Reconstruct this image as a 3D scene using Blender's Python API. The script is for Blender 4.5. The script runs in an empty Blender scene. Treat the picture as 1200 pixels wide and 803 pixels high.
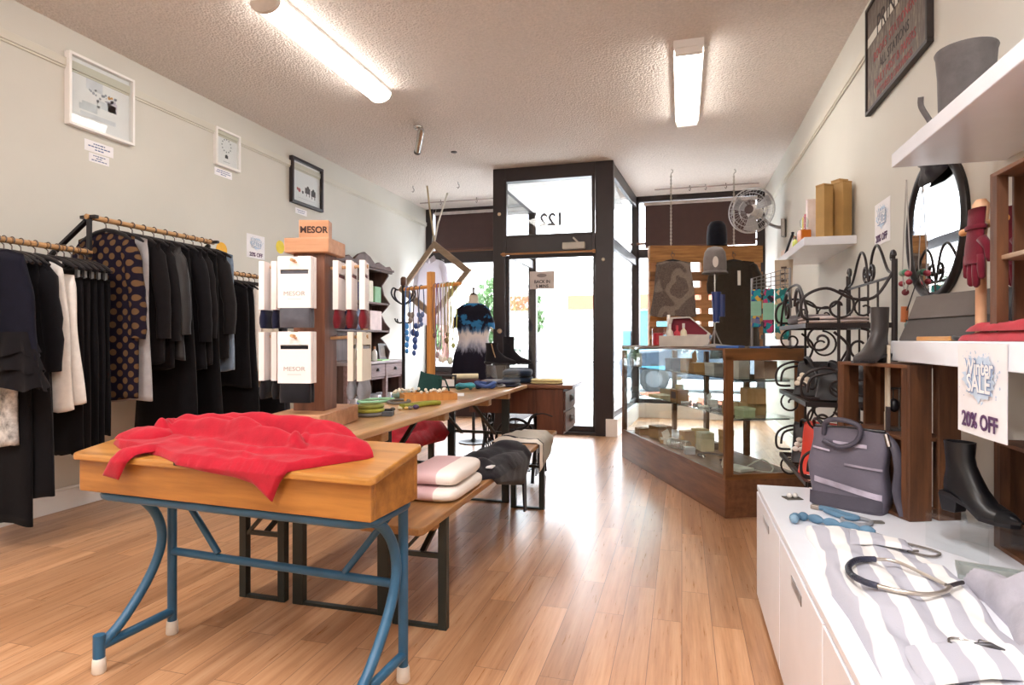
import bpy, math, random
from mathutils import Vector, Matrix, Euler, noise
PI = math.pi
sc = bpy.context.scene
COL = sc.collection
cos, sin = math.cos, math.sin

# ------------------------------------------------------------------ materials
def lin(h):
    h = h.lstrip('#')
    out = []
    for i in (0, 2, 4):
        c = int(h[i:i+2], 16) / 255
        out.append(c / 12.92 if c <= .04045 else ((c + .055) / 1.055) ** 2.4)
    return (*out, 1)

def newmat(name):
    m = bpy.data.materials.new(name); m.use_nodes = True
    nt = m.node_tree
    return m, nt, nt.nodes['Principled BSDF'], nt.nodes.new, nt.links.new

def coords(nt, scale=(1, 1, 1), rot=(0, 0, 0), kind='Object'):
    tc = nt.nodes.new('ShaderNodeTexCoord'); mp = nt.nodes.new('ShaderNodeMapping')
    mp.inputs['Scale'].default_value = scale; mp.inputs['Rotation'].default_value = rot
    nt.links.new(tc.outputs[kind], mp.inputs['Vector'])
    return mp.outputs['Vector']

def mixc(nt, fac, a, b, mode='MIX'):
    n = nt.nodes.new('ShaderNodeMix'); n.data_type = 'RGBA'; n.blend_type = mode
    for sock, val in ((n.inputs[0], fac), (n.inputs[6], a), (n.inputs[7], b)):
        if hasattr(val, 'is_linked'): nt.links.new(val, sock)
        else: sock.default_value = val
    return n.outputs[2]

def noise_n(nt, vec, scale, detail=4, rough=.5):
    n = nt.nodes.new('ShaderNodeTexNoise'); n.inputs['Scale'].default_value = scale
    n.inputs['Detail'].default_value = detail; n.inputs['Roughness'].default_value = rough
    if vec is not None: nt.links.new(vec, n.inputs['Vector'])
    return n.outputs['Fac']

def ramp(nt, fac, stops):
    r = nt.nodes.new('ShaderNodeValToRGB'); e = r.color_ramp.elements
    while len(e) < len(stops): e.new(.5)
    for k, (p, c) in enumerate(stops):
        e[k].position = p; e[k].color = c if len(c) == 4 else (*c, 1)
    nt.links.new(fac, r.inputs['Fac'])
    return r.outputs['Color']

def bump(nt, bs, h, strength, dist=.01):
    b = nt.nodes.new('ShaderNodeBump'); b.inputs['Strength'].default_value = strength
    b.inputs['Distance'].default_value = dist
    nt.links.new(h, b.inputs['Height']); nt.links.new(b.outputs['Normal'], bs.inputs['Normal'])

_cache = {}
def mat(hexc, rough=.55, metal=0, var=.06, bmp=0, bscale=60, spec=.5, coat=0):
    key = (hexc, rough, metal, var, bmp, bscale, spec, coat)
    if key in _cache: return _cache[key]
    m, nt, bs, N, L = newmat('plain_' + hexc.strip('#'))
    c = lin(hexc)
    bs.inputs['Roughness'].default_value = rough; bs.inputs['Metallic'].default_value = metal
    bs.inputs['Specular IOR Level'].default_value = spec
    bs.inputs['Coat Weight'].default_value = coat
    v = coords(nt)
    f = noise_n(nt, v, 9, 3)
    d = tuple(x * (1 - 2 * var) for x in c[:3]) + (1,)
    e = tuple(min(1, x * (1 + 2 * var)) for x in c[:3]) + (1,)
    L(ramp(nt, f, [(.3, d), (.7, e)]), bs.inputs['Base Color'])
    if bmp: bump(nt, bs, noise_n(nt, v, bscale, 3), bmp, .004)
    _cache[key] = m
    return m

def cloth_mat(hexc, rough=.9, weave=260, bs_=.35, var=.08, sheen=.15):
    key = ('cloth', hexc, rough, weave, bs_, var)
    if key in _cache: return _cache[key]
    m, nt, bs, N, L = newmat('cloth_' + hexc.strip('#'))
    c = lin(hexc); v = coords(nt)
    bs.inputs['Roughness'].default_value = rough
    bs.inputs['Specular IOR Level'].default_value = .15
    bs.inputs['Sheen Weight'].default_value = sheen
    f = noise_n(nt, v, 22, 5, .65)
    d = tuple(x * (1 - 2 * var) for x in c[:3]) + (1,); e = tuple(min(1, x * (1 + 2 * var)) for x in c[:3]) + (1,)
    L(ramp(nt, f, [(.3, d), (.7, e)]), bs.inputs['Base Color'])
    bump(nt, bs, noise_n(nt, v, weave, 2), bs_, .002)
    _cache[key] = m
    return m

def wood(a, b, axis='X', scale=3.0, rough=.45, stretch=14, coat=0, var2=None):
    key = ('wood', a, b, axis, scale, rough, stretch)
    if key in _cache: return _cache[key]
    m, nt, bs, N, L = newmat('wood_' + a.strip('#'))
    s = [stretch] * 3; s['XYZ'.index(axis)] = 1.0
    v = coords(nt, tuple(s))
    f = noise_n(nt, v, scale, 6, .62)
    L(ramp(nt, f, [(.32, lin(a)), (.68, lin(b))]), bs.inputs['Base Color'])
    bs.inputs['Roughness'].default_value = rough; bs.inputs['Coat Weight'].default_value = coat
    bump(nt, bs, f, .12, .003)
    _cache[key] = m
    return m

def glass_mat(name='clear_glass', tint=(.97, .985, .98), refl=1.0, rough=0.0):
    if name in _cache: return _cache[name]
    m, nt, bs, N, L = newmat(name)
    nt.nodes.remove(bs)
    out = nt.nodes['Material Output']
    t = N('ShaderNodeBsdfTransparent'); t.inputs['Color'].default_value = (*tint, 1)
    g = N('ShaderNodeBsdfGlossy'); g.inputs['Roughness'].default_value = rough
    fr = N('ShaderNodeLayerWeight'); pw = N('ShaderNodeMath'); pw.operation = 'POWER'; pw.inputs[1].default_value = 5
    L(fr.outputs['Facing'], pw.inputs[0])      # Schlick reflectance, the same from either side of the pane
    mu = N('ShaderNodeMath'); mu.operation = 'MULTIPLY_ADD'; mu.inputs[1].default_value = .9*refl; mu.inputs[2].default_value = .035*refl
    L(pw.outputs[0], mu.inputs[0])
    mx = N('ShaderNodeMixShader'); L(mu.outputs[0], mx.inputs[0]); L(t.outputs[0], mx.inputs[1]); L(g.outputs[0], mx.inputs[2])
    L(mx.outputs[0], out.inputs['Surface'])
    _cache[name] = m
    return m

def sheer_mat(hexc):
    m, nt, bs, N, L = newmat('sheer_cloth'); c = lin(hexc); out = nt.nodes['Material Output']
    bs.inputs['Base Color'].default_value = c; bs.inputs['Roughness'].default_value = .9
    tr = N('ShaderNodeBsdfTranslucent'); tr.inputs['Color'].default_value = c
    mx = N('ShaderNodeMixShader'); mx.inputs[0].default_value = .45
    L(bs.outputs[0], mx.inputs[1]); L(tr.outputs[0], mx.inputs[2]); L(mx.outputs[0], out.inputs['Surface'])
    return m

def emit(name, col, strength):
    m, nt, bs, N, L = newmat(name)
    bs.inputs['Base Color'].default_value = (.8, .8, .8, 1)
    bs.inputs['Emission Color'].default_value = (*col, 1); bs.inputs['Emission Strength'].default_value = strength
    return m

# ------------------------------------------------------------------ mesh builder
class MB:
    def __init__(s): s.v = []; s.f = []; s.flat = True
    def add(s, v, f, M=None):
        o = len(s.v)
        s.v += [tuple(M @ Vector(p)) if M is not None else tuple(p) for p in v]
        s.f += [tuple(i + o for i in q) for q in f]
        return s
    def box(s, x0, y0, z0, x1, y1, z1, M=None):
        v = [(x, y, z) for z in (z0, z1) for y in (y0, y1) for x in (x0, x1)]
        return s.add(v, [(0, 2, 3, 1), (4, 5, 7, 6), (0, 1, 5, 4), (2, 6, 7, 3), (0, 4, 6, 2), (1, 3, 7, 5)], M)
    def cb(s, c, d, rot=(0, 0, 0)):
        M = Matrix.Translation(c) @ Euler(rot).to_matrix().to_4x4()
        return s.box(-d[0]/2, -d[1]/2, -d[2]/2, d[0]/2, d[1]/2, d[2]/2, M)
    def bar(s, p, q, w, h=None, up=(0, 0, 1)):
        p = Vector(p); q = Vector(q); h = h or w
        z = (q - p); L = z.length; z.normalize(); u = Vector(up)
        if abs(z.dot(u)) > .97: u = Vector((1, 0, 0))
        x = u.cross(z).normalized(); y = z.cross(x)
        M = Matrix((x, y, z)).transposed().to_4x4(); M.translation = p
        return s.box(-w/2, -h/2, 0, w/2, h/2, L, M)
    def tube(s, pts, r, n=8, closed=False, sq=1.0):
        P = [Vector(p) for p in pts]; m = len(P)
        R = r if isinstance(r, (list, tuple)) else [r] * m
        nrm = None; v = []; f = []
        for i in range(m):
            if closed: t = P[(i+1) % m] - P[i-1]
            else: t = P[min(i+1, m-1)] - P[max(i-1, 0)]
            if t.length < 1e-9: t = Vector((0, 0, 1))
            t.normalize()
            if nrm is None:
                nrm = t.orthogonal().normalized()
            nrm = nrm - t * nrm.dot(t)
            if nrm.length < 1e-6: nrm = t.orthogonal()
            nrm.normalize(); b = t.cross(nrm)
            for k in range(n):
                a = 2*PI*k/n
                v.append(P[i] + nrm * cos(a) * R[i] + b * sin(a) * R[i] * sq)
        for i in range(m if closed else m-1):
            j = (i+1) % m
            for k in range(n):
                l = (k+1) % n
                f.append((i*n+k, i*n+l, j*n+l, j*n+k))
        if not closed:
            f.append(tuple(range(n-1, -1, -1))); f.append(tuple((m-1)*n + k for k in range(n)))
        return s.add(v, f)
    def lathe(s, prof, n=20, c=(0, 0, 0), rot=(0, 0, 0), sx=1, sy=1):
        M = Matrix.Translation(c) @ Euler(rot).to_matrix().to_4x4()
        v = []; f = []
        for (r, z) in prof:
            for k in range(n):
                a = 2*PI*k/n; v.append((r*cos(a)*sx, r*sin(a)*sy, z))
        for i in range(len(prof)-1):
            for k in range(n):
                l = (k+1) % n; f.append((i*n+k, i*n+l, (i+1)*n+l, (i+1)*n+k))
        f.append(tuple(range(n-1, -1, -1))); f.append(tuple((len(prof)-1)*n + k for k in range(n)))
        return s.add(v, f, M)
    def ball(s, c, r, n=10, sx=1, sy=1, sz=1):
        k = 6
        pr = [(max(.001, r*sin(PI*i/k)), -r*cos(PI*i/k)*sz) for i in range(k+1)]
        return s.lathe(pr, n, c, sx=sx, sy=sy)
    def prism(s, poly, h, M=None):
        n = len(poly)
        v = [(x, y, 0) for x, y in poly] + [(x, y, h) for x, y in poly]
        f = [tuple(range(n-1, -1, -1)), tuple(range(n, 2*n))] + [(i, (i+1) % n, n+(i+1) % n, n+i) for i in range(n)]
        return s.add(v, f, M)
    def grid(s, nu, nv, fn, cu=False):
        v = []; f = []; w = nu if cu else nu+1
        for j in range(nv+1):
            for i in range(w): v.append(fn(i/nu, j/nv))
        for j in range(nv):
            for i in range(nu):
                a = j*w+i; b = j*w+(i+1) % w
                f.append((a, b, b+w, a+w))
        return s.add(v, f)
    def build(s, name, m, parent=None, loc=(0, 0, 0), rot=(0, 0, 0), smooth=False, bevel=0, sub=0, ang=None):
        me = bpy.data.meshes.new(name); me.from_pydata(s.v, [], s.f); me.update()
        if m: me.materials.append(m)
        if smooth:
            for p in me.polygons: p.use_smooth = True
        o = bpy.data.objects.new(name, me); COL.objects.link(o)
        o.location = loc; o.rotation_euler = rot
        if parent: o.parent = parent
        if bevel:
            b = o.modifiers.new('b', 'BEVEL'); b.width = bevel; b.segments = 2; b.limit_method = 'ANGLE'; b.angle_limit = .6
        if sub:
            b = o.modifiers.new('s', 'SUBSURF'); b.levels = sub; b.render_levels = sub
        if smooth and not sub:
            me.set_sharp_from_angle(angle=ang or .9)
        return o

def tag(o, label, cat, group=None, kind=None):
    o['label'] = label; o['category'] = cat
    if group: o['group'] = group
    if kind: o['kind'] = kind
    return o

def T(name, label, cat, loc=(0, 0, 0), rz=0, group=None, rot=None):
    o = bpy.data.objects.new(name, None); COL.objects.link(o)
    o.empty_display_size = .05
    o.location = loc; o.rotation_euler = rot or (0, 0, rz)
    return tag(o, label, cat, group)

def one(mb, name, m, label, cat, loc=(0, 0, 0), rz=0, group=None, rot=None, **k):
    o = mb.build(name, m, None, loc, rot or (0, 0, rz), **k)
    return tag(o, label, cat, group)

def struct(mb, name, m, parent=None, **k):
    o = mb.build(name, m, parent, **k)
    if not parent: o['kind'] = 'structure'
    return o

def kids(o): return [c for c in bpy.data.objects if c.parent == o]
def dup(root, loc, label, rz=None, rot=None, group=None):
    r = root.copy(); COL.objects.link(r); r.location = loc; r['label'] = label
    if group: r['group'] = group
    if rz is not None: r.rotation_euler = (0, 0, rz)
    if rot is not None: r.rotation_euler = rot
    for ch in kids(root):
        c = ch.copy(); COL.objects.link(c); c.parent = r
        for g in kids(ch):
            d = g.copy(); COL.objects.link(d); d.parent = c
    return r

def text(body, size, m, parent, loc=(0, 0, 0), rot=(0, 0, 0), name='lettering', align='CENTER', ext=.0006, sx=1.0, bold=0):
    cu = bpy.data.curves.new('f', 'FONT'); cu.body = body; cu.size = size
    cu.align_x = align; cu.align_y = 'CENTER'; cu.extrude = ext; cu.offset = bold
    cu.resolution_u = 3
    t = bpy.data.objects.new('f', cu); COL.objects.link(t)
    dg = bpy.context.evaluated_depsgraph_get()
    me = bpy.data.meshes.new_from_object(t.evaluated_get(dg), depsgraph=dg)
    bpy.data.objects.remove(t); bpy.data.curves.remove(cu)
    for v in me.vertices: v.co.x *= sx
    me.materials.clear(); me.materials.append(m); me.name = name
    o = bpy.data.objects.new(name, me); COL.objects.link(o)
    o.location = loc; o.rotation_euler = rot
    if parent: o.parent = parent
    return o

WL = (PI/2, 0, PI/2)     # flat things on the left wall, facing into the room
WR = (PI/2, 0, -PI/2)    # flat things on the right wall
WF = (PI/2, 0, 0)        # facing the back of the shop

def sm(x): x = max(0., min(1., x)); return x*x*(3-2*x)
def poly_at(pl, s):
    n = len(pl)-1; k = min(n-1, int(s*n)); a = s*n-k
    return (pl[k][0]*(1-a)+pl[k+1][0]*a, pl[k][1]*(1-a)+pl[k+1][1]*a)

def seg_d(px, py, a, b):
    dx, dy = b[0]-a[0], b[1]-a[1]; l = dx*dx+dy*dy
    t = max(0, min(1, ((px-a[0])*dx+(py-a[1])*dy)/l)) if l else 0
    return math.hypot(px-a[0]-t*dx, py-a[1]-t*dy), t

def cloth(front, back, nx, ny, mapf, th=.02, wr=.01, seed=1, ridges=(), edge=.1, freq=9):
    """a lying piece of cloth: outline front..back, thickness th, wrinkles wr, ridges (a, b, width, height)"""
    mb = MB(); off = Vector((seed*7.3, seed*3.1, seed))
    def xy(s, t):
        a = poly_at(front, s); b = poly_at(back, s)
        return (a[0]*(1-t)+b[0]*t, a[1]*(1-t)+b[1]*t)
    def top(s, t):
        x, y = xy(s, t)
        e = min(s, 1-s, t, 1-t)/edge
        k = math.sqrt(max(0, min(1, e)))
        h = th*k + .0015
        n1 = noise.noise(Vector((x*freq, y*freq, 0))+off); n2 = noise.noise(Vector((x*freq*2.7, y*freq*2.7, 3))+off)
        h += k*wr*(1-abs(n1)*2)*1.0 + k*wr*.5*n2
        for a, b, w, hh in ridges:
            d, tt = seg_d(x, y, a, b)
            if d < w: h += k*hh*(1-(d/w)**2)*(.35+.65*sin(PI*tt)**.6)
        return mapf(x, y, max(h, .0015))
    def bot(s, t):
        x, y = xy(s, t); return mapf(x, y, .0004)
    mb.grid(nx, ny, top)
    o = len(mb.v)
    mb.grid(nx, ny, lambda s, t: bot(1-s, t))
    w = nx+1
    def T_(i, j): return j*w+i
    def B_(i, j): return o+j*w+(nx-i)
    for i in range(nx):
        mb.f.append((T_(i+1, 0), T_(i, 0), B_(i, 0), B_(i+1, 0)))
        mb.f.append((T_(i, ny), T_(i+1, ny), B_(i+1, ny), B_(i, ny)))
    for j in range(ny):
        mb.f.append((T_(0, j), T_(0, j+1), B_(0, j+1), B_(0, j)))
        mb.f.append((T_(nx, j+1), T_(nx, j), B_(nx, j), B_(nx, j+1)))
    return mb

def flatmap(z): return lambda x, y, h: (x, y, z+h)

def garment(wt, wb, L, d=.035, slope=.25, folds=5, amp=.012, seed=1, nr=26, nz=30, hem=.01, wmid=None, strap=None, neck=.05, dip=.02):
    """a garment hanging from a hanger: x across the shoulders, y along the rail, z down from the collar"""
    mb = MB(); rnd = random.Random(seed); ph = [rnd.uniform(0, 6) for _ in range(6)]
    kk = [rnd.uniform(.7, 1.3)*folds for _ in range(3)]
    def fn(u, v):
        a = 2*PI*u
        v2 = v**1.15
        if wmid: w = (wt*(1-2*v2)+wmid*2*v2) if v2 < .5 else (wmid*(2-2*v2)+wb*(2*v2-1))
        else: w = wt+(wb-wt)*v2
        c = cos(a); s_ = sin(a)
        x = w*(abs(c)**.75)*(1 if c > 0 else -1)
        dd = d*sm(min(1, v*9+.12))
        fa = amp*sm(v*2.2)
        y = dd*(abs(s_)**.7)*(1 if s_ > 0 else -1)
        q = x/max(w, .01)
        y += fa*(sin(q*kk[0]+ph[0]+v*.8)+.6*sin(q*kk[1]*2.1+ph[1]))*(.6+.4*abs(s_))
        x += fa*.5*sin(v*7+ph[2])
        z = -L*v - slope*max(0, abs(x)-neck)*max(0, 1-v*2.2)
        if abs(x) < neck*1.4: z -= dip*(1-(abs(x)/(neck*1.4))**2)*max(0, 1-v*12)
        z += hem*sin(q*kk[2]*1.5+ph[3])*v**6
        return (x, y, z)
    mb.grid(nr, nz, fn, cu=True)
    def cap(row):
        o = row*nr
        h = nr//2
        for i in range(h):
            a, b = i, i+1
            c_, e = (nr-i-1) % nr, (nr-i) % nr
            q = [o+a, o+b, o+c_, o+e]
            q2 = []
            for t in q:
                if t not in q2: q2.append(t)
            if len(q2) > 2: mb.f.append(tuple(q2))
    cap(0); cap(nz)
    return mb

def sleeve(sx, wt, L, r=.05, slope=.25, seed=1, out=.03, fwd=0):
    rnd = random.Random(seed); pts = []; R = []
    for i in range(11):
        t = i/10
        x = sx*(wt-.045+out*sin(t*PI*.6)); z = -slope*wt-.02-L*t
        pts.append((x+rnd.uniform(-.004, .004), fwd*t+rnd.uniform(-.004, .004), z))
        R.append((r*(.55+1.0*min(1, t*4)) if t < .12 else r*(1-.3*t))*rnd.uniform(.94, 1.06))
    return MB().tube(pts, R, 12, sq=.75)
EXPOSURE, SKY, LAMP, CEILC, FL = 1.4, 5.5, 9.3, "e2d9d2", ("9a6c49","bf8f69","d2a884")
# ------------------------------------------------------------------ camera, world
F_PX, CX, YAW = 714.0, 600.0, math.atan2(199, 714)
cam = bpy.data.cameras.new('camera'); cam.sensor_width = 36; cam.lens = F_PX/1200*36
cam.shift_y = -3.5/1200; cam.clip_start = .02
co = bpy.data.objects.new('camera', cam); COL.objects.link(co)
co.location = (0, 0, 1.10); co.rotation_euler = (PI/2, 0, YAW); sc.camera = co
sc.view_settings.view_transform = 'Standard'; sc.view_settings.look = 'None'
sc.view_settings.gamma = 1; sc.view_settings.use_curve_mapping = False
sc.view_settings.exposure = EXPOSURE
w = bpy.data.worlds.new('sky'); sc.world = w; w.use_nodes = True
bg = w.node_tree.nodes['Background']; bg.inputs[0].default_value = (.88, .91, 1, 1); bg.inputs[1].default_value = SKY
sc.cycles.use_denoising = True
sc.cycles.max_bounces = 10; sc.cycles.diffuse_bounces = 5; sc.cycles.glossy_bounces = 5; sc.cycles.transparent_max_bounces = 24
sc.cycles.sample_clamp_indirect = 4; sc.cycles.caustics_reflective = False; sc.cycles.caustics_refractive = False

# ------------------------------------------------------------------ shared materials
GL = glass_mat(refl=.8); GLS = glass_mat('cabinet_glass', (.95, .985, .975), .9); ACR = glass_mat('acrylic_clear', (.965, .98, .982), .9)
def wall_mat(name, c, s, sc_):
    m, nt, bs, N, L = newmat(name); v = coords(nt)
    bs.inputs['Roughness'].default_value = .7; bs.inputs['Specular IOR Level'].default_value = .25
    cc = lin(c); f = noise_n(nt, v, 1.1, 4)
    L(ramp(nt, f, [(.3, tuple(x*.95 for x in cc[:3])), (.7, tuple(x*1.03 for x in cc[:3]))]), bs.inputs['Base Color'])
    bump(nt, bs, noise_n(nt, v, sc_, 4), s, .003)
    return m
WALL = wall_mat('wall_paint', 'd3d0c7', .12, 45)
WALLT = wall_mat('trim_paint', 'd4d0c4', .05, 30)
def ceil_mat():
    m, nt, bs, N, L = newmat('stippled_ceiling'); v = coords(nt)
    bs.inputs['Roughness'].default_value = .9; bs.inputs['Specular IOR Level'].default_value = .1
    f = noise_n(nt, v, 48, 5, .65); c = lin(CEILC)
    L(ramp(nt, f, [(.3, tuple(x*.88 for x in c[:3])), (.7, tuple(x*1.06 for x in c[:3]))]), bs.inputs['Base Color'])
    vo = N('ShaderNodeTexVoronoi'); vo.inputs['Scale'].default_value = 62; L(v, vo.inputs['Vector'])
    ma = N('ShaderNodeMath'); ma.operation = 'MULTIPLY_ADD'; ma.inputs[1].default_value = -.8
    L(vo.outputs['Distance'], ma.inputs[0]); L(f, ma.inputs[2])
    bump(nt, bs, ma.outputs[0], .55, .02)
    return m
def floor_mat():
    m, nt, bs, N, L = newmat('laminate_planks')
    v = coords(nt, (1, 1, 1), (0, 0, PI/2))
    b = N('ShaderNodeTexBrick'); L(v, b.inputs['Vector'])
    b.offset = .37; b.offset_frequency = 2
    b.inputs['Scale'].default_value = 1; b.inputs['Brick Width'].default_value = .82; b.inputs['Row Height'].default_value = .112
    b.inputs['Mortar Size'].default_value = .0012; b.inputs['Mortar Smooth'].default_value = .4
    b.inputs['Color1'].default_value = (0, 0, 0, 1); b.inputs['Color2'].default_value = (1, 1, 1, 1); b.inputs['Mortar'].default_value = (.5, .5, .5, 1)
    # grain, stretched along the planks and shifted from plank to plank
    v2 = coords(nt, (9, .4, 1))
    ad = N('ShaderNodeVectorMath'); ad.operation = 'MULTIPLY_ADD'; L(b.outputs['Color'], ad.inputs[0]); ad.inputs[1].default_value = (7, 13, 3); L(v2, ad.inputs[2])
    g = noise_n(nt, ad.outputs[0], 2.6, 6, .6)
    g2 = noise_n(nt, ad.outputs[0], 14, 4, .6)
    c1 = ramp(nt, g, [(.28, lin(FL[0])), (.5, lin(FL[1])), (.72, lin(FL[2]))])
    c2 = mixc(nt, .22, c1, ramp(nt, g2, [(.35, lin(FL[0])), (.65, lin(FL[2]))]))
    tint = ramp(nt, b.outputs['Color'], [(0, (.80, .76, .72)), (.5, (.97, .95, .93)), (1, (1.12, 1.1, 1.06))])
    c3 = mixc(nt, 1.0, c2, tint, 'MULTIPLY')
    c4 = mixc(nt, b.outputs['Fac'], c3, lin('6a4530'))
    L(c4, bs.inputs['Base Color'])
    rr = N('ShaderNodeMapRange'); L(g2, rr.inputs[0]); rr.inputs[3].default_value = .24; rr.inputs[4].default_value = .34
    L(rr.outputs[0], bs.inputs['Roughness']); bs.inputs['Specular IOR Level'].default_value = .5
    bump(nt, bs, b.outputs['Fac'], -.15, .002)
    return m
FRAME = mat('2b2122', .38, var=.05)
WHITE = mat('f2efec', .35, var=.01); WHITEG = mat('eaedf5', .22, var=.01)
BLACKM = mat('17151a', .4); IRON = mat('2a2222', .42, metal=.3, var=.1, bmp=.1)
CHROME = mat('c8c6c4', .22, metal=1); STEEL = mat('8d8b8c', .35, metal=.9)
PAPER = mat('f3f1f4', .7, var=.01); INK = mat('4c5f93', .7); INKP = mat('5b3a63', .7); INKD = mat('2c2430', .7)
INKL = mat('8f9fc0', .7)

XL, XR, YB, YF, ZC = -3.85, 1.08, -3.2, 8.9, 3.13
# ------------------------------------------------------------------ room shell
fl = [(XL, YB), (XR, YB), (XR, YF), (-.62, YF), (-.75, 6.99), (-2.17, 6.99), (-2.17, YF), (XL, YF)]
struct(MB().prism(fl, .05, Matrix.Translation((0, 0, -.05))), 'floor', floor_mat())
struct(MB().prism([(XL, YB), (XR, YB), (XR, YF+.1), (XL, YF+.1)], .08, Matrix.Translation((0, 0, ZC))), 'ceiling', ceil_mat())
struct(MB().box(XL-.1, YB, -.05, XL, YF+.1, ZC+.08), 'wall_left', WALL)
struct(MB().box(XR, YB, -.05, XR+.1, YF+.1, ZC+.08), 'wall_right', WALL)
struct(MB().box(XL-.1, YB-.1, -.05, XR+.1, YB, ZC+.08), 'wall_back', WALL)
# picture rails and skirtings
struct(MB().box(XL, YB, 2.855, XL+.012, YF, 2.87).box(XL, YB, 2.87, XL+.02, YF, 2.925), 'trim_1', WALLT, bevel=.004)
struct(MB().box(XR-.012, YB, 2.80, XR, YF, 2.815).box(XR-.02, YB, 2.815, XR, YF, 2.875), 'trim_2', WALLT, bevel=.004)
struct(MB().box(XL, YB, 0, XL+.018, YF, .13).box(XL, YB, .13, XL+.012, YF, .145), 'baseboard_left', WHITE, bevel=.003)
struct(MB().box(XR-.018, YB, 0, XR, YF, .13), 'baseboard_right', WHITE, bevel=.003)

# ------------------------------------------------------------------ shopfront
# left display window: dark stall board, posts, transom bar
wl = MB().box(XL+.05, 8.82, 2.28, -2.17, 8.92, 2.46).box(XL+.05, 8.82, 3.07, -2.17, 8.92, 3.13)
wl.box(XL, 8.80, 0, XL+.12, 8.94, 3.13).box(XL+.12, 8.82, .60, -2.17, 8.94, .68)
w1 = struct(wl, 'window_1', FRAME, bevel=.006)
struct(MB().box(XL+.12, 8.86, .68, -2.19, 8.868, 2.28), 'pane', GL, w1)
struct(MB().box(XL+.12, 8.86, 2.46, -2.19, 8.868, 3.07), 'pane', GL, w1)
struct(MB().box(XL+.12, 8.80, 2.45, -2.19, 8.82, 2.475), 'rail', wood('6e4a33', '8a6246'), w1)
struct(MB().box(XL, 8.78, 0, -2.17, 8.92, .6), 'wall_front_left', mat('3a2521', .5))
struct(MB().box(XL+.02, 8.2, .30, -2.22, 8.78, .34).box(XL+.02, 8.2, 0, -2.22, 8.23, .30), 'trim_3', mat('3a2521', .5))
# right display window
wr = MB().box(-.62, 8.82, 2.26, XR, 8.92, 2.38).box(-.62, 8.82, 3.05, XR, 8.92, 3.13)
wr.box(XR-.1, 8.82, 0, XR, 8.94, 3.13).box(-.62, 8.82, .2, XR-.1, 8.94, .26)
w2 = struct(wr, 'window_2', FRAME, bevel=.006)
struct(MB().box(-.58, 8.86, .26, XR-.1, 8.868, 2.26), 'pane', GL, w2)
struct(MB().box(-.58, 8.86, 2.38, XR-.1, 8.868, 3.05), 'pane', GL, w2)
struct(MB().box(-.62, 8.80, 2.44, XR-.1, 8.82, 2.47), 'rail', wood('6e4a33', '8a6246'), w2)
struct(MB().box(-.62, 8.78, 0, XR, 8.92, .2), 'wall_front_right', WHITE)
# recessed entrance: front with transom light and door opening
fr = MB()
fr.box(-2.17, 6.94, 0, -2.02, 7.06, ZC).box(-.95, 6.94, 0, -.745, 7.06, ZC)
fr.box(-2.02, 6.94, 2.97, -.95, 7.06, ZC).box(-2.02, 6.94, 2.12, -.95, 7.06, 2.32)
fr.box(-2.02, 6.95, -.02, -.95, 7.09, .035)
fr.box(-2.0, 6.93, 2.30, -.97, 6.94, 2.33).box(-2.04, 6.93, 2.09, -2.0, 6.94, 3.0).box(-.99, 6.93, 2.09, -.95, 6.94, 3.0)
w3 = struct(fr, 'window_3', FRAME, bevel=.006)
struct(MB().box(-2.02, 6.995, 2.32, -.95, 7.003, 2.97), 'pane', GL, w3)
text('122', .20, mat('63646f', .5), w3, (-1.47, 7.0045, 2.50), (PI/2, 0, PI), 'house_number', sx=1.0, bold=.008)
# side screens of the recess
def screen(name, x0, x1, mid):
    g = MB()
    def slab(y0, y1, z0, z1, t=.05):
        a = x0+(x1-x0)*(y0-7.0)/1.9; b = x0+(x1-x0)*(y1-7.0)/1.9
        g.bar((a, y0, (z0+z1)/2), (b, y1, (z0+z1)/2), z1-z0, t, (1, 0, 0)) if False else g.add(
            [(a-t/2, y0, z0), (a+t/2, y0, z0), (b+t/2, y1, z0), (b-t/2, y1, z0), (a-t/2, y0, z1), (a+t/2, y0, z1), (b+t/2, y1, z1), (b-t/2, y1, z1)],
            [(0, 3, 2, 1), (4, 5, 6, 7), (0, 1, 5, 4), (1, 2, 6, 5), (2, 3, 7, 6), (3, 0, 4, 7)])
    slab(7.06, 8.9, 2.98, ZC); slab(7.06, 8.9, 2.15, 2.27); slab(8.82, 8.94, 0, ZC, .12); slab(7.06, 8.9, .2, .27)
    s_ = struct(g, name, FRAME, bevel=.005)
    for z0, z1 in ((.27, 2.15), (2.27, 2.98)):
        p = MB(); a = x0; b = x1
        p.add([(a-.004, 7.06, z0), (a+.004, 7.06, z0), (b+.004, 8.84, z0), (b-.004, 8.84, z0), (a-.004, 7.06, z1), (a+.004, 7.06, z1), (b+.004, 8.84, z1), (b-.004, 8.84, z1)],
              [(0, 3, 2, 1), (4, 5, 6, 7), (0, 1, 5, 4), (1, 2, 6, 5), (2, 3, 7, 6), (3, 0, 4, 7)])
        struct(p, 'pane', GL, s_)
    return s_
screen('window_4', -2.14, -2.15, 1); screen('window_5', -.78, -.64, 1)
struct(MB().add([(-.83, 6.93, 0), (-.70, 6.93, 0), (-.58, 8.8, 0), (-.69, 8.8, 0), (-.83, 6.93, .2), (-.70, 6.93, .2), (-.58, 8.8, .2), (-.69, 8.8, .2)],
       [(0, 3, 2, 1), (4, 5, 6, 7), (0, 1, 5, 4), (1, 2, 6, 5), (2, 3, 7, 6), (3, 0, 4, 7)]), 'trim_4', WHITE)
struct(MB().box(-2.2, 7.06, 0, -2.1, 8.9, .2), 'trim_5', FRAME)
struct(MB().box(-2.12, 7.06, 2.985, -.79, 8.9, 3.0), 'trim_6', mat('e8e6e2', .7))
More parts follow.
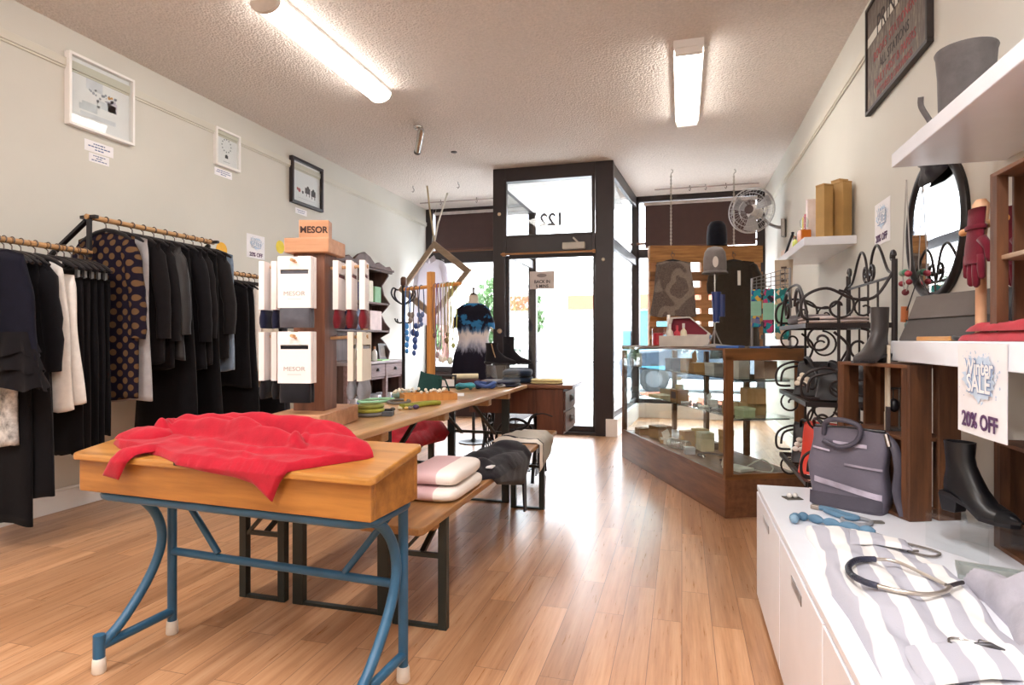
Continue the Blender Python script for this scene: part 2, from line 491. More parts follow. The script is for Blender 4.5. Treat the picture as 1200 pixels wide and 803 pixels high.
# the door: slim dark frame round one pane
d1 = struct(MB().box(-2.02, 7.0, .035, -1.985, 7.045, 2.1).box(-.985, 7.0, .035, -.95, 7.045, 2.1).box(-1.985, 7.0, .035, -.985, 7.045, .10).box(-1.985, 7.0, 2.06, -.985, 7.045, 2.12), 'door_1', FRAME, bevel=.004)
struct(MB().box(-1.985, 7.02, .10, -.985, 7.027, 2.06), 'pane', GL, d1)
struct(MB().tube([(-2.06, 6.90, 2.105), (-.94, 6.90, 2.105)], .012, 10).cb((-2.03, 6.92, 2.105), (.03, .05, .04)).cb((-.96, 6.92, 2.105), (.03, .05, .04)), 'curtain_rail', mat('a9794d', .35, metal=.4), d1)
struct(MB().cb((-1.19, 6.905, 2.175), (.26, .07, .075)).bar((-1.13, 6.90, 2.2), (-1.2, 6.9, 2.27), .02), 'door_closer', mat('b9b2a6', .4), d1, bevel=.008)
struct(MB().lathe([(.028, 0), (.03, .008), (.018, .02), (.022, .045), (.012, .055)], 14, (-2.085, 6.94, 1.20), (PI/2, 0, 0)), 'knob', mat('b7a489', .3, metal=.9), d1, smooth=True)
struct(MB().lathe([(.02, 0), (.022, .006), (.01, .016)], 10, (-2.09, 6.94, 2.59), (PI/2, 0, 0)).lathe([(.02, 0), (.022, .006), (.01, .016)], 10, (-.86, 6.94, 2.01), (PI/2, 0, 0)), 'latch', mat('c9bca6', .3, metal=.8), d1)
s = one(MB().box(-.15, -.105, 0, .15, .105, .003), 'paper_sign', mat('cfc6c2', .7), 'pale grey BACK IN 5 MINS notice taped inside the glass door', 'sign', (-1.585, 7.012, 1.80), rot=WF)
text('BACK IN', .052, INKD, s, (.0, -.02, .003), sx=.95, bold=.0012); text('5 MINS', .05, INKD, s, (0, -.072, .003), bold=.0012)
MB().lathe([(.001, 0), (.05, 0), (.05, .001)], 16, (-.005, .055, .003), sx=1.2, sy=.45).build('emblem', mat('8f8583', .7), s)
# blinds
def blind(x0, x1, z0, z1, label):
    t = T('roller_blind', label, 'blind', ((x0+x1)/2, 8.79, z1))
    h = (x1-x0)/2; L = z1-z0
    MB().box(-h, -.004, -L, h, .004, -.03).build('fabric', mat('4d3836', .75, var=.03, bmp=.15, bscale=300), t)
    MB().box(-h-.02, -.02, -.035, h+.02, .025, .01).build('cassette', mat('cdc8c8', .4), t, bevel=.006)
    MB().box(-h, -.012, -L-.03, h, .012, -L).build('bottom_bar', mat('5a3b32', .5), t, bevel=.005)
    return t
blind(-3.68, -2.20, 2.5, 3.06, 'dark brown roller blind in the window beside the white wall shelves and hutch')
blind(-.50, .96, 2.415, 3.02, 'dark brown roller blind behind the fan and the hanging pallet')
bpy.data.objects['roller_blind']['label'] = 'dark brown roller blind above the hanging diamond frame'

# ------------------------------------------------------------------ street outside
struct(MB().box(-30, 8.95, -.12, 30, 13.5, -.04), 'pavement', mat('d9d8d4', .8, var=.04))
struct(MB().box(-2.15, 7.06, -.06, -.7, 9.0, -.005), 'porch_floor', mat('d2cfca', .6, var=.04))
struct(MB().box(-40, 13.5, -.16, 40, 40, -.12), 'road', mat('b9babd', .8, var=.05))
struct(MB().box(-30, 26, -.12, 30, 30, -.02), 'far_pavement', mat('d5d4d0', .8))
b = T('shop_building', 'pale shop building across the street with orange fascia and blue shutter', 'building', (-4.0, 30.5, 0))
MB().box(-8, 0, 0, 14, 6, 5.2).build('wall', mat('e6e2da', .8), b)
MB().box(-1.5, -.4, 2.6, 8, 0, 3.3).build('fascia', mat('9c4f36', .7), b)
MB().box(1.2, -.1, .6, 4.2, .0, 2.5).build('shutter', mat('2f6c82', .6), b)
MB().box(5, -.1, 0, 6.1, 0, 2.3).build('door', mat('8a7a70', .6), b)
b = T('brick_house', 'pinkish brick house across the street behind the mannequin', 'building', (-17.9, 30, 0))
MB().box(-5, 0, 0, 5.5, 6, 4.4).build('wall', mat('c79a92', .8, var=.1), b)
MB().prism([(-3.6, 0), (3.6, 0), (0, 2.2)], 11.2, Matrix.Translation((-5.3, 3, 4.4)) @ Euler((PI/2, 0, PI/2)).to_matrix().to_4x4()).build('roof', mat('9a6b60', .8), b)
MB().box(-2, -.05, 1, 0, 0, 2.6).build('window', mat('556', .3) if False else mat('55606e', .3), b)
rnd = random.Random(5)
def tree(x, y, h, r, label, n=900, seed=1, col='3c5a2b'):
    rd = random.Random(seed)
    t = T('street_tree', label, 'tree', (x, y, 0))
    tr = MB().tube([(0, 0, 0), (.05, 0, h*.25), (-.05, .05, h*.5), (0, 0, h*.8)], [.12, .1, .08, .03], 8)
    for k in range(5):
        a = rd.uniform(0, 6.28); z = h*rd.uniform(.3, .55)
        tr.tube([(0, 0, z), (r*.35*cos(a), r*.35*sin(a), z+h*.15), (r*.6*cos(a), r*.6*sin(a), z+h*.28)], [.05, .035, .015], 6)
    tr.build('trunk', mat('5d4a3a', .9), t)
    c = MB()
    for k in range(n):
        a = rd.uniform(0, 6.28); u = rd.uniform(-1, 1); q = rd.uniform(.45, 1)**.5
        p = Vector((cos(a)*(1-u*u)**.5*r*q, sin(a)*(1-u*u)**.5*r*q, h*.62+u*h*.40*q))
        p *= 1; s_ = rd.uniform(.07, .16)
        M = Matrix.Translation(p) @ Euler((rd.uniform(0, 6), rd.uniform(0, 6), rd.uniform(0, 6))).to_matrix().to_4x4()
        c.add([(-s_, 0, 0), (0, -s_*.5, .02), (s_, 0, 0), (0, s_*.5, .02)], [(0, 1, 2, 3)], M)
    c.build('crown', mat(col, .6, var=.2), t)
tree(-5.4, 18.5, 3.0, 1.25, 'green street tree seen through the glass door', 1500, 3)
tree(-6.9, 14.6, 1.9, .9, 'low green bush outside the window behind the mannequin', 900, 8, '456636')
tree(-9.6, 15.5, 2.2, 1.0, 'green bush outside the window behind the jewellery stand', 900, 9, '48693a')
def car(x, y, rz, hexc, label):
    t = T('parked_car', label, 'car', (x, y, -.12), rz)
    prof = [(-2.1, .35), (-2.15, .75), (-1.9, .95), (-1.2, 1.0), (-.6, 1.42), (.9, 1.45), (1.6, 1.02), (2.1, .95), (2.18, .6), (2.1, .3)]
    M = Matrix.Translation((0, .82, 0)) @ Euler((PI/2, 0, 0)).to_matrix().to_4x4()
    MB().prism(prof, 1.64, M).build('body', mat(hexc, .25, coat=.5), t, bevel=.06)
    g = [(-1.08, 1.02), (-.58, 1.36), (.86, 1.39), (1.42, 1.04)]
    MB().prism(g, 1.66, Matrix.Translation((0, .83, 0)) @ Euler((PI/2, 0, 0)).to_matrix().to_4x4()).build('window', mat('20262c', .1), t)
    for sx in (-1.35, 1.35):
        for sy in (-.78, .78):
            q = MB().lathe([(.12, -.1), (.30, -.1), (.33, -.06), (.33, .06), (.30, .1), (.12, .1)], 18, (sx, sy, .33), (PI/2, 0, 0)).build('wheel', mat('1d1d20', .7), t, smooth=True)
            MB().lathe([(.05, -.11), (.19, -.105), (.19, .105), (.05, .11)], 14, (sx, sy, .33), (PI/2, 0, 0)).build('hub', mat('4a4a4e', .4), q)
    for sy in (-.6, .6): MB().cb((-2.12, sy, .72), (.08, .3, .14)).build('headlight', mat('e9ecee', .15), t, bevel=.02)
    return t
car(.75, 14.9, 0, '2d3644', 'dark car parked in the street beyond the entrance')
for o in list(bpy.data.objects):
    if o.name in ('pavement', 'porch_floor', 'road', 'far_pavement'): o['kind'] = 'structure'

# ------------------------------------------------------------------ ceiling fittings
TUBE = emit('tube_light', (1, .955, .89), LAMP); DIFF = emit('lit_diffuser', (1, .955, .89), LAMP*.8); DIFF_FILL = emit('fill_batten_diffuser', (1, .975, .96), LAMP*3.1)
def batten_round(x, y, L, label, dm=None):
    t = T('ceiling_light', label, 'ceiling light', (x, y, ZC))
    MB().box(-.09, -L/2, -.035, .09, L/2, 0).build('base', WHITE, t, bevel=.006)
    pr = [(.092*cos(a), -.03-.072*abs(sin(a))**.8) for a in [PI*k/12 for k in range(13)]]
    M = Matrix.Translation((0, L/2-.03, 0)) @ Euler((PI/2, 0, 0)).to_matrix().to_4x4()
    MB().prism([(a, b) for a, b in pr], L-.06, M).build('diffuser', dm or DIFF, t)
    for y0 in (-L/2, L/2-.03):
        MB().prism([(a*1.06, b*1.05) for a, b in pr]+[(-.092, -.001), (.092, -.001)][:0], .03, Matrix.Translation((0, y0+.03, 0)) @ Euler((PI/2, 0, 0)).to_matrix().to_4x4()).build('end_cap', mat('cfc4ba', .4), t)
    return t
def batten_tubes(x, y, L, label):
    t = T('ceiling_light', label, 'ceiling light', (x, y, ZC))
    MB().add([(-.10, -L/2, 0), (.10, -L/2, 0), (.10, L/2, 0), (-.10, L/2, 0), (-.10, -L/2, -.05), (.10, -L/2, -.05), (.10, L/2, -.05), (-.10, L/2, -.05)],
             [(0, 1, 2, 3), (4, 7, 6, 5), (0, 4, 5, 1), (1, 5, 6, 2), (2, 6, 7, 3), (3, 7, 4, 0)]).build('reflector', WHITE, t)
    for dx in (-.065, 0, .065):
        MB().tube([(dx, -L/2+.05, -.072), (dx, L/2-.05, -.072)], .019, 12).build('tube', TUBE, t, smooth=True)
    for y0 in (-L/2+.025, L/2-.025):
        MB().box(-.09, y0-.02, -.095, .09, y0+.02, -.05).build('lamp_holder', WHITE, t, bevel=.006)
    return t
batten_round(-2.36, 3.78, 1.46, 'long rounded fluorescent batten over the clothes racks')
batten_tubes(.045, 5.03, 1.5, 'fluorescent fitting with bare tubes on the ceiling near the shopfront')
for (x, y, lb) in ((-2.36, .2, 'unseen fill batten added over the back of the shop beside the clothes racks'), (.05, .4, 'unseen fill batten added over the white sideboard'),
                   (-1.2, -1.9, 'unseen fill batten added near the rear wall')):
    batten_round(x, y, 1.46, lb, DIFF_FILL)  # unseen battens added as brighter neutral fill for near walls and sideboard
t = T('spotlight', 'small chrome spotlight on the ceiling', 'spotlight', (-2.42, 5.35, ZC))
MB().lathe([(.045, 0), (.045, -.018), (.03, -.03)], 16).build('ceiling_rose', CHROME, t, smooth=True)
MB().tube([(0, 0, -.02), (.015, .0, -.06), (.02, 0, -.10)], .007, 8).build('stem', CHROME, t)
M0 = Vector((-.05, .1, -.2)); M1 = Vector((.08, -.10, -.06))
q = MB().tube([M1, M1.lerp(M0, .1), M0], [.02, .031, .031], 14).build('lamp_body', CHROME, t, smooth=True)
MB().tube([M0, M0.lerp(M1, -.08)], [.034, .034], 14).build('lamp_rim', mat('6d6866', .4, metal=.6), t, smooth=True)
one(MB().lathe([(.001, -.012), (.02, -.012), (.035, -.006), (.035, 0)], 14), 'ceiling_vent_cap', mat('3b332f', .6), 'small dark round cap on the ceiling behind the spotlight', 'cap', (-2.373, 6.178, ZC))
def hang_track(x0, x1, y, label, hooks):
    t = T('hanging_rail', label, 'rail', ((x0+x1)/2, y, ZC)); h = (x1-x0)/2
    MB().tube([(-h, 0, -.03), (h, 0, -.03)], .009, 8).build('bar', mat('a89a94', .4, metal=.3), t)
    for x in hooks:
        MB().tube([(x, 0, 0), (x, 0, -.03), (x+.012, 0, -.05), (x, 0, -.075), (x-.012, 0, -.055)], .005, 6).build('hook', mat('5a4f4b', .4, metal=.5), t)
    return t
hang_track(-3.7, -2.35, 8.25, 'slim white rail on the ceiling above the diamond frame', (-.35, .2))
hang_track(-.35, .95, 8.35, 'slim white rail on the ceiling above the hanging pallet', (-.2, .0, .25))
HOOK = mat('6a5e58', .4, metal=.5)
hk = MB().tube([(0, 0, 0), (0, 0, -.03), (.014, 0, -.045), (.014, 0, -.07), (0, 0, -.085), (-.014, 0, -.07)], .005, 6)
h0 = one(hk, 'ceiling_hook', HOOK, 'bare wire hook in the ceiling nearest the white wall', 'hook', (-3.42, 7.4, ZC), group='ceiling hooks')
dup(h0, (-2.77, 7.36, ZC), 'bare wire hook in the ceiling beside the entrance frame')
# ------------------------------------------------------------------ left wall: pictures, notes
def picture(loc, w, h, d, fcol, label, marks, rot=WL, fw=.018, name='framed_picture'):
    t = T(name, label, 'picture', loc, rot=rot)
    a, b = w/2, h/2
    MB().box(-a, -b, 0, -a+fw, b, d).box(a-fw, -b, 0, a, b, d).box(-a+fw, -b, 0, a-fw, -b+fw, d).box(-a+fw, b-fw, 0, a-fw, b, d).build('frame', fcol, t, bevel=.002)
    q = MB().box(-a+fw, -b+fw, .003, a-fw, b-fw, .008).build('print', mat('eeedf0', .6, var=.01), t)
    for k, (col, shapes) in enumerate(marks):
        m = MB()
        for s in shapes:
            if len(s) == 3: m.lathe([(.0005, 0), (s[2], 0), (s[2], .0006)], 10, (s[0], s[1], .0082))
            else: m.box(s[0], s[1], .0082, s[2], s[3], .0088)
        m.build('drawing', mat(col, .7), q)
    MB().box(-a+fw, -b+fw, d*.6, a-fw, b-fw, d*.6+.002).build('glazing', GL, t)
    return t
rnd = random.Random(3)
mk = [('d3d8df', [(-.15, -.10, -.02, -.06), (-.13, -.06, .0, -.04), (-.02, -.05, .12, .0)]),
      ('a9adba', [(rnd.uniform(-.08, .13), rnd.uniform(-.01, .06), .004+rnd.random()*.007) for k in range(22)]), ('c9c0cf', [(.06, -.05, .13, .02), (.08, .02, .12, .035)]),
      ('c9965c', [(.07, .045, .012), (.09, .05, .009)]), ('dadce4', [(-.14, -.14, .12, -.11), (-.1, .05, .02, .12)])]
picture((XL, 3.265, 2.735), .49, .475, .045, WHITE, 'white box frame with a pale misty sketch, the largest picture', mk)
mk = [('8c9298', [(.055*cos(a*.52), .035+.055*sin(a*.52), .007) for a in range(12)]), ('3c4046', [(-.018, -.075, .018, -.05), (-.01, -.05, .01, -.042)]), ('b9bcc2', [(-.04, -.11, .04, -.105)])]
picture((XL, 4.47, 2.76), .30, .325, .035, WHITE, 'small white frame with a ring of dots drawing', mk, fw=.02)
mk = [('3f3c44', [(-.02, -.09, .07, -.03), (.0, -.12, .012, -.08), (.05, -.12, .062, -.08), (.09, -.1, .17, -.04), (.1, -.13, .112, -.09), (.15, -.13, .162, -.09), (.03, -.03, .022), (.13, -.04, .022)]), ('c25a62', [(-.12, -.08, .022), (-.15, -.07, .015)]), ('55525c', [(-.06, -.09, .016)]), ('d5d3da', [(-.15, -.16, .15, -.155)])]
picture((XL, 5.645, 2.74), .56, .475, .04, mat('241a1c', .4), 'black framed print of two dark animals and a red mark', mk, fw=.03)
def note(loc, w, h, label, lines, rot=WL, name='wall_label'):
    s = one(MB().box(-w/2, -h/2, 0, w/2, h/2, .002), name, PAPER, label, 'label', loc, rot=rot)
    m = MB(); n = len(lines)
    for k, q in enumerate(lines):
        y = h*(.5-(k+1)/(n+1))
        x = -w*q/2
        rd = random.Random(k+int(loc[1]*10))
        while x < w*q/2:
            l = rd.uniform(.008, .025); m.box(x, y-h*.05, .002, min(x+l, w*q/2), y+h*.05, .0026); x += l+.005
    m.build('printed_line', INK, s)
    return s
note((XL, 3.265, 2.41), .215, .075, 'upper paper label under the largest white picture', [.4, .75, .3])
note((XL, 3.265, 2.335), .15, .06, 'lower paper label under the largest white picture', [.6, .3, .75])
note((XL, 4.44, 2.548), .21, .065, 'paper label under the small white picture', [.7, .8, .3])
note((XL, 5.565, 2.44), .2, .06, 'paper label under the black framed picture', [.7, .6])
one(MB().lathe([(.001, 0), (.065, 0), (.065, .002)], 26), 'wall_sticker', mat('f2b632', .6), 'round orange-yellow sticker on the wall above the clothes rail', 'sticker', (XL, 4.42, 1.88), rot=WL)
one(MB().lathe([(.001, 0), (.065, 0), (.065, .002)], 26), 'wall_sticker', mat('f2d832', .6), 'yellow round sticker half hidden behind the sock tower cap', 'sticker', (XL, 5.22, 2.02), rot=WL)
def sale_sign(loc, w, h, label, rot):
    s = one(MB().grid(8, 6, lambda u, v: ((u-.5)*w, (v-.5)*h, .0015+.003*sin(u*3)*(1-v))).grid(8, 6, lambda u, v: ((.5-u)*w, (v-.5)*h, .003*sin((1-u)*3)*(1-v))), 'sale_sign', PAPER, label, 'sign', loc, rot=rot)
    rd = random.Random(4); k = w/.25
    pl = []
    for i in range(44):
        a = 2*PI*i/44; r = (.064+rd.uniform(-.006, .012))*(1.1 if i % 2 else .92)
        pl.append((r*1.15*cos(a)*k, .03*k+r*.78*sin(a)*k))
    m = MB(); z = .006
    m.prism(pl, .0005, Matrix.Translation((0, 0, z)))
    for i in range(34):
        a = rd.uniform(0, 6.28); r = rd.uniform(.07, .1); m.lathe([(.0003, 0), (rd.uniform(.001, .004)*k, 0), (.0005, .0006)], 6, (r*1.15*cos(a)*k, .03*k+r*.75*sin(a)*k, z))
    m.build('splash', mat('c3d5ea', .7, var=.12), s)
    for body, y, sz in (('Winter', .052, .052), ('SALE', .012, .06)):
        text(body, sz*k, mat('7d93bb', .7), s, (.0, y*k, z+.0008), sx=.95, bold=.0035*k, ext=.0002)
        text(body, sz*k, mat('f6f6fb', .7), s, (-.001*k, (y+.001)*k, z+.0016), sx=.95, bold=.0012*k, ext=.0002)
    text('20% OFF', .052*k, INKP, s, (0, -.078*k, z), sx=.95, bold=.0012*k)
    return s
sale_sign((XL, 4.86, 1.97), .25, .22, 'winter sale 20% off sheet on the wall above the clothes', WL)
sale_sign((XR, 3.835, 1.755), .27, .24, 'winter sale 20% off sheet on the wall below the shelf of boxes', WR)

# ------------------------------------------------------------------ clothes rails
BAMB = wood('a8794b', 'd0a673', 'Y', 5, .45, 10)
def rail(name, y0, y1, z, label, ends):
    t = T('clothes_rail', label, 'clothes rail', (-3.4, (y0+y1)/2, z)); h = (y1-y0)/2
    m = MB().tube([(0, -h, 0), (0, h, 0)], .016, 12).build('pole', BAMB, t, smooth=True)
    r = MB()
    for k in range(int((y1-y0)/.09)):
        y = -h+.04+k*.09; r.lathe([(.0165, -.004), (.0185, 0), (.0165, .004)], 12, (0, y, 0), (PI/2, 0, 0))
    r.build('node_ring', mat('8a6038', .5), m)
    for y in ends:
        b = MB().bar((-.06, y, 0), (.06, y, .0), .026, .02).bar((-.45, y, -.32), (-.02, y, -.02), .03, .02).bar((-.44, y, -.36), (-.44, y, -.28), .03, .02, (0, 1, 0))
        b.build('bracket', BLACKM, t, bevel=.003)
    return t
rail('a', .9, 2.83, 1.62, 'bamboo clothes rail with white blouses and black trousers', (-.9,))
t2 = rail('b', 2.80, 3.82, 1.83, 'higher bamboo clothes rail with the polka dot coat', (-.49, .49))
MB().bar((0, -.49, 0), (0, -.49, -.24), .026, .02, (0, 1, 0)).build('drop_bar', BLACKM, t2, bevel=.003)
rail('c', 3.9, 5.2, 1.62, 'bamboo clothes rail beside the sock tower', (.6,))

def make_hanger(label, clips=False):
    t = T('coat_hanger', label, 'hanger', (0, 0, 0))
    pts = [(.012, 0, -.012)] + [(.021*cos(a), 0, .021*sin(a)) for a in [PI*k/8 for k in range(0, 9)]] + [(-.018, 0, -.012), (0, 0, -.026), (0, 0, -.06)]
    MB().tube(pts, .0032, 6).build('hook', HOOK, t, smooth=True)
    m = MB()
    for s in (-1, 1): m.tube([(0, 0, -.058), (s*.07, 0, -.072), (s*.15, 0, -.10), (s*.20, 0, -.128)], [.013, .014, .013, .009], 8)
    if clips: m.tube([(-.2, 0, -.128), (.2, 0, -.128)], .006, 6)
    m.build('shoulder_bar', BLACKM, t, smooth=True)
    if clips:
        for s in (-1, 1): MB().cb((s*.15, 0, -.15), (.02, .016, .05)).build('clip', STEEL, t)
    return t
HP = make_hanger('black hanger on the bamboo rail of white blouses'); HP['group'] = 'hangers on the blouse rail'
HC = make_hanger('black clip hanger holding trousers at the end of the blouse rail', True); HC['group'] = 'clip hangers with trousers'
used = [0, 0]
def hang(y, z, label, group, clips=False, rz=0):
    k = 1 if clips else 0; p = HC if clips else HP
    if not used[k]:
        used[k] = 1; p.location = (-3.4, y, z); p['label'] = label; p['group'] = group; p.rotation_euler = (0, 0, rz)
    else: dup(p, (-3.4, y, z), label, rz, group=group)
def polka():
    m, nt, bs, N, L = newmat('polka_dot_cloth'); tc = N('ShaderNodeTexCoord')
    sp = N('ShaderNodeSeparateXYZ'); L(tc.outputs['Object'], sp.inputs[0])
    cb = N('ShaderNodeCombineXYZ'); L(sp.outputs['X'], cb.inputs[0]); L(sp.outputs['Z'], cb.inputs[1])
    mp = N('ShaderNodeMapping'); mp.inputs['Rotation'].default_value = (0, 0, PI/4); L(cb.outputs[0], mp.inputs[0])
    vo = N('ShaderNodeTexVoronoi'); vo.voronoi_dimensions = '2D'; vo.inputs['Scale'].default_value = 17; vo.inputs['Randomness'].default_value = .12
    L(mp.outputs[0], vo.inputs['Vector'])
    L(ramp(nt, vo.outputs['Distance'], [(.30, lin('6c5138')), (.36, lin('1d1826'))]), bs.inputs['Base Color'])
    bs.inputs['Roughness'].default_value = .9; bs.inputs['Specular IOR Level'].default_value = .1
    bump(nt, bs, noise_n(nt, tc.outputs['Object'], 220, 2), .3, .002)
    return m
BK = [cloth_mat(c, sheen=.05) for c in ('100e11', '141114', '121014', '171315', '0e0c0f')]
NAVY = cloth_mat('131320', sheen=.05); PUFF = mat('1c1819', .55, bmp=.6, bscale=26)
WHT = cloth_mat('e9e3dd', var=.04); CREAM = cloth_mat('d9cfc0', var=.06); LGREY = cloth_mat('a9a6a8', var=.05); SPECK = cloth_mat('b9b6b3', var=.35)
MESHG = cloth_mat('77757a', var=.2)
Z1, Z2 = 1.62, 1.83
def put(name, label, cat, y, z, m, wt, wb, L, hg, hl, sl=None, clips=False, rz=0, dz=.062, dx=0, extra=None, grp=None, **k):
    seed = int(y*1000)
    if clips: dz = .165
    g = one(garment(wt, wb, L, seed=seed, slope=.06 if clips else .28, **k), name, m, label, cat, (-3.4+dx, y, z-dz), rz, group=grp, smooth=True, ang=2.5)
    if sl:
        for s in (-1, 1): sleeve(s, wt, sl, .056, seed=seed+s, slope=.28, out=.075).build('sleeve', m, g, smooth=True)
    hang(y, z, hl, hg, clips, rz)
    return g
g1, l1 = 'hangers on the blouse rail', 'black hanger on the bamboo rail of white blouses'
g2, l2 = 'hangers on the higher rail', 'black hanger on the higher bamboo rail of dark coats'
g3, l3 = 'hangers on the rail by the sock tower', 'black hanger on the bamboo rail beside the sock tower'
gc, lc = 'clip hangers with trousers', 'black clip hanger holding trousers at the end of the blouse rail'
put('skirt_dress', 'speckled grey dress with its hem showing below the black tops', 'dress', 2.315, Z1, SPECK, .14, .15, 1.0, g1, l1)
put('mesh_top', 'grey sheer mesh top beside the ruffled black top', 'top', 2.13, Z1, MESHG, .19, .22, .62, g1, l1)
g = put('ruffled_top', 'black top with ruffled tiers at the hem', 'top', 2.235, Z1, NAVY, .19, .29, .55, g1, l1, folds=6, amp=.02, dx=.10)
for k in range(3):
    def rf(u, v, k=k):
        a = 2*PI*u; w_ = .24+.03*k+.035*v; x = w_*(abs(cos(a))**.8)*(1 if cos(a) > 0 else -1); y = (.045+.028*v)*sin(a)
        q = sin(u*2*PI*11+k)*.016*v
        return (x*(1+q*.9), y+q*.8*(1 if sin(a) > 0 else -1), -.42-.085*k-.11*v+.012*sin(u*2*PI*7+k*2)*v)
    MB().grid(70, 5, rf, cu=True).build('ruffle', BK[1], g, smooth=True)
put('long_dress', 'long black flared dress reaching nearly to the floor', 'dress', 2.385, Z1, BK[0], .18, .28, 1.28, g1, l1, folds=4, amp=.02, d=.024)
put('slip_dress', 'narrow black slip dress hanging lowest of all the clothes', 'dress', 2.345, Z1, BK[4], .16, .2, 1.41, g1, l1, folds=3, d=.02)
put('cardigan', 'plain black cardigan next to the white blouses', 'cardigan', 2.43, Z1, BK[2], .20, .21, 1.02, g1, l1, sl=.55)
put('blouse', 'long white crinkled blouse beside the black cardigan', 'blouse', 2.505, Z1, WHT, .19, .255, .84, g1, l1, folds=8, amp=.014, d=.03)
put('blouse', 'white sleeveless blouse with rounded top next to the black trousers', 'blouse', 2.57, Z1, WHT, .18, .27, .70, g1, l1, dz=.15, slope=.1, folds=7, amp=.014, d=.03) if False else \
    one(garment(.19, .27, .72, seed=77, slope=.12, folds=7, amp=.014, d=.032), 'blouse', WHT, 'white strapless top with rounded edge next to the black trousers', 'blouse', (-3.4, 2.575, Z1-.15), smooth=True, ang=2.5)
hang(2.575, Z1, l1, g1)
trl = ['black trousers next to the white strapless top', 'second pair of black trousers from the white strapless top', 'third pair of black trousers from the white strapless top', 'fourth pair of black trousers from the white strapless top', 'black trousers next to the polka dot coat']
for k in range(5):
    put('trousers', trl[k], 'trousers', 2.625+.042*k, Z1, BK[(k*2+1) % 5], .19, .20, 1.0+.03*(k % 2)-.02*k, gc, lc, clips=True, folds=4, amp=.009, d=.016)
# higher rail
POLKA = polka()
put('coat', 'dark coat with brown polka dots', 'coat', 2.93, Z2, POLKA, .22, .245, 1.03, g2, l2, sl=.58, folds=3, amp=.012, d=.04)
put('tunic', 'light grey tunic behind the polka dot coat', 'tunic', 3.02, Z2, LGREY, .22, .25, 1.05, g2, l2, folds=3)
bl = [('coat', 'black wool coat next to the light grey tunic', .22, .25, .82, BK[3], .58), ('jacket', 'black jacket between the wool coat and the puffer coat', .21, .24, .86, BK[1], .6),
      ('coat', 'charcoal quilted puffer coat with full sleeves', .23, .27, .80, PUFF, .55), ('dress', 'long black dress just past the quilted puffer coat', .2, .27, 1.32, BK[0], None), ('coat', 'black coat just past the long black dress', .22, .25, .88, BK[2], .6),
      ('jacket', 'black jacket second from the wall end of the higher rail', .21, .24, .84, BK[3], .58), ('dress', 'long black gown hanging near the end of the higher rail', .2, .26, 1.34, BK[4], None), ('shirt', 'charcoal shirt with collar at the end of the higher rail', .21, .23, .80, cloth_mat('1a1719'), .55), ('top', 'pale blue top peeking out at the end of the higher rail', .21, .22, .9, cloth_mat('7d8ea3'), None)]
yy = 3.115
for k, (nm, lb, a, b, L, m, sl) in enumerate(bl):
    put(nm, lb, nm, yy, Z2, m, a, b, L, g2, l2, sl=sl, folds=4, amp=.012, rz=.05*sin(k*2.1)); yy += .083 if k != 2 else .09
bl = [('jumper', 'black jumper starting the rail beside the sock tower', .2, .23, .82, BK[1]), ('dress', 'long black dress on the rail beside the sock tower', .2, .25, 1.18, BK[0]), ('shirt', 'white shirt on the rail beside the sock tower', .2, .235, .72, WHT), ('cardigan', 'cream cardigan on the rail beside the sock tower', .2, .24, .80, CREAM), ('cardigan', 'beige cardigan half hidden behind the navy socks', .2, .23, .84, cloth_mat('c9bdac')),
      ('blouse', 'thin black blouse after the beige cardigan', .2, .22, .9, BK[2]), ('dress', 'long black dress half hidden behind the sock tower', .2, .24, 1.2, BK[4]), ('jumper', 'charcoal jumper hidden deepest behind the sock tower', .2, .24, 1.15, cloth_mat('3a373c'))]
yy = 3.94
for k, (nm, lb, a, b, L, m) in enumerate(bl):
    put(nm, lb, nm, yy, Z1, m, a, b, L, g3, l3, sl=.5 if nm == 'cardigan' else None, folds=4); yy += .068
# swing tags on the long clothes
for k, (y, z, lb) in enumerate(((4.40, .62, 'white paper swing tag on the long black dress by the tower'), (4.55, .55, 'white paper swing tag lower behind the sock tower'))):
    one(MB().box(-.04, -.002, -.03, .04, .002, .03), 'swing_tag', PAPER, lb, 'tag', (-3.14, y, z), rz=.6)
# ------------------------------------------------------------------ school desk and red sweater
DESKW = wood('94602a', 'bf863f', 'X', 2.2, .32, 11, coat=.3); DESKW2 = wood('8d5926', 'b57b3a', 'X', 2.4, .34, 11)
BLUE = mat('2c5e80', .38, var=.06)
t = T('school_desk', 'old wooden school desk on blue tube legs', 'desk', (-1.36, 1.66, 0), -.06)
def zt(y): return .704+(y+.15)*.16
m = MB()
x0, x1, y0, y1 = -.555, .555, -.135, .135
def slant(m, x0, x1, y0, y1, za, zb):
    return m.add([(x0, y0, za), (x1, y0, za), (x1, y1, za), (x0, y1, za), (x0, y0, zb(y0)), (x1, y0, zb(y0)), (x1, y1, zb(y1)), (x0, y1, zb(y1))],
                 [(0, 3, 2, 1), (4, 5, 6, 7), (0, 1, 5, 4), (1, 2, 6, 5), (2, 3, 7, 6), (3, 0, 4, 7)])
slant(m, x0, x1, y0, y0+.02, .60, zt); slant(m, x0, x1, y1-.02, y1, .60, zt)
slant(m, x0, x0+.02, y0+.02, y1-.02, .60, zt); slant(m, x1-.02, x1, y0+.02, y1-.02, .60, zt); m.box(x0+.02, y0+.02, .60, x1-.02, y1-.02, .615)
bx = m.build('box', DESKW2, t, bevel=.004)
ld = MB()
n = 20
ol = []
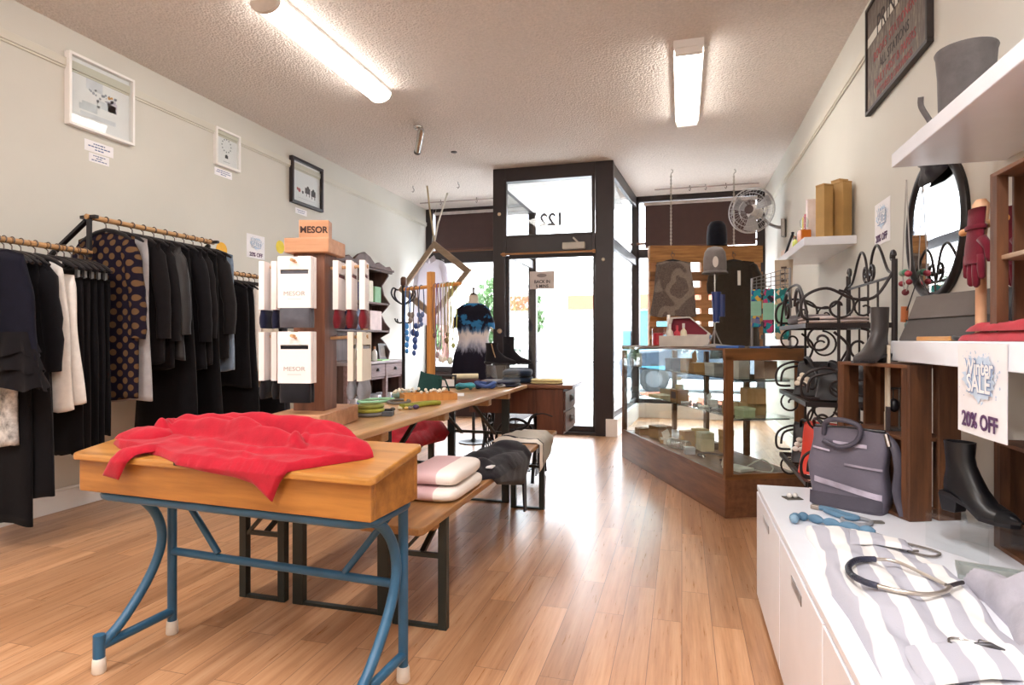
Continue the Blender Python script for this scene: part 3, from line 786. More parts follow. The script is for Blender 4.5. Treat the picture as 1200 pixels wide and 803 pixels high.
for cxx, cyy, a0 in ((.572, -.153, -PI/2), (.572, .143, 0), (-.572, .143, PI/2), (-.572, -.153, PI)):
    r = .022; px_ = cxx-r*(1 if cxx > 0 else -1); py_ = cyy+r*(1 if cyy < 0 else -1)
    for k in range(6): a = a0+PI/2*k/5; ol.append((px_+r*cos(a), py_+r*sin(a)))
ld.add([(x, y, zt(y)) for x, y in ol]+[(x, y, zt(y)+.022) for x, y in ol], [tuple(range(len(ol)-1, -1, -1)), tuple(range(len(ol), 2*len(ol)))]+[(i, (i+1) % len(ol), len(ol)+(i+1) % len(ol), len(ol)+i) for i in range(len(ol))])
lid = ld.build('lid', DESKW, t, bevel=.006)
MB().box(-.125, -.155, zt(-.15)+.012, -.075, -.146, zt(-.15)+.0235).build('edge_chip', mat('3a2a1c', .8), lid)
def arc(pts, n=6):
    """Catmull-Rom through the points"""
    P = [Vector(p) for p in pts]; out = []
    for i in range(len(P)-1):
        a = P[max(i-1, 0)]; b = P[i]; c = P[i+1]; d = P[min(i+2, len(P)-1)]
        for k in range(n):
            u = k/n
            out.append(.5*((2*b)+(c-a)*u+(2*a-5*b+4*c-d)*u*u+(3*b-a-3*c+d)*u**3))
    out.append(P[-1]); return out
R_ = .0165
for s in (-1, 1):
    x = .487*s
    MB().tube(arc([(x, -.115, .085), (x, -.03, .14), (x, .07, .25), (x, .12, .36), (x, .10, .46), (x, .03, .54), (x, -.06, .578)], 5), R_, 10).build('curved_leg', BLUE, t, smooth=True)
    MB().tube([(x, .165, .04), (x, .165, .582)], R_, 10).build('leg', BLUE, t, smooth=True)
    MB().tube([(x, -.118, .05), (x, -.118, .125)], R_*1.1, 10).build('leg', BLUE, t, smooth=True)
    MB().tube([(x, -.118, .085), (x, .165, .085)], R_*.95, 10).build('foot_bar', BLUE, t, smooth=True)
    for y in (-.118, .165):
        MB().lathe([(.019, 0), (.022, .004), (.02, .045), (.018, .05)], 12, (x, y, 0)).build('foot_cap', mat('e6e0d6', .5), t, smooth=True)
    MB().tube([(x*.96, .165, .565), (x*.55, .165, .325)], .012, 8).build('brace', BLUE, t, smooth=True)
MB().tube([(-.487, .165, .31), (.487, .165, .31)], R_*.9, 10).build('stretcher', BLUE, t, smooth=True)
lp = []
for cxx, cyy, a0 in ((.52, -.10, -PI/2), (.52, .165, 0), (-.52, .165, PI/2), (-.52, -.10, PI)):
    r = .06; px_ = cxx-r*(1 if cxx > 0 else -1); py_ = cyy+r*(1 if cyy < 0 else -1)
    for k in range(6): a = a0+PI/2*k/5; lp.append((px_+r*cos(a), py_+r*sin(a), .582))
MB().tube(lp, R_, 10, closed=True).build('top_frame', BLUE, t, smooth=True)

RED = cloth_mat('a6172a', .85, 150, .5, .07); RED2 = cloth_mat('c5283a', .9)
EDGE_ = -.158
def deskmap(x, y, h):
    if y >= EDGE_: return (x, y, zt(y)+.0225+h*sm((y-EDGE_)/.02+.5))
    return (x, EDGE_-.003-h*.6, zt(EDGE_)+.0225-(EDGE_-y))
rid = [((-.38, .06), (.04, .03), .034, .05), ((-.06, .02), (.23, -.03), .032, .052), ((-.36, .10), (.36, .095), .045, .06), ((-.39, .06), (-.35, -.02), .03, .035), ((.23, -.05), (.20, .05), .02, .022), ((.22, .05), (.46, .0), .035, .026), ((-.25, -.03), (.10, -.075), .022, .014), ((-.05, -.10), (.2, -.13), .016, .009), ((.10, -.08), (.40, -.06), .02, .012), ((-.42, .0), (-.30, .03), .02, .02)]
fr_ = [(-.51, -.05), (-.44, -.085), (-.35, -.10), (-.22, -.12), (-.10, -.165), (.02, -.178), (.12, -.185), (.19, -.20), (.25, -.245), (.275, -.19), (.31, -.145), (.38, -.09), (.47, -.02)]
bk_ = [(-.52, -.02), (-.48, .03), (-.40, .085), (-.25, .12), (-.05, .125), (.15, .125), (.30, .115), (.40, .07), (.48, .0)]
sw = cloth(fr_, bk_, 150, 70, deskmap, .020, .006, 3, rid, edge=.06, freq=9)
swo = one(sw, 'sweater', RED, 'bright red knitted sweater draped over the school desk', 'sweater', (-1.36, 1.66, 0), -.06, smooth=True, ang=3)
cloth([(-.285, -.045), (-.33, -.11), (-.37, -.16), (-.405, -.215)], [(-.20, -.05), (-.25, -.12), (-.30, -.17), (-.335, -.225)], 24, 12, lambda x, y, h: deskmap(x, y, h+.012), .016, .004, 8, edge=.3).build('sleeve', RED, swo, smooth=True, ang=3)
cloth([(-.50, -.055), (-.42, -.07), (-.33, -.05), (-.30, -.0)], [(-.50, -.005), (-.44, .02), (-.38, .04), (-.33, .05)], 24, 12, lambda x, y, h: deskmap(x, y, h+.02), .026, .006, 9, edge=.3).build('sleeve', RED, swo, smooth=True, ang=3)
cloth([(.06, -.172), (.14, -.178), (.20, -.195), (.245, -.23), (.275, -.178)], [(.05, -.12), (.14, -.10), (.2, -.10), (.26, -.11), (.30, -.13)], 30, 12, lambda x, y, h: deskmap(x, y, h+.01), .008, .003, 12, edge=.2).build('hem', RED, swo, smooth=True, ang=3)

# ------------------------------------------------------------------ beer table and benches
PINE = wood('b08455', 'd2a777', 'Y', 2.5, .35, 12, coat=.2); GREEN = mat('1d2624', .4, var=.05)
BENCHW = wood('865c34', 'b0804d', 'Y', 2.5, .4, 12)
def plank(m, hx, y0, y1, z0, z1, r=.025):
    ol = []
    for cxx, cyy, a0 in ((hx, y0, -PI/2), (hx, y1, 0), (-hx, y1, PI/2), (-hx, y0, PI)):
        px_ = cxx-r*(1 if cxx > 0 else -1); py_ = cyy+r*(1 if cyy == y0 else -1)
        for k in range(5): a = a0+PI/2*k/4; ol.append((px_+r*cos(a), py_+r*sin(a)))
    return m.prism(ol, z1-z0, Matrix.Translation((0, 0, z0)))
def trestle(t, hx, y, ztop, post=.04, px_=None):
    px_ = px_ or hx-.06
    for s in (-1, 1):
        MB().box(s*px_-post/2, y-.016, 0, s*px_+post/2, y+.016, ztop).build('leg', GREEN, t, bevel=.003)
    MB().box(-px_, y-.012, .0, px_, y+.012, .012).build('foot_bar', GREEN, t)
    MB().box(-px_, y-.008, ztop*.62, px_, y+.008, ztop*.62+.018).build('crossbar', GREEN, t)
def brace(t, p, q): MB().bar(p, q, .022, .012).build('brace', GREEN, t)
t = T('trestle_table', 'long pine trestle table covered with jewellery', 'table', (-1.34, 3.16, 0))
plank(MB(), .25, -1.322, 1.19, .742, .77).build('tabletop', PINE, t, bevel=.007)
for y in (-1.0, -.35, .35, .78): MB().box(-.225, y-.03, .70, .225, y+.03, .742).build('cleat', PINE, t, bevel=.006)
for y in (-.95, .79): trestle(t, .25, y, .742, .05, .195)
for s in (-1, 1):
    brace(t, (s*.12, -.95, .46), (s*.12, -.45, .735)); brace(t, (s*.12, .79, .46), (s*.12, .29, .735))
def bench(x, y0, y1, label):
    t = T('bench', label, 'bench', (x, (y0+y1)/2, 0)); h = (y1-y0)/2
    plank(MB(), .123, -h, h, .432, .46).build('seat', BENCHW, t, bevel=.006)
    for y in (-h+.26, h-.37):
        trestle(t, .123, y, .432, .035, .095)
        brace(t, (-.09, y, .26), (.06, y, .42)); brace(t, (0, y, .27), (0, y+(.32 if y < 0 else -.32), .425))
    for y in (-h+.18, 0, h-.12): MB().box(-.10, y-.025, .405, .10, y+.025, .432).build('cleat', BENCHW, t)
    return t
bench(-.967, 1.90, 4.22, 'pine bench with pink and black clothes on the window side of the trestle table')
bench(-1.71, 1.95, 4.15, 'pine bench with red and grey clothes between the trestle table and the clothes rails')
bpy.data.objects['bench']['label'] = 'pine bench carrying the folded pink clothes and the black jacket'
bpy.data.objects['bench.001']['label'] = 'pine bench carrying the red and grey clothes'

def folded(name, label, cat, m, loc, w, d, h, n=2, rz=0, seed=1, group=None, edge=None):
    """folded clothes: n rounded layers, one object"""
    mb = MB(); rd = random.Random(seed)
    for k in range(n):
        z0 = h*k/n; zc = z0+h/n*.5; hh = h/n*.5
        ww = w*(.5-.02*rd.random()); dd = d*(.5-.02*rd.random())
        def fn(u, v, zc=zc, hh=hh, ww=ww, dd=dd, k=k):
            a = 2*PI*u; b = PI*(v-.5)
            cx_ = abs(cos(a))**.35*(1 if cos(a) > 0 else -1); sx_ = abs(sin(a))**.35*(1 if sin(a) > 0 else -1)
            r = cos(b)**.25 if abs(b) < PI/2-.001 else 0
            x = ww*cx_*r; y = dd*sx_*r
            return (x, y, zc+hh*abs(sin(b))**.8*(1 if b > 0 else -1)+.006*noise.noise(Vector((x*9, y*9, seed+k*3)))*r)
        mb.grid(40, 14, fn, cu=True)
    return one(mb, name, m, label, cat, loc, rz, group, smooth=True, ang=1.3)
PINK = cloth_mat('e0bfc0', var=.03); OFFW = cloth_mat('f0e8e2', var=.03)
def pinkwhite():
    m, nt, bs, N, L = newmat('pink_and_white_knit'); tc = N('ShaderNodeTexCoord'); sp = N('ShaderNodeSeparateXYZ'); L(tc.outputs['Object'], sp.inputs[0])
    L(ramp(nt, sp.outputs['X'], [(.028, lin('ddbabd')), (.031, lin('f3ece6'))]), bs.inputs['Base Color']); bs.inputs['Roughness'].default_value = .9
    bump(nt, bs, noise_n(nt, tc.outputs['Object'], 200, 2), .3, .002); return m
PW = pinkwhite()
folded('folded_jumper', 'pink and white folded jumper at the bottom of its pair on the bench', 'jumper', PW, (-.965, 2.40, .4605), .245, .40, .055, 1, 0, 4)
folded('folded_jumper', 'pink and white folded jumper on top of its pair on the bench', 'jumper', PW, (-.97, 2.42, .517), .24, .39, .06, 1, .03, 5)
BLK = cloth_mat('211e25', var=.12)
def benchmap(xe, z):
    def f(x, y, h):
        if x <= xe: return (x, y, z+h)
        return (xe+.004+h*.7, y, z-(x-xe))
    return f
jk = one(cloth([(-1.10, 2.66), (-1.0, 2.60), (-.90, 2.60), (-.845, 2.66), (-.80, 2.74)], [(-1.12, 3.30), (-1.0, 3.42), (-.88, 3.40), (-.78, 3.34), (-.69, 3.2)], 46, 50, benchmap(-.842, .461), .022, .008, 21,
          [((-1.08, 2.7), (-.92, 3.4), .07, .03), ((-.95, 2.6), (-.86, 3.1), .06, .03), ((-1.02, 3.2), (-.84, 3.35), .07, .03), ((-1.0, 2.8), (-.88, 2.75), .05, .02)], edge=.08, freq=5), 'jacket', BLK, 'black jacket crumpled on the bench beside the pink jumpers', 'jacket', smooth=True, ang=3)
cloth([(-.835, 3.20), (-.833, 3.20)], [(-.835, 3.27), (-.833, 3.27)], 2, 2, lambda x, y, h: (x, y, .45), .01, 0) if False else None
MB().add([(-.842, 3.20, .45), (-.842, 3.27, .45), (-.832, 3.215, .16), (-.832, 3.265, .155), (-.83, 3.20, .45), (-.83, 3.27, .45), (-.824, 3.215, .16), (-.824, 3.265, .155)],
         [(0, 2, 3, 1), (4, 5, 7, 6), (0, 4, 6, 2), (1, 3, 7, 5), (2, 6, 7, 3)]).build('tie_belt', BLK, jk)
MB().box(-.88, 2.70, .500, -.85, 2.755, .506).build('label_patch', PAPER, jk)

# low table on ornate iron sewing frame
IRONB = mat('1b1a1e', .45)
def spiral(c, r0, r1, a0, a1, n, pl):
    out = []
    for k in range(n+1):
        t_ = k/n; r = r0+(r1-r0)*t_; a = a0+(a1-a0)*t_
        p, q = r*cos(a), r*sin(a)
        out.append((c[0]+p, c[1], c[2]+q) if pl == 'xz' else (c[0], c[1]+p, c[2]+q))
    return out
def knit_stripe():
    m, nt, bs, N, L = newmat('cream_knit_with_border'); tc = N('ShaderNodeTexCoord'); sp = N('ShaderNodeSeparateXYZ'); L(tc.outputs['Object'], sp.inputs[0])
    L(ramp(nt, sp.outputs['Y'], [(.0, lin('2b2930')), (.0, lin('eee8de')), (.035, lin('2b2930')), (.05, lin('b9b3a9'))]), bs.inputs['Base Color'])
    r = bs.inputs['Base Color'].links[0].from_node
    r.color_ramp.interpolation = 'CONSTANT'; bs.inputs['Roughness'].default_value = .9
    bump(nt, bs, noise_n(nt, tc.outputs['Object'], 160, 2), .4, .003); return m
one(cloth([(-.17, .01), (0, .0), (.17, .0), (.30, .0)], [(-.13, .36), (0, .42), (.15, .36), (.24, .28)], 34, 30, benchmap(.127, 0), .02, .006, 33, [((-.1, .05), (.12, .3), .06, .03)], edge=.07), 'striped_jumper', knit_stripe(), 'cream knitted jumper with a dark striped border at the end of the bench', 'jumper', (-.97, 3.62, .461), .0, smooth=True, ang=3)
# clothes on the other bench
one(cloth([(-1.83, 3.26), (-1.7, 3.22), (-1.62, 3.24), (-1.57, 3.30)], [(-1.83, 3.95), (-1.7, 4.05), (-1.6, 4.02), (-1.53, 3.9)], 40, 44, benchmap(-1.587, .461), .05, .008, 41, [((-1.75, 3.3), (-1.64, 3.9), .09, .05), ((-1.68, 3.3), (-1.63, 3.9), .05, .02)], edge=.1, freq=6), 'jumper', RED2, 'dark red jumper heaped on the bench under the trestle table', 'jumper', smooth=True, ang=3)
one(cloth([(-1.83, 2.66), (-1.7, 2.64), (-1.62, 2.66), (-1.57, 2.70)], [(-1.83, 3.18), (-1.7, 3.2), (-1.6, 3.18), (-1.56, 3.1)], 30, 30, benchmap(-1.587, .461), .05, .014, 43, [((-1.75, 2.8), (-1.62, 3.1), .08, .03)], edge=.08), 'jumper', SPECK if False else cloth_mat('75716e', var=.25), 'grey flecked jumper on the bench under the trestle table', 'jumper', smooth=True, ang=3)

# sewing-machine cabinet at the end of the trestle table
WALN = wood('4d2a1c', '74442e', 'Z', 2.5, .4, 10); WALNX = wood('5a3423', '85563b', 'X', 2.5, .35, 10, coat=.3)
t = T('sewing_cabinet', 'dark wooden treadle sewing cabinet with drawers and iron legs', 'sewing table', (-1.2, 4.68, 0))
MB().box(-.40, -.28, .735, .43, .25, .765).build('top', WALNX, t, bevel=.006)
MB().box(-.38, -.24, .54, .16, -.22, .735).build('apron', WALN, t)
dc = MB().box(.16, -.26, .40, .36, .22, .735).build('drawer_case', WALN, t, bevel=.004)
for z in (.42, .575):
    d_ = MB().box(.36, -.24, z, .372, .20, z+.14).build('drawer', wood('553026', '6f4436', 'Y', 3), dc, bevel=.003) if False else MB().box(.36, -.24, z, .372, .20, z+.14).build('drawer', wood('553026', '6f4436', 'Y', 3), t, bevel=.003)
    MB().tube(spiral((.378, -.02, z+.07), .03, .008, 0, PI*3, 16, 'yz'), .005, 6).ball((.385, -.02, z+.07), .013).build('handle', STEEL, d_, smooth=True)
for sx in (-.30, .12):
    f = MB()
    f.tube(arc([(sx, -.24, .02), (sx, -.18, .2), (sx, -.10, .34), (sx, -.16, .5), (sx, -.22, .72)], 5), .013, 8)
    f.tube(arc([(sx, .22, .02), (sx, .16, .2), (sx, .08, .34), (sx, .14, .5), (sx, .2, .72)], 5), .013, 8)
    for k in range(4):
        z = .12+.15*k
        f.tube(spiral((sx, -.01, z+.03), .07, .012, -.5, PI*2.6, 20, 'yz'), .008, 6); f.tube([(sx, -.16+.02*k, z), (sx, .14-.02*k, z)], .008, 6)
    for k in range(5): f.tube([(sx, -.12+.055*k, .05), (sx, -.10+.05*k, .70)], .006, 6)
    f.build('iron_leg', IRONB, t, smooth=True)
fp = MB()
for k in range(8): fp.bar((-.25+.045*k, -.14, .09), (-.25+.045*k, .14, .09), .009)
for k in range(5): fp.bar((-.26, -.14+.07*k, .09), (.08, -.14+.07*k, .09), .009)
fp.build('treadle', IRONB, t)
f = MB(); f.tube(arc([(.0, -.25, .42), (.08, -.25, .45), (.12, -.25, .52), (.2, -.25, .55), (.28, -.25, .53)], 5), .012, 8).build('iron_scroll', IRONB, t, smooth=True)
f = MB(); f.tube(spiral((-.09, .05, .3), .16, .16, 0, 2*PI, 28, 'xz'), .012, 8).tube([(-.25, .05, .3), (.07, .05, .3)], .006, 6).tube([(-.09, .05, .14), (-.09, .05, .46)], .006, 6)
f.build('flywheel', IRONB, t, smooth=True)
folded('folded_scarf', 'folded pale yellow scarf on the sewing cabinet', 'scarf', cloth_mat('e6d59c', var=.04), (-.99, 4.55, .766), .25, .18, .035, 2, .1, 61)
folded('folded_jeans', 'folded blue denim behind the acrylic stand', 'denim', cloth_mat('2c3a52', var=.2), (-1.24, 4.62, .766), .24, .30, .10, 2, .2, 62)
# ------------------------------------------------------------------ sock tower on the trestle table
TW = wood('5a3728', '82553f', 'Z', 3, .5, 10); TWL = wood('b07c58', 'cf9c76', 'X', 3, .5, 10)
TX, TY, TZ, TR = -1.343, 2.034, .77, .18
t = T('sock_tower', 'wooden sock display tower with pegs standing on the trestle table', 'display stand', (TX, TY, TZ), TR)
MB().box(-.098, -.195, 0, .098, .195, .065).build('base', TWL, t, bevel=.003)
MB().box(-.06, -.06, .065, .06, .06, .65).build('post', TW, t, bevel=.002)
MB().box(-.085, -.085, .65, .085, .085, .705).build('cap', TWL, t, bevel=.004)
PEG = wood('b98a5a', 'd8b083', 'Y', 4)
for z in (.60, .335):
    for k in range(4):
        a = k*PI/2
        MB().tube([(.055*sin(a), -.055*cos(a), z), (.205*sin(a), -.205*cos(a), z+.008)], .006, 8).build('peg', PEG, t, smooth=True)
bl = T('brand_block', 'small wooden block with dark lettering on top of the sock tower', 'sign', (TX-.0, TY-.0, TZ+.705), TR+.16)
MB().box(-.055, -.028, 0, .055, .028, .075).build('block', TWL, bl, bevel=.002)
text('MESOR', .034, mat('3a2018', .7), bl, (0, -.0285, .037), (PI/2, 0, 0), bold=.001, sx=.95)
CARD = mat('f1e9e6', .6, var=.01); CARDC = mat('e6dccb', .6, var=.02)
def sock_pack(label, side, lev, k, sock, group, card=CARD, ln=.165, first=None, tilt=0):
    a = side*PI/2; z = (.60, .335)[lev]+.006
    d = (.172 if side == 0 else .19)-k*(.026 if side == 0 else .048)
    lx, ly = d*sin(a), -d*cos(a)
    wx = TX+lx*cos(TR)-ly*sin(TR); wy = TY+lx*sin(TR)+ly*cos(TR)
    rz = TR+a+(0 if side == 0 else tilt)
    t = T('sock_pack', label, 'socks', (wx, wy, TZ+z), rz, group)
    w_ = .06
    c = MB()
    c.box(-w_, -.010, -ln, w_, -.008, -.045).box(-w_, -.010, -.03, w_, -.008, .015).box(-w_, -.010, -.045, -w_*.85, -.008, -.03).box(w_*.85, -.010, -.045, w_, -.008, -.03)
    c.box(-w_, .008, -ln, w_, .010, .015).box(-w_-.001, -.010, -ln, -w_+.001, .010, .015).box(w_-.001, -.010, -ln, w_+.001, .010, .015).box(-w_, -.010, .015, -.012, .010, .017).box(.012, -.010, .015, w_, .010, .017)
    c.build('card_sleeve', card, t)
    s_ = MB()
    s_.grid(20, 10, lambda u, v: ((w_*.94)*(abs(cos(2*PI*u))**.5)*(1 if cos(2*PI*u) > 0 else -1), (.0075+.010*sm((v-.62)/.2)*(1-sm((v-.9)/.1)*.7))*(abs(sin(2*PI*u))**.7)*(1 if sin(2*PI*u) > 0 else -1), -.034-(ln+.035)*v), cu=True)
    s_.f.append(tuple(range(20))); s_.f.append(tuple(200+i for i in range(19, -1, -1)))
    s_.build('sock', sock, t, smooth=True, ang=1.2)
    if side == 0:
        text('MESOR', .022, mat('a9a29f', .6), t, (0, -.0105, -.115), (PI/2, 0, 0), sx=1.15)
        MB().box(-.025, -.0106, -.135, .025, -.010, -.133).build('fine_print', mat('c9c1be', .6), t)
    MB().tube([(0, -.011, .004), (.004, -.013, -.006), (.010, -.011, -.004)], .0025, 6).build('fastener', PEG, t)
    return t
SK = {k: cloth_mat(c, weave=400) for k, c in (('grey', '55555c'), ('black', '1b191d'), ('navy', '1d2038'), ('red', '6d1d26'), ('lgrey', '85868d'))}
sock_pack('grey socks in a white card sleeve on the tower front, upper peg', 0, 0, 0, SK['grey'], None)
sock_pack('grey socks second on the upper front peg, mostly behind the first pack', 0, 0, 1, SK['grey'], None)
sock_pack('black socks in a white card sleeve on the tower front, lower peg', 0, 1, 0, SK['black'], None)
sock_pack('black socks second on the lower front peg, mostly behind the first pack', 0, 1, 1, SK['black'], None)
O_ = ['outermost', 'middle', 'innermost']
for k in range(3):
    sock_pack('wine red socks in a white sleeve, %s on the upper peg towards the hutch' % O_[k], 1, 0, k, SK['red'], 'wine red sock packs', tilt=.2-.04*k)
    sock_pack('navy socks in a white sleeve, %s on the upper peg towards the clothes' % O_[k], 3, 0, k, SK['navy'], 'navy sock packs', tilt=.1)
    sock_pack('black socks in a white sleeve, %s on the lower peg towards the clothes' % O_[k], 3, 1, k, SK['black'], 'black sock packs', tilt=.1)
for k in range(2):
    sock_pack('light grey socks in a cream sleeve, %s on the lower peg towards the hutch' % ('outer' if k == 0 else 'inner'), 1, 1, k*1.0, SK['lgrey'], 'cream sock packs', CARDC, tilt=.05+.2*k)

# ------------------------------------------------------------------ hutch
HW = wood('6f5751', '94797a', 'Y', 3, .6, 8); HWD = wood('4b3630', '6b4f48', 'Z', 3, .6, 8)
t = T('hutch', 'tall wooden hutch with carved crown and drawers against the wall', 'hutch', (XL+.03, 6.37, 0))
hy = .68
MB().box(0, -hy, .82, .46, hy, .85).build('worktop', wood('8f8285', 'b3a6a6', 'Y', 3, .5, 8), t, bevel=.005)
MB().box(0, -hy+.02, .04, .02, hy-.02, 1.95).build('back_panel', HWD, t)
MB().box(.02, -hy+.03, .30, .43, hy-.03, .325).build('shelf', HW, t)
for y in (-hy+.03, -.235, .215, hy-.03):
    MB().box(.39, y-.025, 0, .44, y+.025, .82).build('post', HW, t, bevel=.004)
MB().box(.38, -hy+.03, .64, .42, hy-.03, .66).build('drawer_rail', HW, t)
for y in (-hy+.02, hy-.035): MB().box(.02, y, .04, .41, y+.015, .82).build('side_panel', HWD, t)
for y in (-.445, -.01, .435):
    d_ = MB().box(.02, y-.195, .665, .435, y+.195, .815).build('drawer', HW, t, bevel=.006)
    MB().tube([(.436, y-.03, .745), (.455, y-.015, .74), (.455, y+.015, .74), (.436, y+.03, .745)], .008, 6).ball((.445, y, .755), .014).build('handle', BLACKM, d_, smooth=True)
def side_panel(y):
    pr = [(0, .85), (.24, .85), (.26, .95), (.20, 1.05), (.13, 1.12), (.25, 1.18), (.26, 1.24), (.19, 1.32), (.14, 1.42), (.22, 1.50), (.26, 1.55), (.18, 1.66), (.15, 1.78), (.24, 1.90), (.24, 1.95), (0, 1.95)]
    return MB().prism(pr, .025, Matrix.Translation((0, y+.0125, 0)) @ Euler((PI/2, 0, 0)).to_matrix().to_4x4())
for y in (-hy+.04, hy-.04): side_panel(y).build('side_panel', HWD, t)
for z in (1.19, 1.53): MB().box(.02, -hy+.05, z, .25, hy-.05, z+.022).build('shelf', HWD, t, bevel=.003)
cr = [(-hy-.02, 0), (hy+.02, 0), (hy+.02, .05), (hy-.05, .09), (hy-.15, .07), (.35, .11), (.25, .08), (.13, .15), (0, .19), (-.13, .15), (-.25, .08), (-.35, .11), (-hy+.15, .07), (-hy+.05, .09), (-hy-.02, .05)]
MB().prism(cr, .035, Matrix.Translation((.235, 0, 1.93)) @ Matrix(((0, 0, 1, 0), (1, 0, 0, 0), (0, 1, 0, 0), (0, 0, 0, 1)))).box(.0, -hy-.01, 1.95, .30, hy+.01, 1.975).build('crown', HWD, t, bevel=.006)
def bottle(name, label, col, loc, h, r, cap='caps', group=None, capcol='d9d4cc'):
    t = T(name, label, 'bottle', loc, group=group)
    MB().lathe([(r*.9, 0), (r, .004), (r, h*.55), (r*.85, h*.66), (r*.4, h*.74), (r*.35, h*.8)], 16).build('body', col, t, smooth=True)
    MB().lathe([(r*.42, h*.8), (r*.42, h), (r*.3, h)], 12).build('cap', mat(capcol, .4), t, smooth=True)
    return t
CB = glass_mat('pale_bottle_glass', (.85, .92, .9), 1.5)
HX = XL+.03
bottle('glass_bottle', 'clear glass bottle on the hutch worktop nearest the sock tower', CB, (HX+.33, 6.02, .85), .24, .035)
bottle('glass_bottle', 'white bottle with brown cap on the hutch worktop', mat('e9e6e0', .3), (HX+.36, 6.15, .85), .19, .035, capcol='9a5b34')
bottle('glass_bottle', 'pale green bottle on the hutch worktop', mat('a9c9a8', .3), (HX+.34, 6.28, .85), .22, .03)
bottle('glass_bottle', 'white bottle with orange cap on the hutch worktop', mat('efe9e4', .3), (HX+.37, 6.41, .85), .17, .032, capcol='c27a45')
one(MB().box(-.1, -.13, 0, .1, .13, .012), 'paper_pad', mat('a8d890', .6), 'light green pad on the hutch worktop', 'pad', (HX+.34, 6.55, .8505), .15)
t = T('framed_photo', 'small dark frame leaning on the hutch worktop', 'frame', (HX+.22, 6.90, .85), rot=(0, -.12, 0))
MB().box(-.012, -.10, 0, .012, -.075, .2).box(-.012, .075, 0, .012, .10, .2).box(-.012, -.075, 0, .012, .075, .025).box(-.012, -.075, .175, .012, .075, .2).build('frame', mat('3a2a22', .5), t)
MB().box(-.008, -.075, .025, .006, .075, .175).build('picture', mat('6b5544', .6, var=.3), t)
def carton(name, label, hexc, loc, d, rz=0, cat='box', m=None, stripe=None, group=None):
    t = one(MB().box(-d[0]/2, -d[1]/2, 0, d[0]/2, d[1]/2, d[2]), name, m or mat(hexc, .6), label, cat, loc, rz, group, bevel=min(d)*.06)
    if stripe:
        MB().box(d[0]/2, -d[1]*.3, d[2]*.2, d[0]/2+.001, d[1]*.3, d[2]*.8).build('print', mat(stripe, .6), t)
    return t
carton('gift_box', 'green box on the top shelf of the hutch', '7fae84', (HX+.14, 6.80, 1.552), (.14, .16, .2))
carton('gift_box', 'cream box on the top shelf of the hutch', 'd8d2bc', (HX+.14, 6.60, 1.552), (.14, .16, .26))
carton('gift_box', 'dark blue box on the top shelf of the hutch', '3a4668', (HX+.14, 6.40, 1.552), (.14, .16, .22))
carton('gift_box', 'pale pink box on the lower wall shelf of the hutch', 'd8c0bc', (HX+.14, 6.75, 1.212), (.14, .30, .24))
carton('gift_box', 'amber box on the lower wall shelf of the hutch', 'a9743f', (HX+.16, 6.48, 1.212), (.12, .12, .12))
carton('gift_box', 'navy box on the lower wall shelf of the hutch', '2c2a52', (HX+.14, 6.25, 1.212), (.14, .26, .25))
for k, (y, c, st, lb) in enumerate(((5.98, 'e8e8ec', '3c63a0', 'white box with blue print low in the hutch nearest the tower'), (6.12, 'b9bcc6', None, 'plain white box low in the hutch, second from the tower'), (6.22, 'c9ccd4', '9aa0ac', 'grey white box low in the hutch'), (6.48, 'f0f0f4', '5a74b4', 'white box with blue print low in the hutch, middle bay'), (6.62, 'b4b6c0', None, 'plain white box low in the hutch, middle bay'), (6.80, 'eef0f4', '3c63a0', 'white box with blue print low in the hutch, farthest bay'))):
    carton('storage_box', lb, c, (HX+.30, y, .3255), (.2, .085, .125), stripe=st)

# ------------------------------------------------------------------ coat stand, hanging diamond, shirt, mannequin
t = T('coat_stand', 'black coat stand with curled hooks near the window', 'coat stand', (-3.08, 6.41, 0))
MB().tube([(0, 0, .05), (0, 0, 1.72)], .02, 12).build('pole', BLACKM, t, smooth=True)
MB().lathe([(.024, 1.72), (.034, 1.73), (.034, 1.80), (.02, 1.82)], 14).build('finial', wood('4a2f22', '6b4632', 'Z'), t, smooth=True)
for k in range(4):
    a = PI*.85+k*PI/2
    p = [(0, 0, 1.50), (.06, 0, 1.52), (.13, 0, 1.56), (.17, 0, 1.62), (.15, 0, 1.68), (.11, 0, 1.675)]
    MB().tube(arc([(x*cos(a), x*sin(a), z) for x, _, z in p], 5), .010, 8).build('hook', BLACKM, t, smooth=True)
    p = [(0, 0, 1.30), (.07, 0, 1.29), (.11, 0, 1.31), (.12, 0, 1.34)]
    MB().tube(arc([(x*cos(a), x*sin(a), z) for x, _, z in p], 5), .008, 8).build('hook', BLACKM, t, smooth=True)
    MB().tube(arc([(0, 0, .12), (.1*cos(a), .1*sin(a), .10), (.2*cos(a), .2*sin(a), .05), (.26*cos(a), .26*sin(a), .012)], 5), .012, 8).build('leg', BLACKM, t, smooth=True)
DW = wood('8d7862', 'ab967e', 'X', 3, .6, 6)
t = T('hanging_decoration', 'empty weathered wooden frame hung from the ceiling as a diamond', 'decoration', (-3.18, 7.55, 1.895))
C4 = [Vector((0, 0, .525)), Vector((.525, 0, .115)), Vector((-.02, 0, -.525)), Vector((-.52, 0, -.125))]
for k in range(4):
    a, b = C4[k], C4[(k+1) % 4]; i0, i1 = a*.80, b*.80
    y0, y1 = -.025, .025
    MB().add([(a.x, y0, a.z), (b.x, y0, b.z), (i1.x, y0, i1.z), (i0.x, y0, i0.z), (a.x, y1, a.z), (b.x, y1, b.z), (i1.x, y1, i1.z), (i0.x, y1, i0.z)],
             [(0, 3, 2, 1), (4, 5, 6, 7), (0, 1, 5, 4), (1, 2, 6, 5), (2, 3, 7, 6), (3, 0, 4, 7)]).build('frame_side', DW, t, bevel=.004)
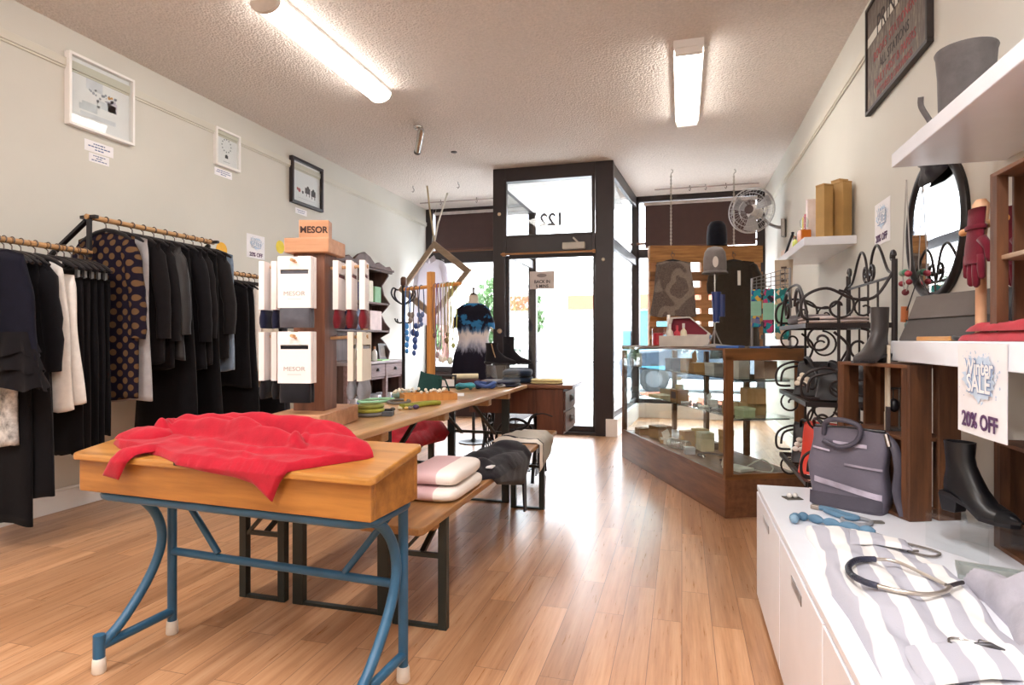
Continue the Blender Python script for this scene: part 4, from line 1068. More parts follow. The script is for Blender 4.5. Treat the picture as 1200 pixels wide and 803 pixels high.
ROPE = mat('d8d2c6', .8)
MB().tube([(0, 0, .50), (.01, .12, .8), (.05, .35, 1.235)], .012, 8).build('rope', ROPE, t, smooth=True)
MB().tube([(0, 0, .52), (-.04, -.05, .9), (-.06, -.10, 1.235)], .012, 8).build('rope', mat('b8a27e', .8), t, smooth=True)
SHEER = sheer_mat('ebe8ee')
sh = one(garment(.20, .27, .95, seed=5, slope=.22, folds=4, d=.05), 'shirt', SHEER, 'white shirt hanging in the window behind the diamond frame', 'shirt', (-3.43, 8.02, 2.26), smooth=True, ang=2.5)
for s in (-1, 1): sleeve(s, .21, .52, .06, seed=3+s, slope=.22, out=.07).build('sleeve', SHEER, sh, smooth=True)
for s in (-1, 1): MB().add([(0, -.055, -.02), (s*.07, -.055, .03), (s*.10, -.05, -.04), (s*.02, -.06, -.09), (0, -.05, -.02), (s*.07, -.05, .03), (s*.10, -.045, -.04), (s*.02, -.055, -.09)], [(0, 1, 2, 3), (4, 7, 6, 5), (0, 4, 5, 1), (1, 5, 6, 2), (2, 6, 7, 3), (3, 7, 4, 0)]).build('collar', cloth_mat('cfcbd6', var=.03), sh)
hg = T('coat_hanger', 'black hanger carrying the white shirt in the window', 'hanger', (-3.43, 8.02, 2.325))
for c in kids(HP):
    d = c.copy(); COL.objects.link(d); d.parent = hg
MB().tube([(0, 0, .02), (0, .1, .4), (.0, .23, .78)], .003, 6).build('cord', ROPE, hg)
# mannequin
mn = T('mannequin', 'dressmaker mannequin by the entrance post', 'mannequin', (-2.14, 6.15, 0), .25)
SKN = mat('cdbfae', .5)
MB().lathe([(.08, .72), (.13, .78), (.155, .88), (.145, .98), (.115, 1.08), (.12, 1.18), (.145, 1.28), (.15, 1.36), (.13, 1.43), (.075, 1.475), (.048, 1.50), (.045, 1.56), (.04, 1.575)], 24, sx=1.1, sy=.72).build('torso', SKN, mn, smooth=True)
MB().lathe([(.042, 1.575), (.03, 1.59), (.012, 1.60), (.01, 1.63), (.016, 1.645), (.004, 1.66)], 14).build('neck_cap', mat('3a2a24', .4), mn, smooth=True)
MB().tube([(0, 0, .03), (0, 0, .75)], .016, 10).build('pole', BLACKM, mn, smooth=True)
MB().lathe([(.16, 0), (.16, .012), (.03, .03), (.02, .045)], 24).build('base', BLACKM, mn, smooth=True)
def tiedye():
    m, nt, bs, N, L = newmat('tie_dye'); tc = N('ShaderNodeTexCoord'); sp = N('ShaderNodeSeparateXYZ'); L(tc.outputs['Object'], sp.inputs[0])
    mp = N('ShaderNodeMapping'); mp.inputs['Scale'].default_value = (1, 1, .35); L(tc.outputs['Object'], mp.inputs[0])
    n1 = noise_n(nt, mp.outputs[0], 14, 5, .65)
    a = N('ShaderNodeMath'); a.operation = 'MULTIPLY_ADD'; a.inputs[1].default_value = .28; L(n1, a.inputs[0]); L(sp.outputs['Z'], a.inputs[2])
    b = N('ShaderNodeMapRange'); b.inputs[1].default_value = -.95+.14; b.inputs[2].default_value = .05+.14; L(a.outputs[0], b.inputs[0])
    col = ramp(nt, b.outputs[0], [(0, lin('17151f')), (.40, lin('1d1b28')), (.46, lin('8d8fa0')), (.52, lin('c4c1c8')), (.60, lin('d9d3d2')), (.645, lin('4c6688')), (.68, lin('1c2030')), (.8, lin('191722'))])
    n2 = noise_n(nt, tc.outputs['Object'], 7, 3)
    k = ramp(nt, n2, [(.52, (0, 0, 0)), (.56, (1, 1, 1))])
    g = N('ShaderNodeMapRange'); g.inputs[1].default_value = -.33; g.inputs[2].default_value = -.28; L(sp.outputs['Z'], g.inputs[0])
    mu = N('ShaderNodeMath'); mu.operation = 'MULTIPLY'; L(k, mu.inputs[0]); L(g.outputs[0], mu.inputs[1])
    L(mixc(nt, mu.outputs[0], col, lin('2f6fa0')), bs.inputs['Base Color']); bs.inputs['Roughness'].default_value = .85
    bs.inputs['Specular IOR Level'].default_value = .15
    return m
TD = tiedye()
dr = MB()
prof = [(.07, 1.485), (.12, 1.46), (.155, 1.40), (.165, 1.34), (.16, 1.25), (.15, 1.16), (.142, 1.10), (.165, 1.02), (.19, .93), (.205, .80), (.225, .65), (.24, .52)]
dr.grid(40, 44, lambda u, v: (lambda r, z: (r*1.12*cos(2*PI*u)*(1+.05*v*v*sin(9*2*PI*u)), r*.78*sin(2*PI*u)*(1+.07*v*v*sin(9*2*PI*u+1)), z-1.5))(*(lambda i, f: (prof[i][0]*(1-f)+prof[i+1][0]*f, prof[i][1]*(1-f)+prof[i+1][1]*f))(min(10, int(v*11)), v*11-min(10, int(v*11)))), cu=True)
dro = one(dr, 'dress', TD, 'tie-dyed dress in black, blue and white on the mannequin', 'dress', (-2.14, 6.15, 1.5), .25, smooth=True, ang=2.5)
for s in (-1, 1):
    MB().grid(16, 6, lambda u, v, s=s: (s*(.135+.045*sm(v*1.4)+.042*cos(2*PI*u)*(1+.15*v)), .07*sin(2*PI*u)*(1+.25*v), -.05-.21*v+.03*cos(2*PI*u)*(-1)), cu=True).build('sleeve', TD, dro, smooth=True)

# ------------------------------------------------------------------ jewellery stand
OAK = wood('b5763a', 'd79c57', 'Z', 3, .45, 10)
JX, JY, JR = -1.483, 3.469, -.53
t = T('jewellery_stand', 'wooden T-shaped jewellery stand on the trestle table', 'jewellery stand', (JX, JY, .77), JR)
MB().box(-.09, -.07, 0, .09, .07, .018).build('base', OAK, t, bevel=.003)
MB().box(-.019, -.019, .018, .019, .019, .745).build('post', OAK, t, bevel=.003)
MB().tube([(-.285, 0, .655), (.285, 0, .655)], .011, 12).build('crossbar', wood('b5763a', 'd79c57', 'X', 3), t, smooth=True)
def necklace(label, lx, L, col, pend, w_=.035, r=.0035, pc=None, group='necklaces on the jewellery stand', bead=False):
    wx, wy = JX+lx*cos(JR), JY+lx*sin(JR)
    t = T('necklace', label, 'necklace', (wx, wy, .77+.655), JR, group)
    pts = []
    for k in range(25):
        a = PI*k/24
        pts.append((.0, 0, 0))
    pts = [(0.0, -.0125*cos(PI*k/8), .0125*sin(PI*k/8)) for k in range(9)]
    pts = [(0, p[1]*1.15, p[2]*1.15) for p in pts]
    lo = [(.004, .018, -L*.5), (.006, .012, -L*.85), (.0, 0, -L), (-.006, -.012, -L*.85), (-.004, -.018, -L*.5)]
    MB().tube(pts+lo, r, 6, closed=True).build('cord', mat(col, .6), t, smooth=True)
    if pend:
        p = MB(); rd = random.Random(int(L*1000))
        for (dx, dz, rr) in pend: p.ball((dx, -.006, -L+dz), rr, 10, sy=.5)
        p.build('pendant', mat(pc or col, .4), t, smooth=True)
    return t
NL = [(.045, .30, '8a6a60', '6d4a40', [(0, 0, .018)], 'brown cord with round pendant'), (.075, .42, '7a5a80', '9a8a90', [(0, 0, .02), (0, .04, .012)], 'purple cord with grey beads'), (.105, .44, 'b9b4ba', 'cfc9c4', [(0, 0, .022)], 'silver chain with pale disc'),
      (.135, .45, 'd8d2c4', 'e0d8c8', [(-.01, 0, .016), (.012, .01, .016)], 'cream cord with two shells'), (.165, .33, '7d7848', '6b5a3a', [(0, 0, .02), (0, .035, .012)], 'olive cord with bronze beads'), (.195, .45, 'b4a878', 'b8c0b0', [(0, 0, .024)], 'straw cord with green stone'), (.225, .36, '9aa05a', '8a8f50', [(0, 0, .016)], 'lime cord with olive bead'),
      (-.10, .20, '4a5570', '5a6a94', [(0, 0, .02), (.02, .03, .018), (-.02, .03, .018), (.01, -.03, .016), (-.015, -.04, .014)], 'short necklace of blue grey beads'), (-.16, .33, '5a4a44', '2f4a86', [(0, 0, .024), (.02, .04, .022), (-.02, .05, .024), (.01, .09, .02), (0, -.04, .022), (-.01, -.08, .018)], 'necklace with a heavy cluster of dark blue beads'),
      (-.21, .20, '4f4a50', '8a7f78', [(0, 0, .022), (.02, .03, .02), (-.015, .035, .018)], 'short necklace of grey stones'), (-.25, .36, '3a6ab0', '3f8ad0', [(0, 0, .02), (.005, .04, .02), (0, .08, .02), (0, .12, .02), (0, -.04, .016)], 'long necklace of bright blue beads')]
for lx, L, c1, c2, pn, lb in NL: necklace(lb+' on the jewellery stand', lx, L, c1, pn, pc=c2)

# ------------------------------------------------------------------ goods on the trestle table
TB = .7702
t = T('pouch', 'dark green pouch standing open on the table by the jewellery stand', 'pouch', (-1.43, 3.31, TB), .5)
MB().grid(24, 8, lambda u, v: ((.075-.012*v)*(abs(cos(2*PI*u))**.6)*(1 if cos(2*PI*u) > 0 else -1)+.02*v, (.03*(1-v)+.004)*sin(2*PI*u)+.03*v, .125*v-.02*v*cos(2*PI*u)), cu=True).build('body', cloth_mat('173d39', .6), t, smooth=True)
MB().tube([(.06, .02, .1), (.10, .02, .09), (.12, .03, .04), (.13, .03, .004)], .005, 6).build('strap', cloth_mat('173d39', .6), t)
t = T('jewellery_tray', 'shallow wooden tray on the trestle table', 'tray', (-1.345, 3.11, TB), .62)
MB().box(-.145, -.075, 0, .145, .075, .006).box(-.145, -.075, .006, .145, -.067, .035).box(-.145, .067, .006, .145, .075, .035).box(-.145, -.067, .006, -.137, .067, .035).box(.137, -.067, .006, .145, .067, .035).build('tray', OAK, t)
t = T('bead_rope', 'rope of cream beads draped over the wooden tray', 'necklace', (-1.40, 3.12, TB), .5)
for k in range(26):
    a = 2*PI*k/26; MB().ball((.13*cos(a)+.02*sin(3*a), .06*sin(a), .047+.006*sin(5*a)), .009, 8).build('bead', mat('e9e2d2', .35), t, smooth=True)
def coil(name, label, cat, col, loc, rx, ry, r, turns=1, rz=0, dz=.0, n=40, rough=.6):
    m = MB()
    m.tube([(rx*cos(2*PI*k/n*1.0)*(1-.06*(k//n)), ry*sin(2*PI*k/n)*(1-.06*(k//n)), r+dz*(k/n)) for k in range(n*turns)], r, 8, closed=(turns == 1))
    return one(m, name, mat(col, rough, var=.15), label, cat, loc, rz, smooth=True)
m = MB()
for k in range(3): m.tube(arc([(-.11, -.012+.012*k, .012), (-.04, -.02+.014*k, .012), (.04, -.012+.012*k, .014), (.12, -.015+.014*k, .012)], 6), .011, 8)
one(m, 'necklace', mat('8f9434', .6, var=.15), 'thick olive green cord necklace along the table edge', 'necklace', (-1.235, 2.75, TB), 1.15, smooth=True)
for k, (c, lb) in enumerate((('6f6d6c', 'grey bangle at the bottom of the stack by the tower base'), ('9a9b3c', 'lime bangle in the middle of the stack by the tower base'), ('7f8238', 'olive bangle on top of the stack by the tower base'))):
    coil('bangle', lb, 'bangle', c, (-1.295, 2.37, TB+.017*k), .06-.003*k, .045, .0085, rz=1.1)
t = T('ring_box', 'small grey ring box on the table edge', 'box', (-1.226, 2.40, TB), .3)
MB().box(-.022, -.03, 0, .022, .03, .02).build('base', mat('55585e', .6), t, bevel=.002); MB().box(-.018, .0, .02, .018, .026, .028).build('cushion', mat('1f2024', .8), t, bevel=.003)
for k, (x, y, c, lb, r) in enumerate(((-1.285, 2.56, '4d4a40', 'dark stone ring on the table', .013), (-1.268, 2.60, 'd8cfae', 'cream stone on the table', .012), (-1.245, 2.62, 'caa860', 'amber stone on the table', .011), (-1.228, 2.63, '6f6a66', 'grey pebble bead on the table', .013), (-1.212, 2.655, '4b3a66', 'purple bead on the table edge', .016))):
    one(MB().ball((0, 0, r*.7), r, 12, sz=.7), 'loose_bead', mat(c, .35), lb, 'bead', (x, y, TB), smooth=True)
coil('necklace', 'grey necklace coiled beside the olive cord', 'necklace', '66645f', (-1.42, 2.90, TB), .055, .09, .007, rz=.3)
coil('necklace', 'pale green necklace near the hutch side of the table', 'necklace', '8fc4a0', (-1.56, 2.92, TB), .07, .11, .007, rz=-.3)
folded('scarf', 'soft sage scarf rolled near the pouch', 'scarf', cloth_mat('7d9488'), (-1.545, 3.20, TB), .12, .2, .03, 1, .5, 71)
t = T('card_holder', 'black card holder frame with white cards', 'card holder', (-1.545, 3.86, TB), .4)
MB().box(-.075, -.01, 0, -.06, .01, .09).box(.06, -.01, 0, .075, .01, .09).box(-.06, -.01, 0, .06, .01, .012).box(-.06, -.01, .078, .06, .01, .09).build('frame', BLACKM, t)
MB().box(-.06, -.004, .012, .06, .004, .06).build('card', PAPER, t)
t = T('jewellery_box', 'dark red box topped with a cream roll', 'box', (-1.46, 4.02, TB), .55)
MB().box(-.10, -.06, 0, .10, .06, .05).build('box', mat('4d2426', .5), t, bevel=.003); MB().tube([(-.09, 0, .071), (.09, 0, .071)], .02, 14).build('roll', mat('e2d6b4', .6), t, smooth=True)
one(MB().grid(8, 8, lambda u, v: ((u-.5)*.15, (v-.5)*.21, .0015+.002*sin(u*5)*v)).grid(8, 8, lambda u, v: ((.5-u)*.15, (v-.5)*.21, .0)), 'price_sheet', PAPER, 'sheet of white paper lying beside the tray', 'paper', (-1.33, 3.42, TB), .35)
def cluster(name, label, cat, cols, loc, rx, ry, n, r, seed):
    rd = random.Random(seed); t = T(name, label, cat, loc, rd.uniform(0, 1))
    for j, c in enumerate(cols):
        m = MB()
        pts = [(rx*cos(a+j)*rd.uniform(.4, 1), ry*sin(a+j)*rd.uniform(.4, 1), r+rd.uniform(0, r*2.2)) for a in [2*PI*k/n for k in range(n)]]
        m.tube(arc(pts+[pts[0]], 4), r, 8)
        m.build('strand', mat(c, .5, var=.15), t, smooth=True)
    return t
cluster('necklace', 'teal beaded necklace heaped on the table', 'necklace', ['2f8296', '3a9db0'], (-1.345, 3.70, TB), .08, .06, 7, .013, 4)
cluster('necklace', 'bright blue fabric necklace heaped on the table', 'necklace', ['2c4f96', '35508a', '20325c'], (-1.27, 3.87, TB), .08, .07, 7, .013, 5)
folded('scarf', 'navy scarf folded at the end of the trestle table', 'scarf', cloth_mat('23253a', var=.15), (-1.19, 4.16, TB), .16, .28, .04, 2, .1, 72)
cluster('necklace', 'black and silver necklace beside the navy scarf', 'necklace', ['26262c', '8a8a90'], (-1.22, 3.98, TB), .06, .06, 7, .007, 6)
def acrylic(label, loc, w, d, h, rz):
    t = T('acrylic_riser', label, 'display riser', loc, rz); e = .004
    MB().box(-w/2, -d/2, h-e, w/2, d/2, h).build('top', ACR, t)
    MB().box(-w/2, -d/2, 0, w/2, -d/2+e, h-e).build('side', ACR, t)
    MB().box(-w/2, d/2-e, 0, w/2, d/2, h-e).build('side', ACR, t)
    MB().box(-w/2, -d/2+e, 0, -w/2+e, d/2-e, h-e).build('side', ACR, t) if False else None
    return t
acrylic('clear acrylic riser under the suede boots on the trestle table', (-1.21, 3.72, TB) if False else (-1.245, 4.215, TB), .24, .17, .15, .35)
def boot(label, loc, rz, L, h, heel, m, sole=None, zip_=False, toe=None, cap=None, name='ankle_boot'):
    """toe points along +x"""
    t = T(name, label, 'boot', loc, rz); k = L/.25
    zf = lambda x: heel*sm((.15-x)/.11)
    lev = [(.010, .236, -.002, 1.0), (.018, .240, -.005, 1.04), (.030, .234, -.006, 1.02), (.042, .205, -.005, .98), (.056, .165, -.003, .94), (.072, .135, .0, .92), (.09, .112, .003, .93), (.11, .098, .004, .96), (.135, .092, .002, 1.0)]
    hs = max(h/k-heel, .15)
    lev += [(.135+(hs-.135)*q, .092+.004*q, .002-.004*q, 1.0+.08*q) for q in (.5, 1.0)]
    m1 = MB(); n = 28; v = []
    wfoot = [(-.01, .020), (.0, .028), (.03, .034), (.08, .035), (.14, .042), (.18, .041), (.21, .031), (.232, .016), (.245, .006)]
    def wf(x):
        for (a, wa), (b, wb) in zip(wfoot, wfoot[1:]):
            if x <= b: q = max(0, (x-a)/(b-a)); return wa+(wb-wa)*q
        return .006
    for z, xf, xb, ws in lev:
        sh_ = sm((z-.05)/.06)
        for i in range(n):
            a = 2*PI*i/n; c, s2 = cos(a), sin(a)
            x = (xf+xb)/2+(xf-xb)/2*c
            y = (wf(x)*ws*(abs(s2)**.6)*(1-sh_)+.036*ws*abs(s2)*sh_)*(1 if s2 > 0 else -1)
            v.append((x*k, y*k, (z+zf(x)*(1-sh_)+heel*sh_)*k))
    f = []
    for j in range(len(lev)-1):
        for i in range(n): f.append((j*n+i, j*n+(i+1) % n, (j+1)*n+(i+1) % n, (j+1)*n+i))
    f.append(tuple(range(n-1, -1, -1)))
    m1.add(v, f)
    b0 = (len(lev)-1)*n
    inn = [((x-.046*k)*.9+.046*k, y*.88, z) for x, y, z in v[b0:]]; inb = [(x, y, z-.05*k) for x, y, z in inn]
    o = len(m1.v); m1.v += inn+inb
    for i in range(n):
        m1.f.append((b0+i, b0+(i+1) % n, o+(i+1) % n, o+i)); m1.f.append((o+i, o+(i+1) % n, o+n+(i+1) % n, o+n+i))
    m1.f.append(tuple(o+n+i for i in range(n)))
    m1.build('upper', m, t, smooth=True, ang=1.0)
    # sole following the arch
    out = [(.238, .0), (.225, .024), (.19, .040), (.14, .042), (.09, .034), (.04, .036), (.0, .034), (-.012, 0)]
    top = [(x, y) for x, y in out]+[(x, -y) for x, y in out[-2:0:-1]]
    nn = len(top); sl = MB()
    sl.add([(x*k, y*k, zf(x)*k) for x, y in top]+[(x*k, y*k, (zf(x)+.012)*k) for x, y in top], [tuple(range(nn-1, -1, -1)), tuple(range(nn, 2*nn))]+[(i, (i+1) % nn, nn+(i+1) % nn, nn+i) for i in range(nn)])
    sl.build('sole', sole or BLACKM, t)
    if heel > .01:
        MB().add([((x)*k, y*k, 0) for x, y in ((.002, -.026), (.048, -.026), (.048, .026), (.002, .026))]+[((x)*k, y*k, (heel+.004)*k) for x, y in ((-.008, -.031), (.062, -.031), (.062, .031), (-.008, .031))],
                 [(0, 3, 2, 1), (4, 5, 6, 7), (0, 1, 5, 4), (1, 2, 6, 5), (2, 3, 7, 6), (3, 0, 4, 7)]).build('heel', sole or BLACKM, t, bevel=.003)
    if zip_:
        MB().tube([(.085*k, -.040*k, (.05+heel*.5)*k), (.07*k, -.043*k, (.09+heel)*k), (.055*k, -.045*k, (.15+heel)*k)], .004, 6).build('zip', mat('b59a78', .4, metal=.6), t)
    if cap:
        c = MB(); c.grid(14, 6, lambda u, w_: (lambda x: (x*k, (wf(x)*1.06+.001)*cos(PI*u)*k*(1 if True else 1), (.012+(.036*(1-sm((x-.19)/.055)*.75))*abs(sin(PI*u))**.7)*k))(.188+.056*w_))
        c.build('toe_cap', cap, t, smooth=True)
    return t
SUEDE = cloth_mat('1b181d', .9, var=.1); LEATH = mat('16171b', .32, var=.08, bmp=.15, bscale=35)
boot('black suede ankle boot with zip on the acrylic riser, front of its pair', (-1.355, 4.16, TB+.1505), .1, .23, .155, .012, SUEDE, zip_=True)
boot('black suede ankle boot behind its pair on the acrylic riser', (-1.255, 4.25, TB+.1505), .2, .22, .20, .012, SUEDE)
# ------------------------------------------------------------------ white sideboard along the right wall
t = T('sideboard', 'low glossy white sideboard displaying jewellery', 'sideboard', (.69, 1.05, 0))
MB().box(-.38, -1.62, .04, .385, 1.64, .48).build('carcass', WHITEG, t)
MB().box(-.39, -1.65, .48, .388, 1.65, .5).build('top', WHITEG, t, bevel=.002)
MB().box(-.34, -1.60, 0, .36, 1.60, .04).build('plinth', mat('c9c5c2', .5), t)
for k in range(5):
    y1 = 1.645-.612*k; y0 = y1-.604
    d_ = MB().box(-.392, y0, .05, -.38, y1, .474).build('door', WHITEG, t, bevel=.0025)
    yc = (y0+y1)/2+.01
    MB().box(-.394, yc-.075, .408, -.389, yc+.075, .436).build('handle', mat('8f8c8c', .35, metal=.7), d_, bevel=.002)

# ------------------------------------------------------------------ white wall shelves
def wall_shelf(label, x0, y0, y1, z0, z1):
    return one(MB().box(-(XR-x0)/2, -(y1-y0)/2, 0, (XR-x0)/2, (y1-y0)/2, z1-z0), 'wall_shelf', WHITEG, label, 'shelf', ((XR+x0)/2, (y0+y1)/2, z0), bevel=.003)
wall_shelf('thick white wall shelf holding the clutch, gloves and crate', .73, -.6, 2.50, 1.024, 1.095)
wall_shelf('highest white wall shelf, holding the grey felt pot', .73, -.6, 2.49, 1.72, 1.77)
wall_shelf('white wall shelf holding the cardboard tubes and books', .77, 4.35, 5.46, 1.715, 1.77)

# ------------------------------------------------------------------ crates
CRW = wood('3f2414', '6b4327', 'Z', 3, .6, 9); CRX = wood('45281a', '73492c', 'Y', 3, .6, 9)
def crate(label, loc, rz, w, d, h, shelf=None, gap=.02, sides=None, shm=None):
    """opening towards local -x; width w along y, depth d along x"""
    t = T('wooden_crate', label, 'crate', loc, rz); th = .012
    for y in (0, w-th):
        bw = (d-gap)/2
        for xa, xb in sides or [(0, bw), (bw+gap, d)]:
            MB().box(xa, y, 0, xb, y+th, h).build('side_board', CRW, t, bevel=.002)
    for z in (0, h-th):
        for k in range(2):
            bw = (d-gap)/2
            MB().box(k*(bw+gap), th, z, k*(bw+gap)+bw, w-th, z+th).build('end_board', CRX, t, bevel=.002)
    n = 3; bw = (w-2*th-gap*2)/n
    for k in range(n):
        y = th+k*(bw+gap); MB().box(d-.008, y, th, d, y+bw, h-th).build('back_slat', CRW, t, bevel=.0015)
    if shelf: MB().box(.01, th, shelf, d-.01, w-th, shelf+.012).build('shelf', shm or CRX, t, bevel=.002)
    for y in (th, w-th-.025):
        for x in (.0, d-.034):
            MB().box(x, y, th, x+.025, y+.025, h-th).build('corner_post', CRW, t)
    return t
crate('tall dark wooden crate standing on the sideboard behind the grey bag', (.72, 2.277, .5005), .37, .375, .185, .515, .26, gap=.025)
crate('dark wooden crate on the thick white shelf beside the red gloves', (.765, 1.37, 1.0955), 0, .475, .30, .43, .205, gap=.03, sides=[(0, .034), (.048, .16), (.175, .30)], shm=wood('8a6a4c', 'b3967a', 'Y', 3))
crate('small dark wooden crate on the sideboard past the ankle boot', (.872, 1.55, .5005), 0, .53, .20, .31)

# ------------------------------------------------------------------ old sign, felt pot
t = T('wooden_sign', 'old dark painted wooden sign with worn red and black lettering', 'sign', (XR, 3.585, 2.74), rot=WR)
def signboard():
    m, nt, bs, N, L = newmat('worn_sign'); v = coords(nt, (1, .25, 1))
    f = noise_n(nt, v, 42, 4, .7); f2 = noise_n(nt, coords(nt), 3, 4)
    c = ramp(nt, f, [(.35, lin('4a3d38')), (.55, lin('75675c')), (.7, lin('a59880'))])
    L(mixc(nt, ramp(nt, f2, [(.4, (0, 0, 0)), (.7, (.7, .7, .7))]), c, lin('57483f')), bs.inputs['Base Color']); bs.inputs['Roughness'].default_value = .7
    return m
MB().box(-.46, -.30, .008, .46, .30, .02).build('board', signboard(), t)
MB().box(-.475, -.315, 0, .475, -.295, .03).box(-.475, .295, 0, .475, .315, .03).box(-.475, -.295, 0, -.455, .295, .03).box(.455, -.295, 0, .475, .295, .03).build('frame', mat('2b211f', .6), t, bevel=.003)
SR = mat('8f3a3a', .8, var=.2); SBk = mat('2e2624', .8)
for body, y, sz, m_ in (('THE', .24, .09, SBk), ('PRINTER', .12, .16, SBk), ('BOOKS  STATIONERY', -.03, .075, SR), ('ALL STATIONS', -.11, .075, SBk), ('DAILY POST & PAPERS', -.19, .07, SR), ('PICTURES & DRAWINGS', -.26, .055, SR)):
    text(body, sz, m_, t, (0, y, .0205), sx=.92)
t = T('felt_pot', 'grey felt pot on the highest white shelf', 'pot', (.90, 2.33, 1.7705))
FELT = cloth_mat('5c5858', .95, 300, .3)
MB().lathe([(.072, 0), (.075, .02), (.079, .2), (.084, .265), (.088, .278), (.085, .284), (.079, .278), (.074, .2), (.07, .02)], 30).build('body', FELT, t, smooth=True)
one(MB().tube(arc([(0, 0, .004), (-.01, .01, .05), (-.035, .01, .10), (-.04, .0, .13)], 5), .009, 8), 'felt_strap', FELT, 'short grey felt strap standing beside the felt pot', 'strap', (.80, 2.30, 1.7705), smooth=True)

# ------------------------------------------------------------------ round mirror and what hangs on it
t = T('wall_mirror', 'round dark framed mirror on the wall under the highest shelf', 'mirror', (XR, 3.07, 1.59), rot=WR)
MIR, nt, bs, N, L = newmat('mirror_silver'); bs.inputs['Metallic'].default_value = 1; bs.inputs['Roughness'].default_value = .02; bs.inputs['Base Color'].default_value = (.86, .88, .9, 1)
MB().lathe([(.001, .012), (.285, .012), (.285, .016), (.001, .0165)], 48).build('glass', MIR, t)
m = MB(); m.lathe([(.28, 0), (.318, 0), (.322, .015), (.312, .028), (.30, .03), (.285, .024), (.28, .012)], 56)
m.f = m.f[:-2]; m.build('frame', mat('2b2829', .35, metal=.4, bmp=.4, bscale=40), t, smooth=True)
cr = MB()
for s in (-1, 1):
    cr.tube(arc([(0, .335, .02), (s*.06, .37, .02), (s*.13, .36, .02), (s*.15, .32, .02), (s*.11, .30, .02)], 6), .011, 8)
cr.tube([(0, .32, .02), (0, .38, .02)], .012, 8); cr.build('crest', mat('2b2829', .35, metal=.4), t, smooth=True)
MB().box(-.08, -.40, 0, .05, -.33, .02).build('bracket', mat('3a3236', .5), t, bevel=.006)
dn = one(cloth([(-.15, -.01), (0, -.02), (.16, 0)], [(-.10, .11), (0, .13), (.12, .10)], 18, 12, lambda x, y, h: (x, y, .036+h), .02, .012, 14, edge=.25), 'scarf', BLK, 'black scarf looped over the top of the round mirror', 'scarf', (XR, 3.02, 1.80), rot=WR, smooth=True, ang=3)
def wall_neck(label, y, z, L, w, col, beads, dx=.05):
    t = T('necklace', label, 'necklace', (XR-dx, y, z), rot=WR)
    MB().tube(arc([(0, 0, 0), (-w*.7, -L*.5, .0), (-w, -L*.8, 0), (0, -L, .004), (w, -L*.8, 0), (w*.7, -L*.5, 0), (0, 0, 0)], 6), .0028, 6).build('cord', mat(col, .6), t)
    for (x, yy, r, c, sq) in beads:
        if sq: MB().tube([(x-sq[0], yy-sq[1], .004), (x+sq[0], yy+sq[1], .004)], r, 12).build('bead', mat(c, .4), t, smooth=True)
        else: MB().ball((x, yy, .004), r, 12).build('bead', mat(c, .4), t, smooth=True)
    return t
wall_neck('long pale necklace with red and green beads hanging over the mirror', 3.30, 1.86, .54, .05, 'b8b2ac', [(-.04, -.44, .016, '9ab09a', None), (.0, -.44, .016, '4f8a6a', None), (.04, -.45, .016, 'b03a4a', None), (-.05, -.49, .014, '9a2f3c', None), (.0, -.535, .016, '7a2630', None), (.05, -.49, .014, '9a2f3c', None)])
wall_neck('long dark necklace with orange tube beads and a green bead', 2.98, 1.38, .23, .17, '3c3a3c', [(-.17, -.165, .015, 'd07a4a', (.004, .035)), (.15, -.14, .015, 'c8743f', (.03, .03)), (-.06, -.22, .02, '3f6a64', (.05, -.004)), (.08, -.195, .02, 'e0a882', None)], .10)

# ------------------------------------------------------------------ things on the thick white shelf
SH = 1.0955
t = T('clutch', 'dark grey leather clutch leaning on the thick white shelf', 'bag', (.86, 2.33, SH), -.85)
CL = mat('45403e', .45, bmp=.3, bscale=50)
MB().add([(-.16, -.03, 0), (.16, -.03, 0), (.16, .015, 0), (-.16, .015, 0), (-.13, .03, .15), (.15, .03, .165), (.15, .045, .165), (-.13, .045, .15)],
         [(0, 3, 2, 1), (4, 5, 6, 7), (0, 1, 5, 4), (1, 2, 6, 5), (2, 3, 7, 6), (3, 0, 4, 7)]).build('body', CL, t, bevel=.006)
MB().add([(-.128, .026, .155), (.152, .026, .17), (.13, -.002, .085), (-.14, -.002, .075), (-.128, .022, .155), (.152, .022, .17), (.13, -.008, .085), (-.14, -.008, .075)],
         [(0, 1, 2, 3), (4, 7, 6, 5), (0, 4, 5, 1), (1, 5, 6, 2), (2, 6, 7, 3), (3, 7, 4, 0)]).build('flap', mat('5a534f', .42, bmp=.3, bscale=50), t, bevel=.002)
MB().tube([(.152, .03, .165), (.165, .0, .08), (.162, -.01, .01)], .008, 8).build('strap', BLACKM, t)
HANDW = mat('d9a884', .5)
t = T('glove_stand', 'wooden glove stand with a crosspiece on the thick white shelf', 'display stand', (.845, 2.09, SH))
MB().box(-.06, -.05, 0, .06, .05, .012).build('base', OAK, t, bevel=.002)
MB().tube([(0, 0, .01), (0, 0, .30), (0, 0, .40), (0, 0, .415)], [.014, .014, .022, .012], 14).build('post', HANDW, t, smooth=True)
MB().tube([(-.005, .11, .335), (.0, -.14, .335)], .011, 10).build('crosspiece', OAK, t, smooth=True)
GLV = cloth_mat('621626', .85, 220, .3, .06); GLV2 = cloth_mat('a32734', .85, 220, .3, .06)
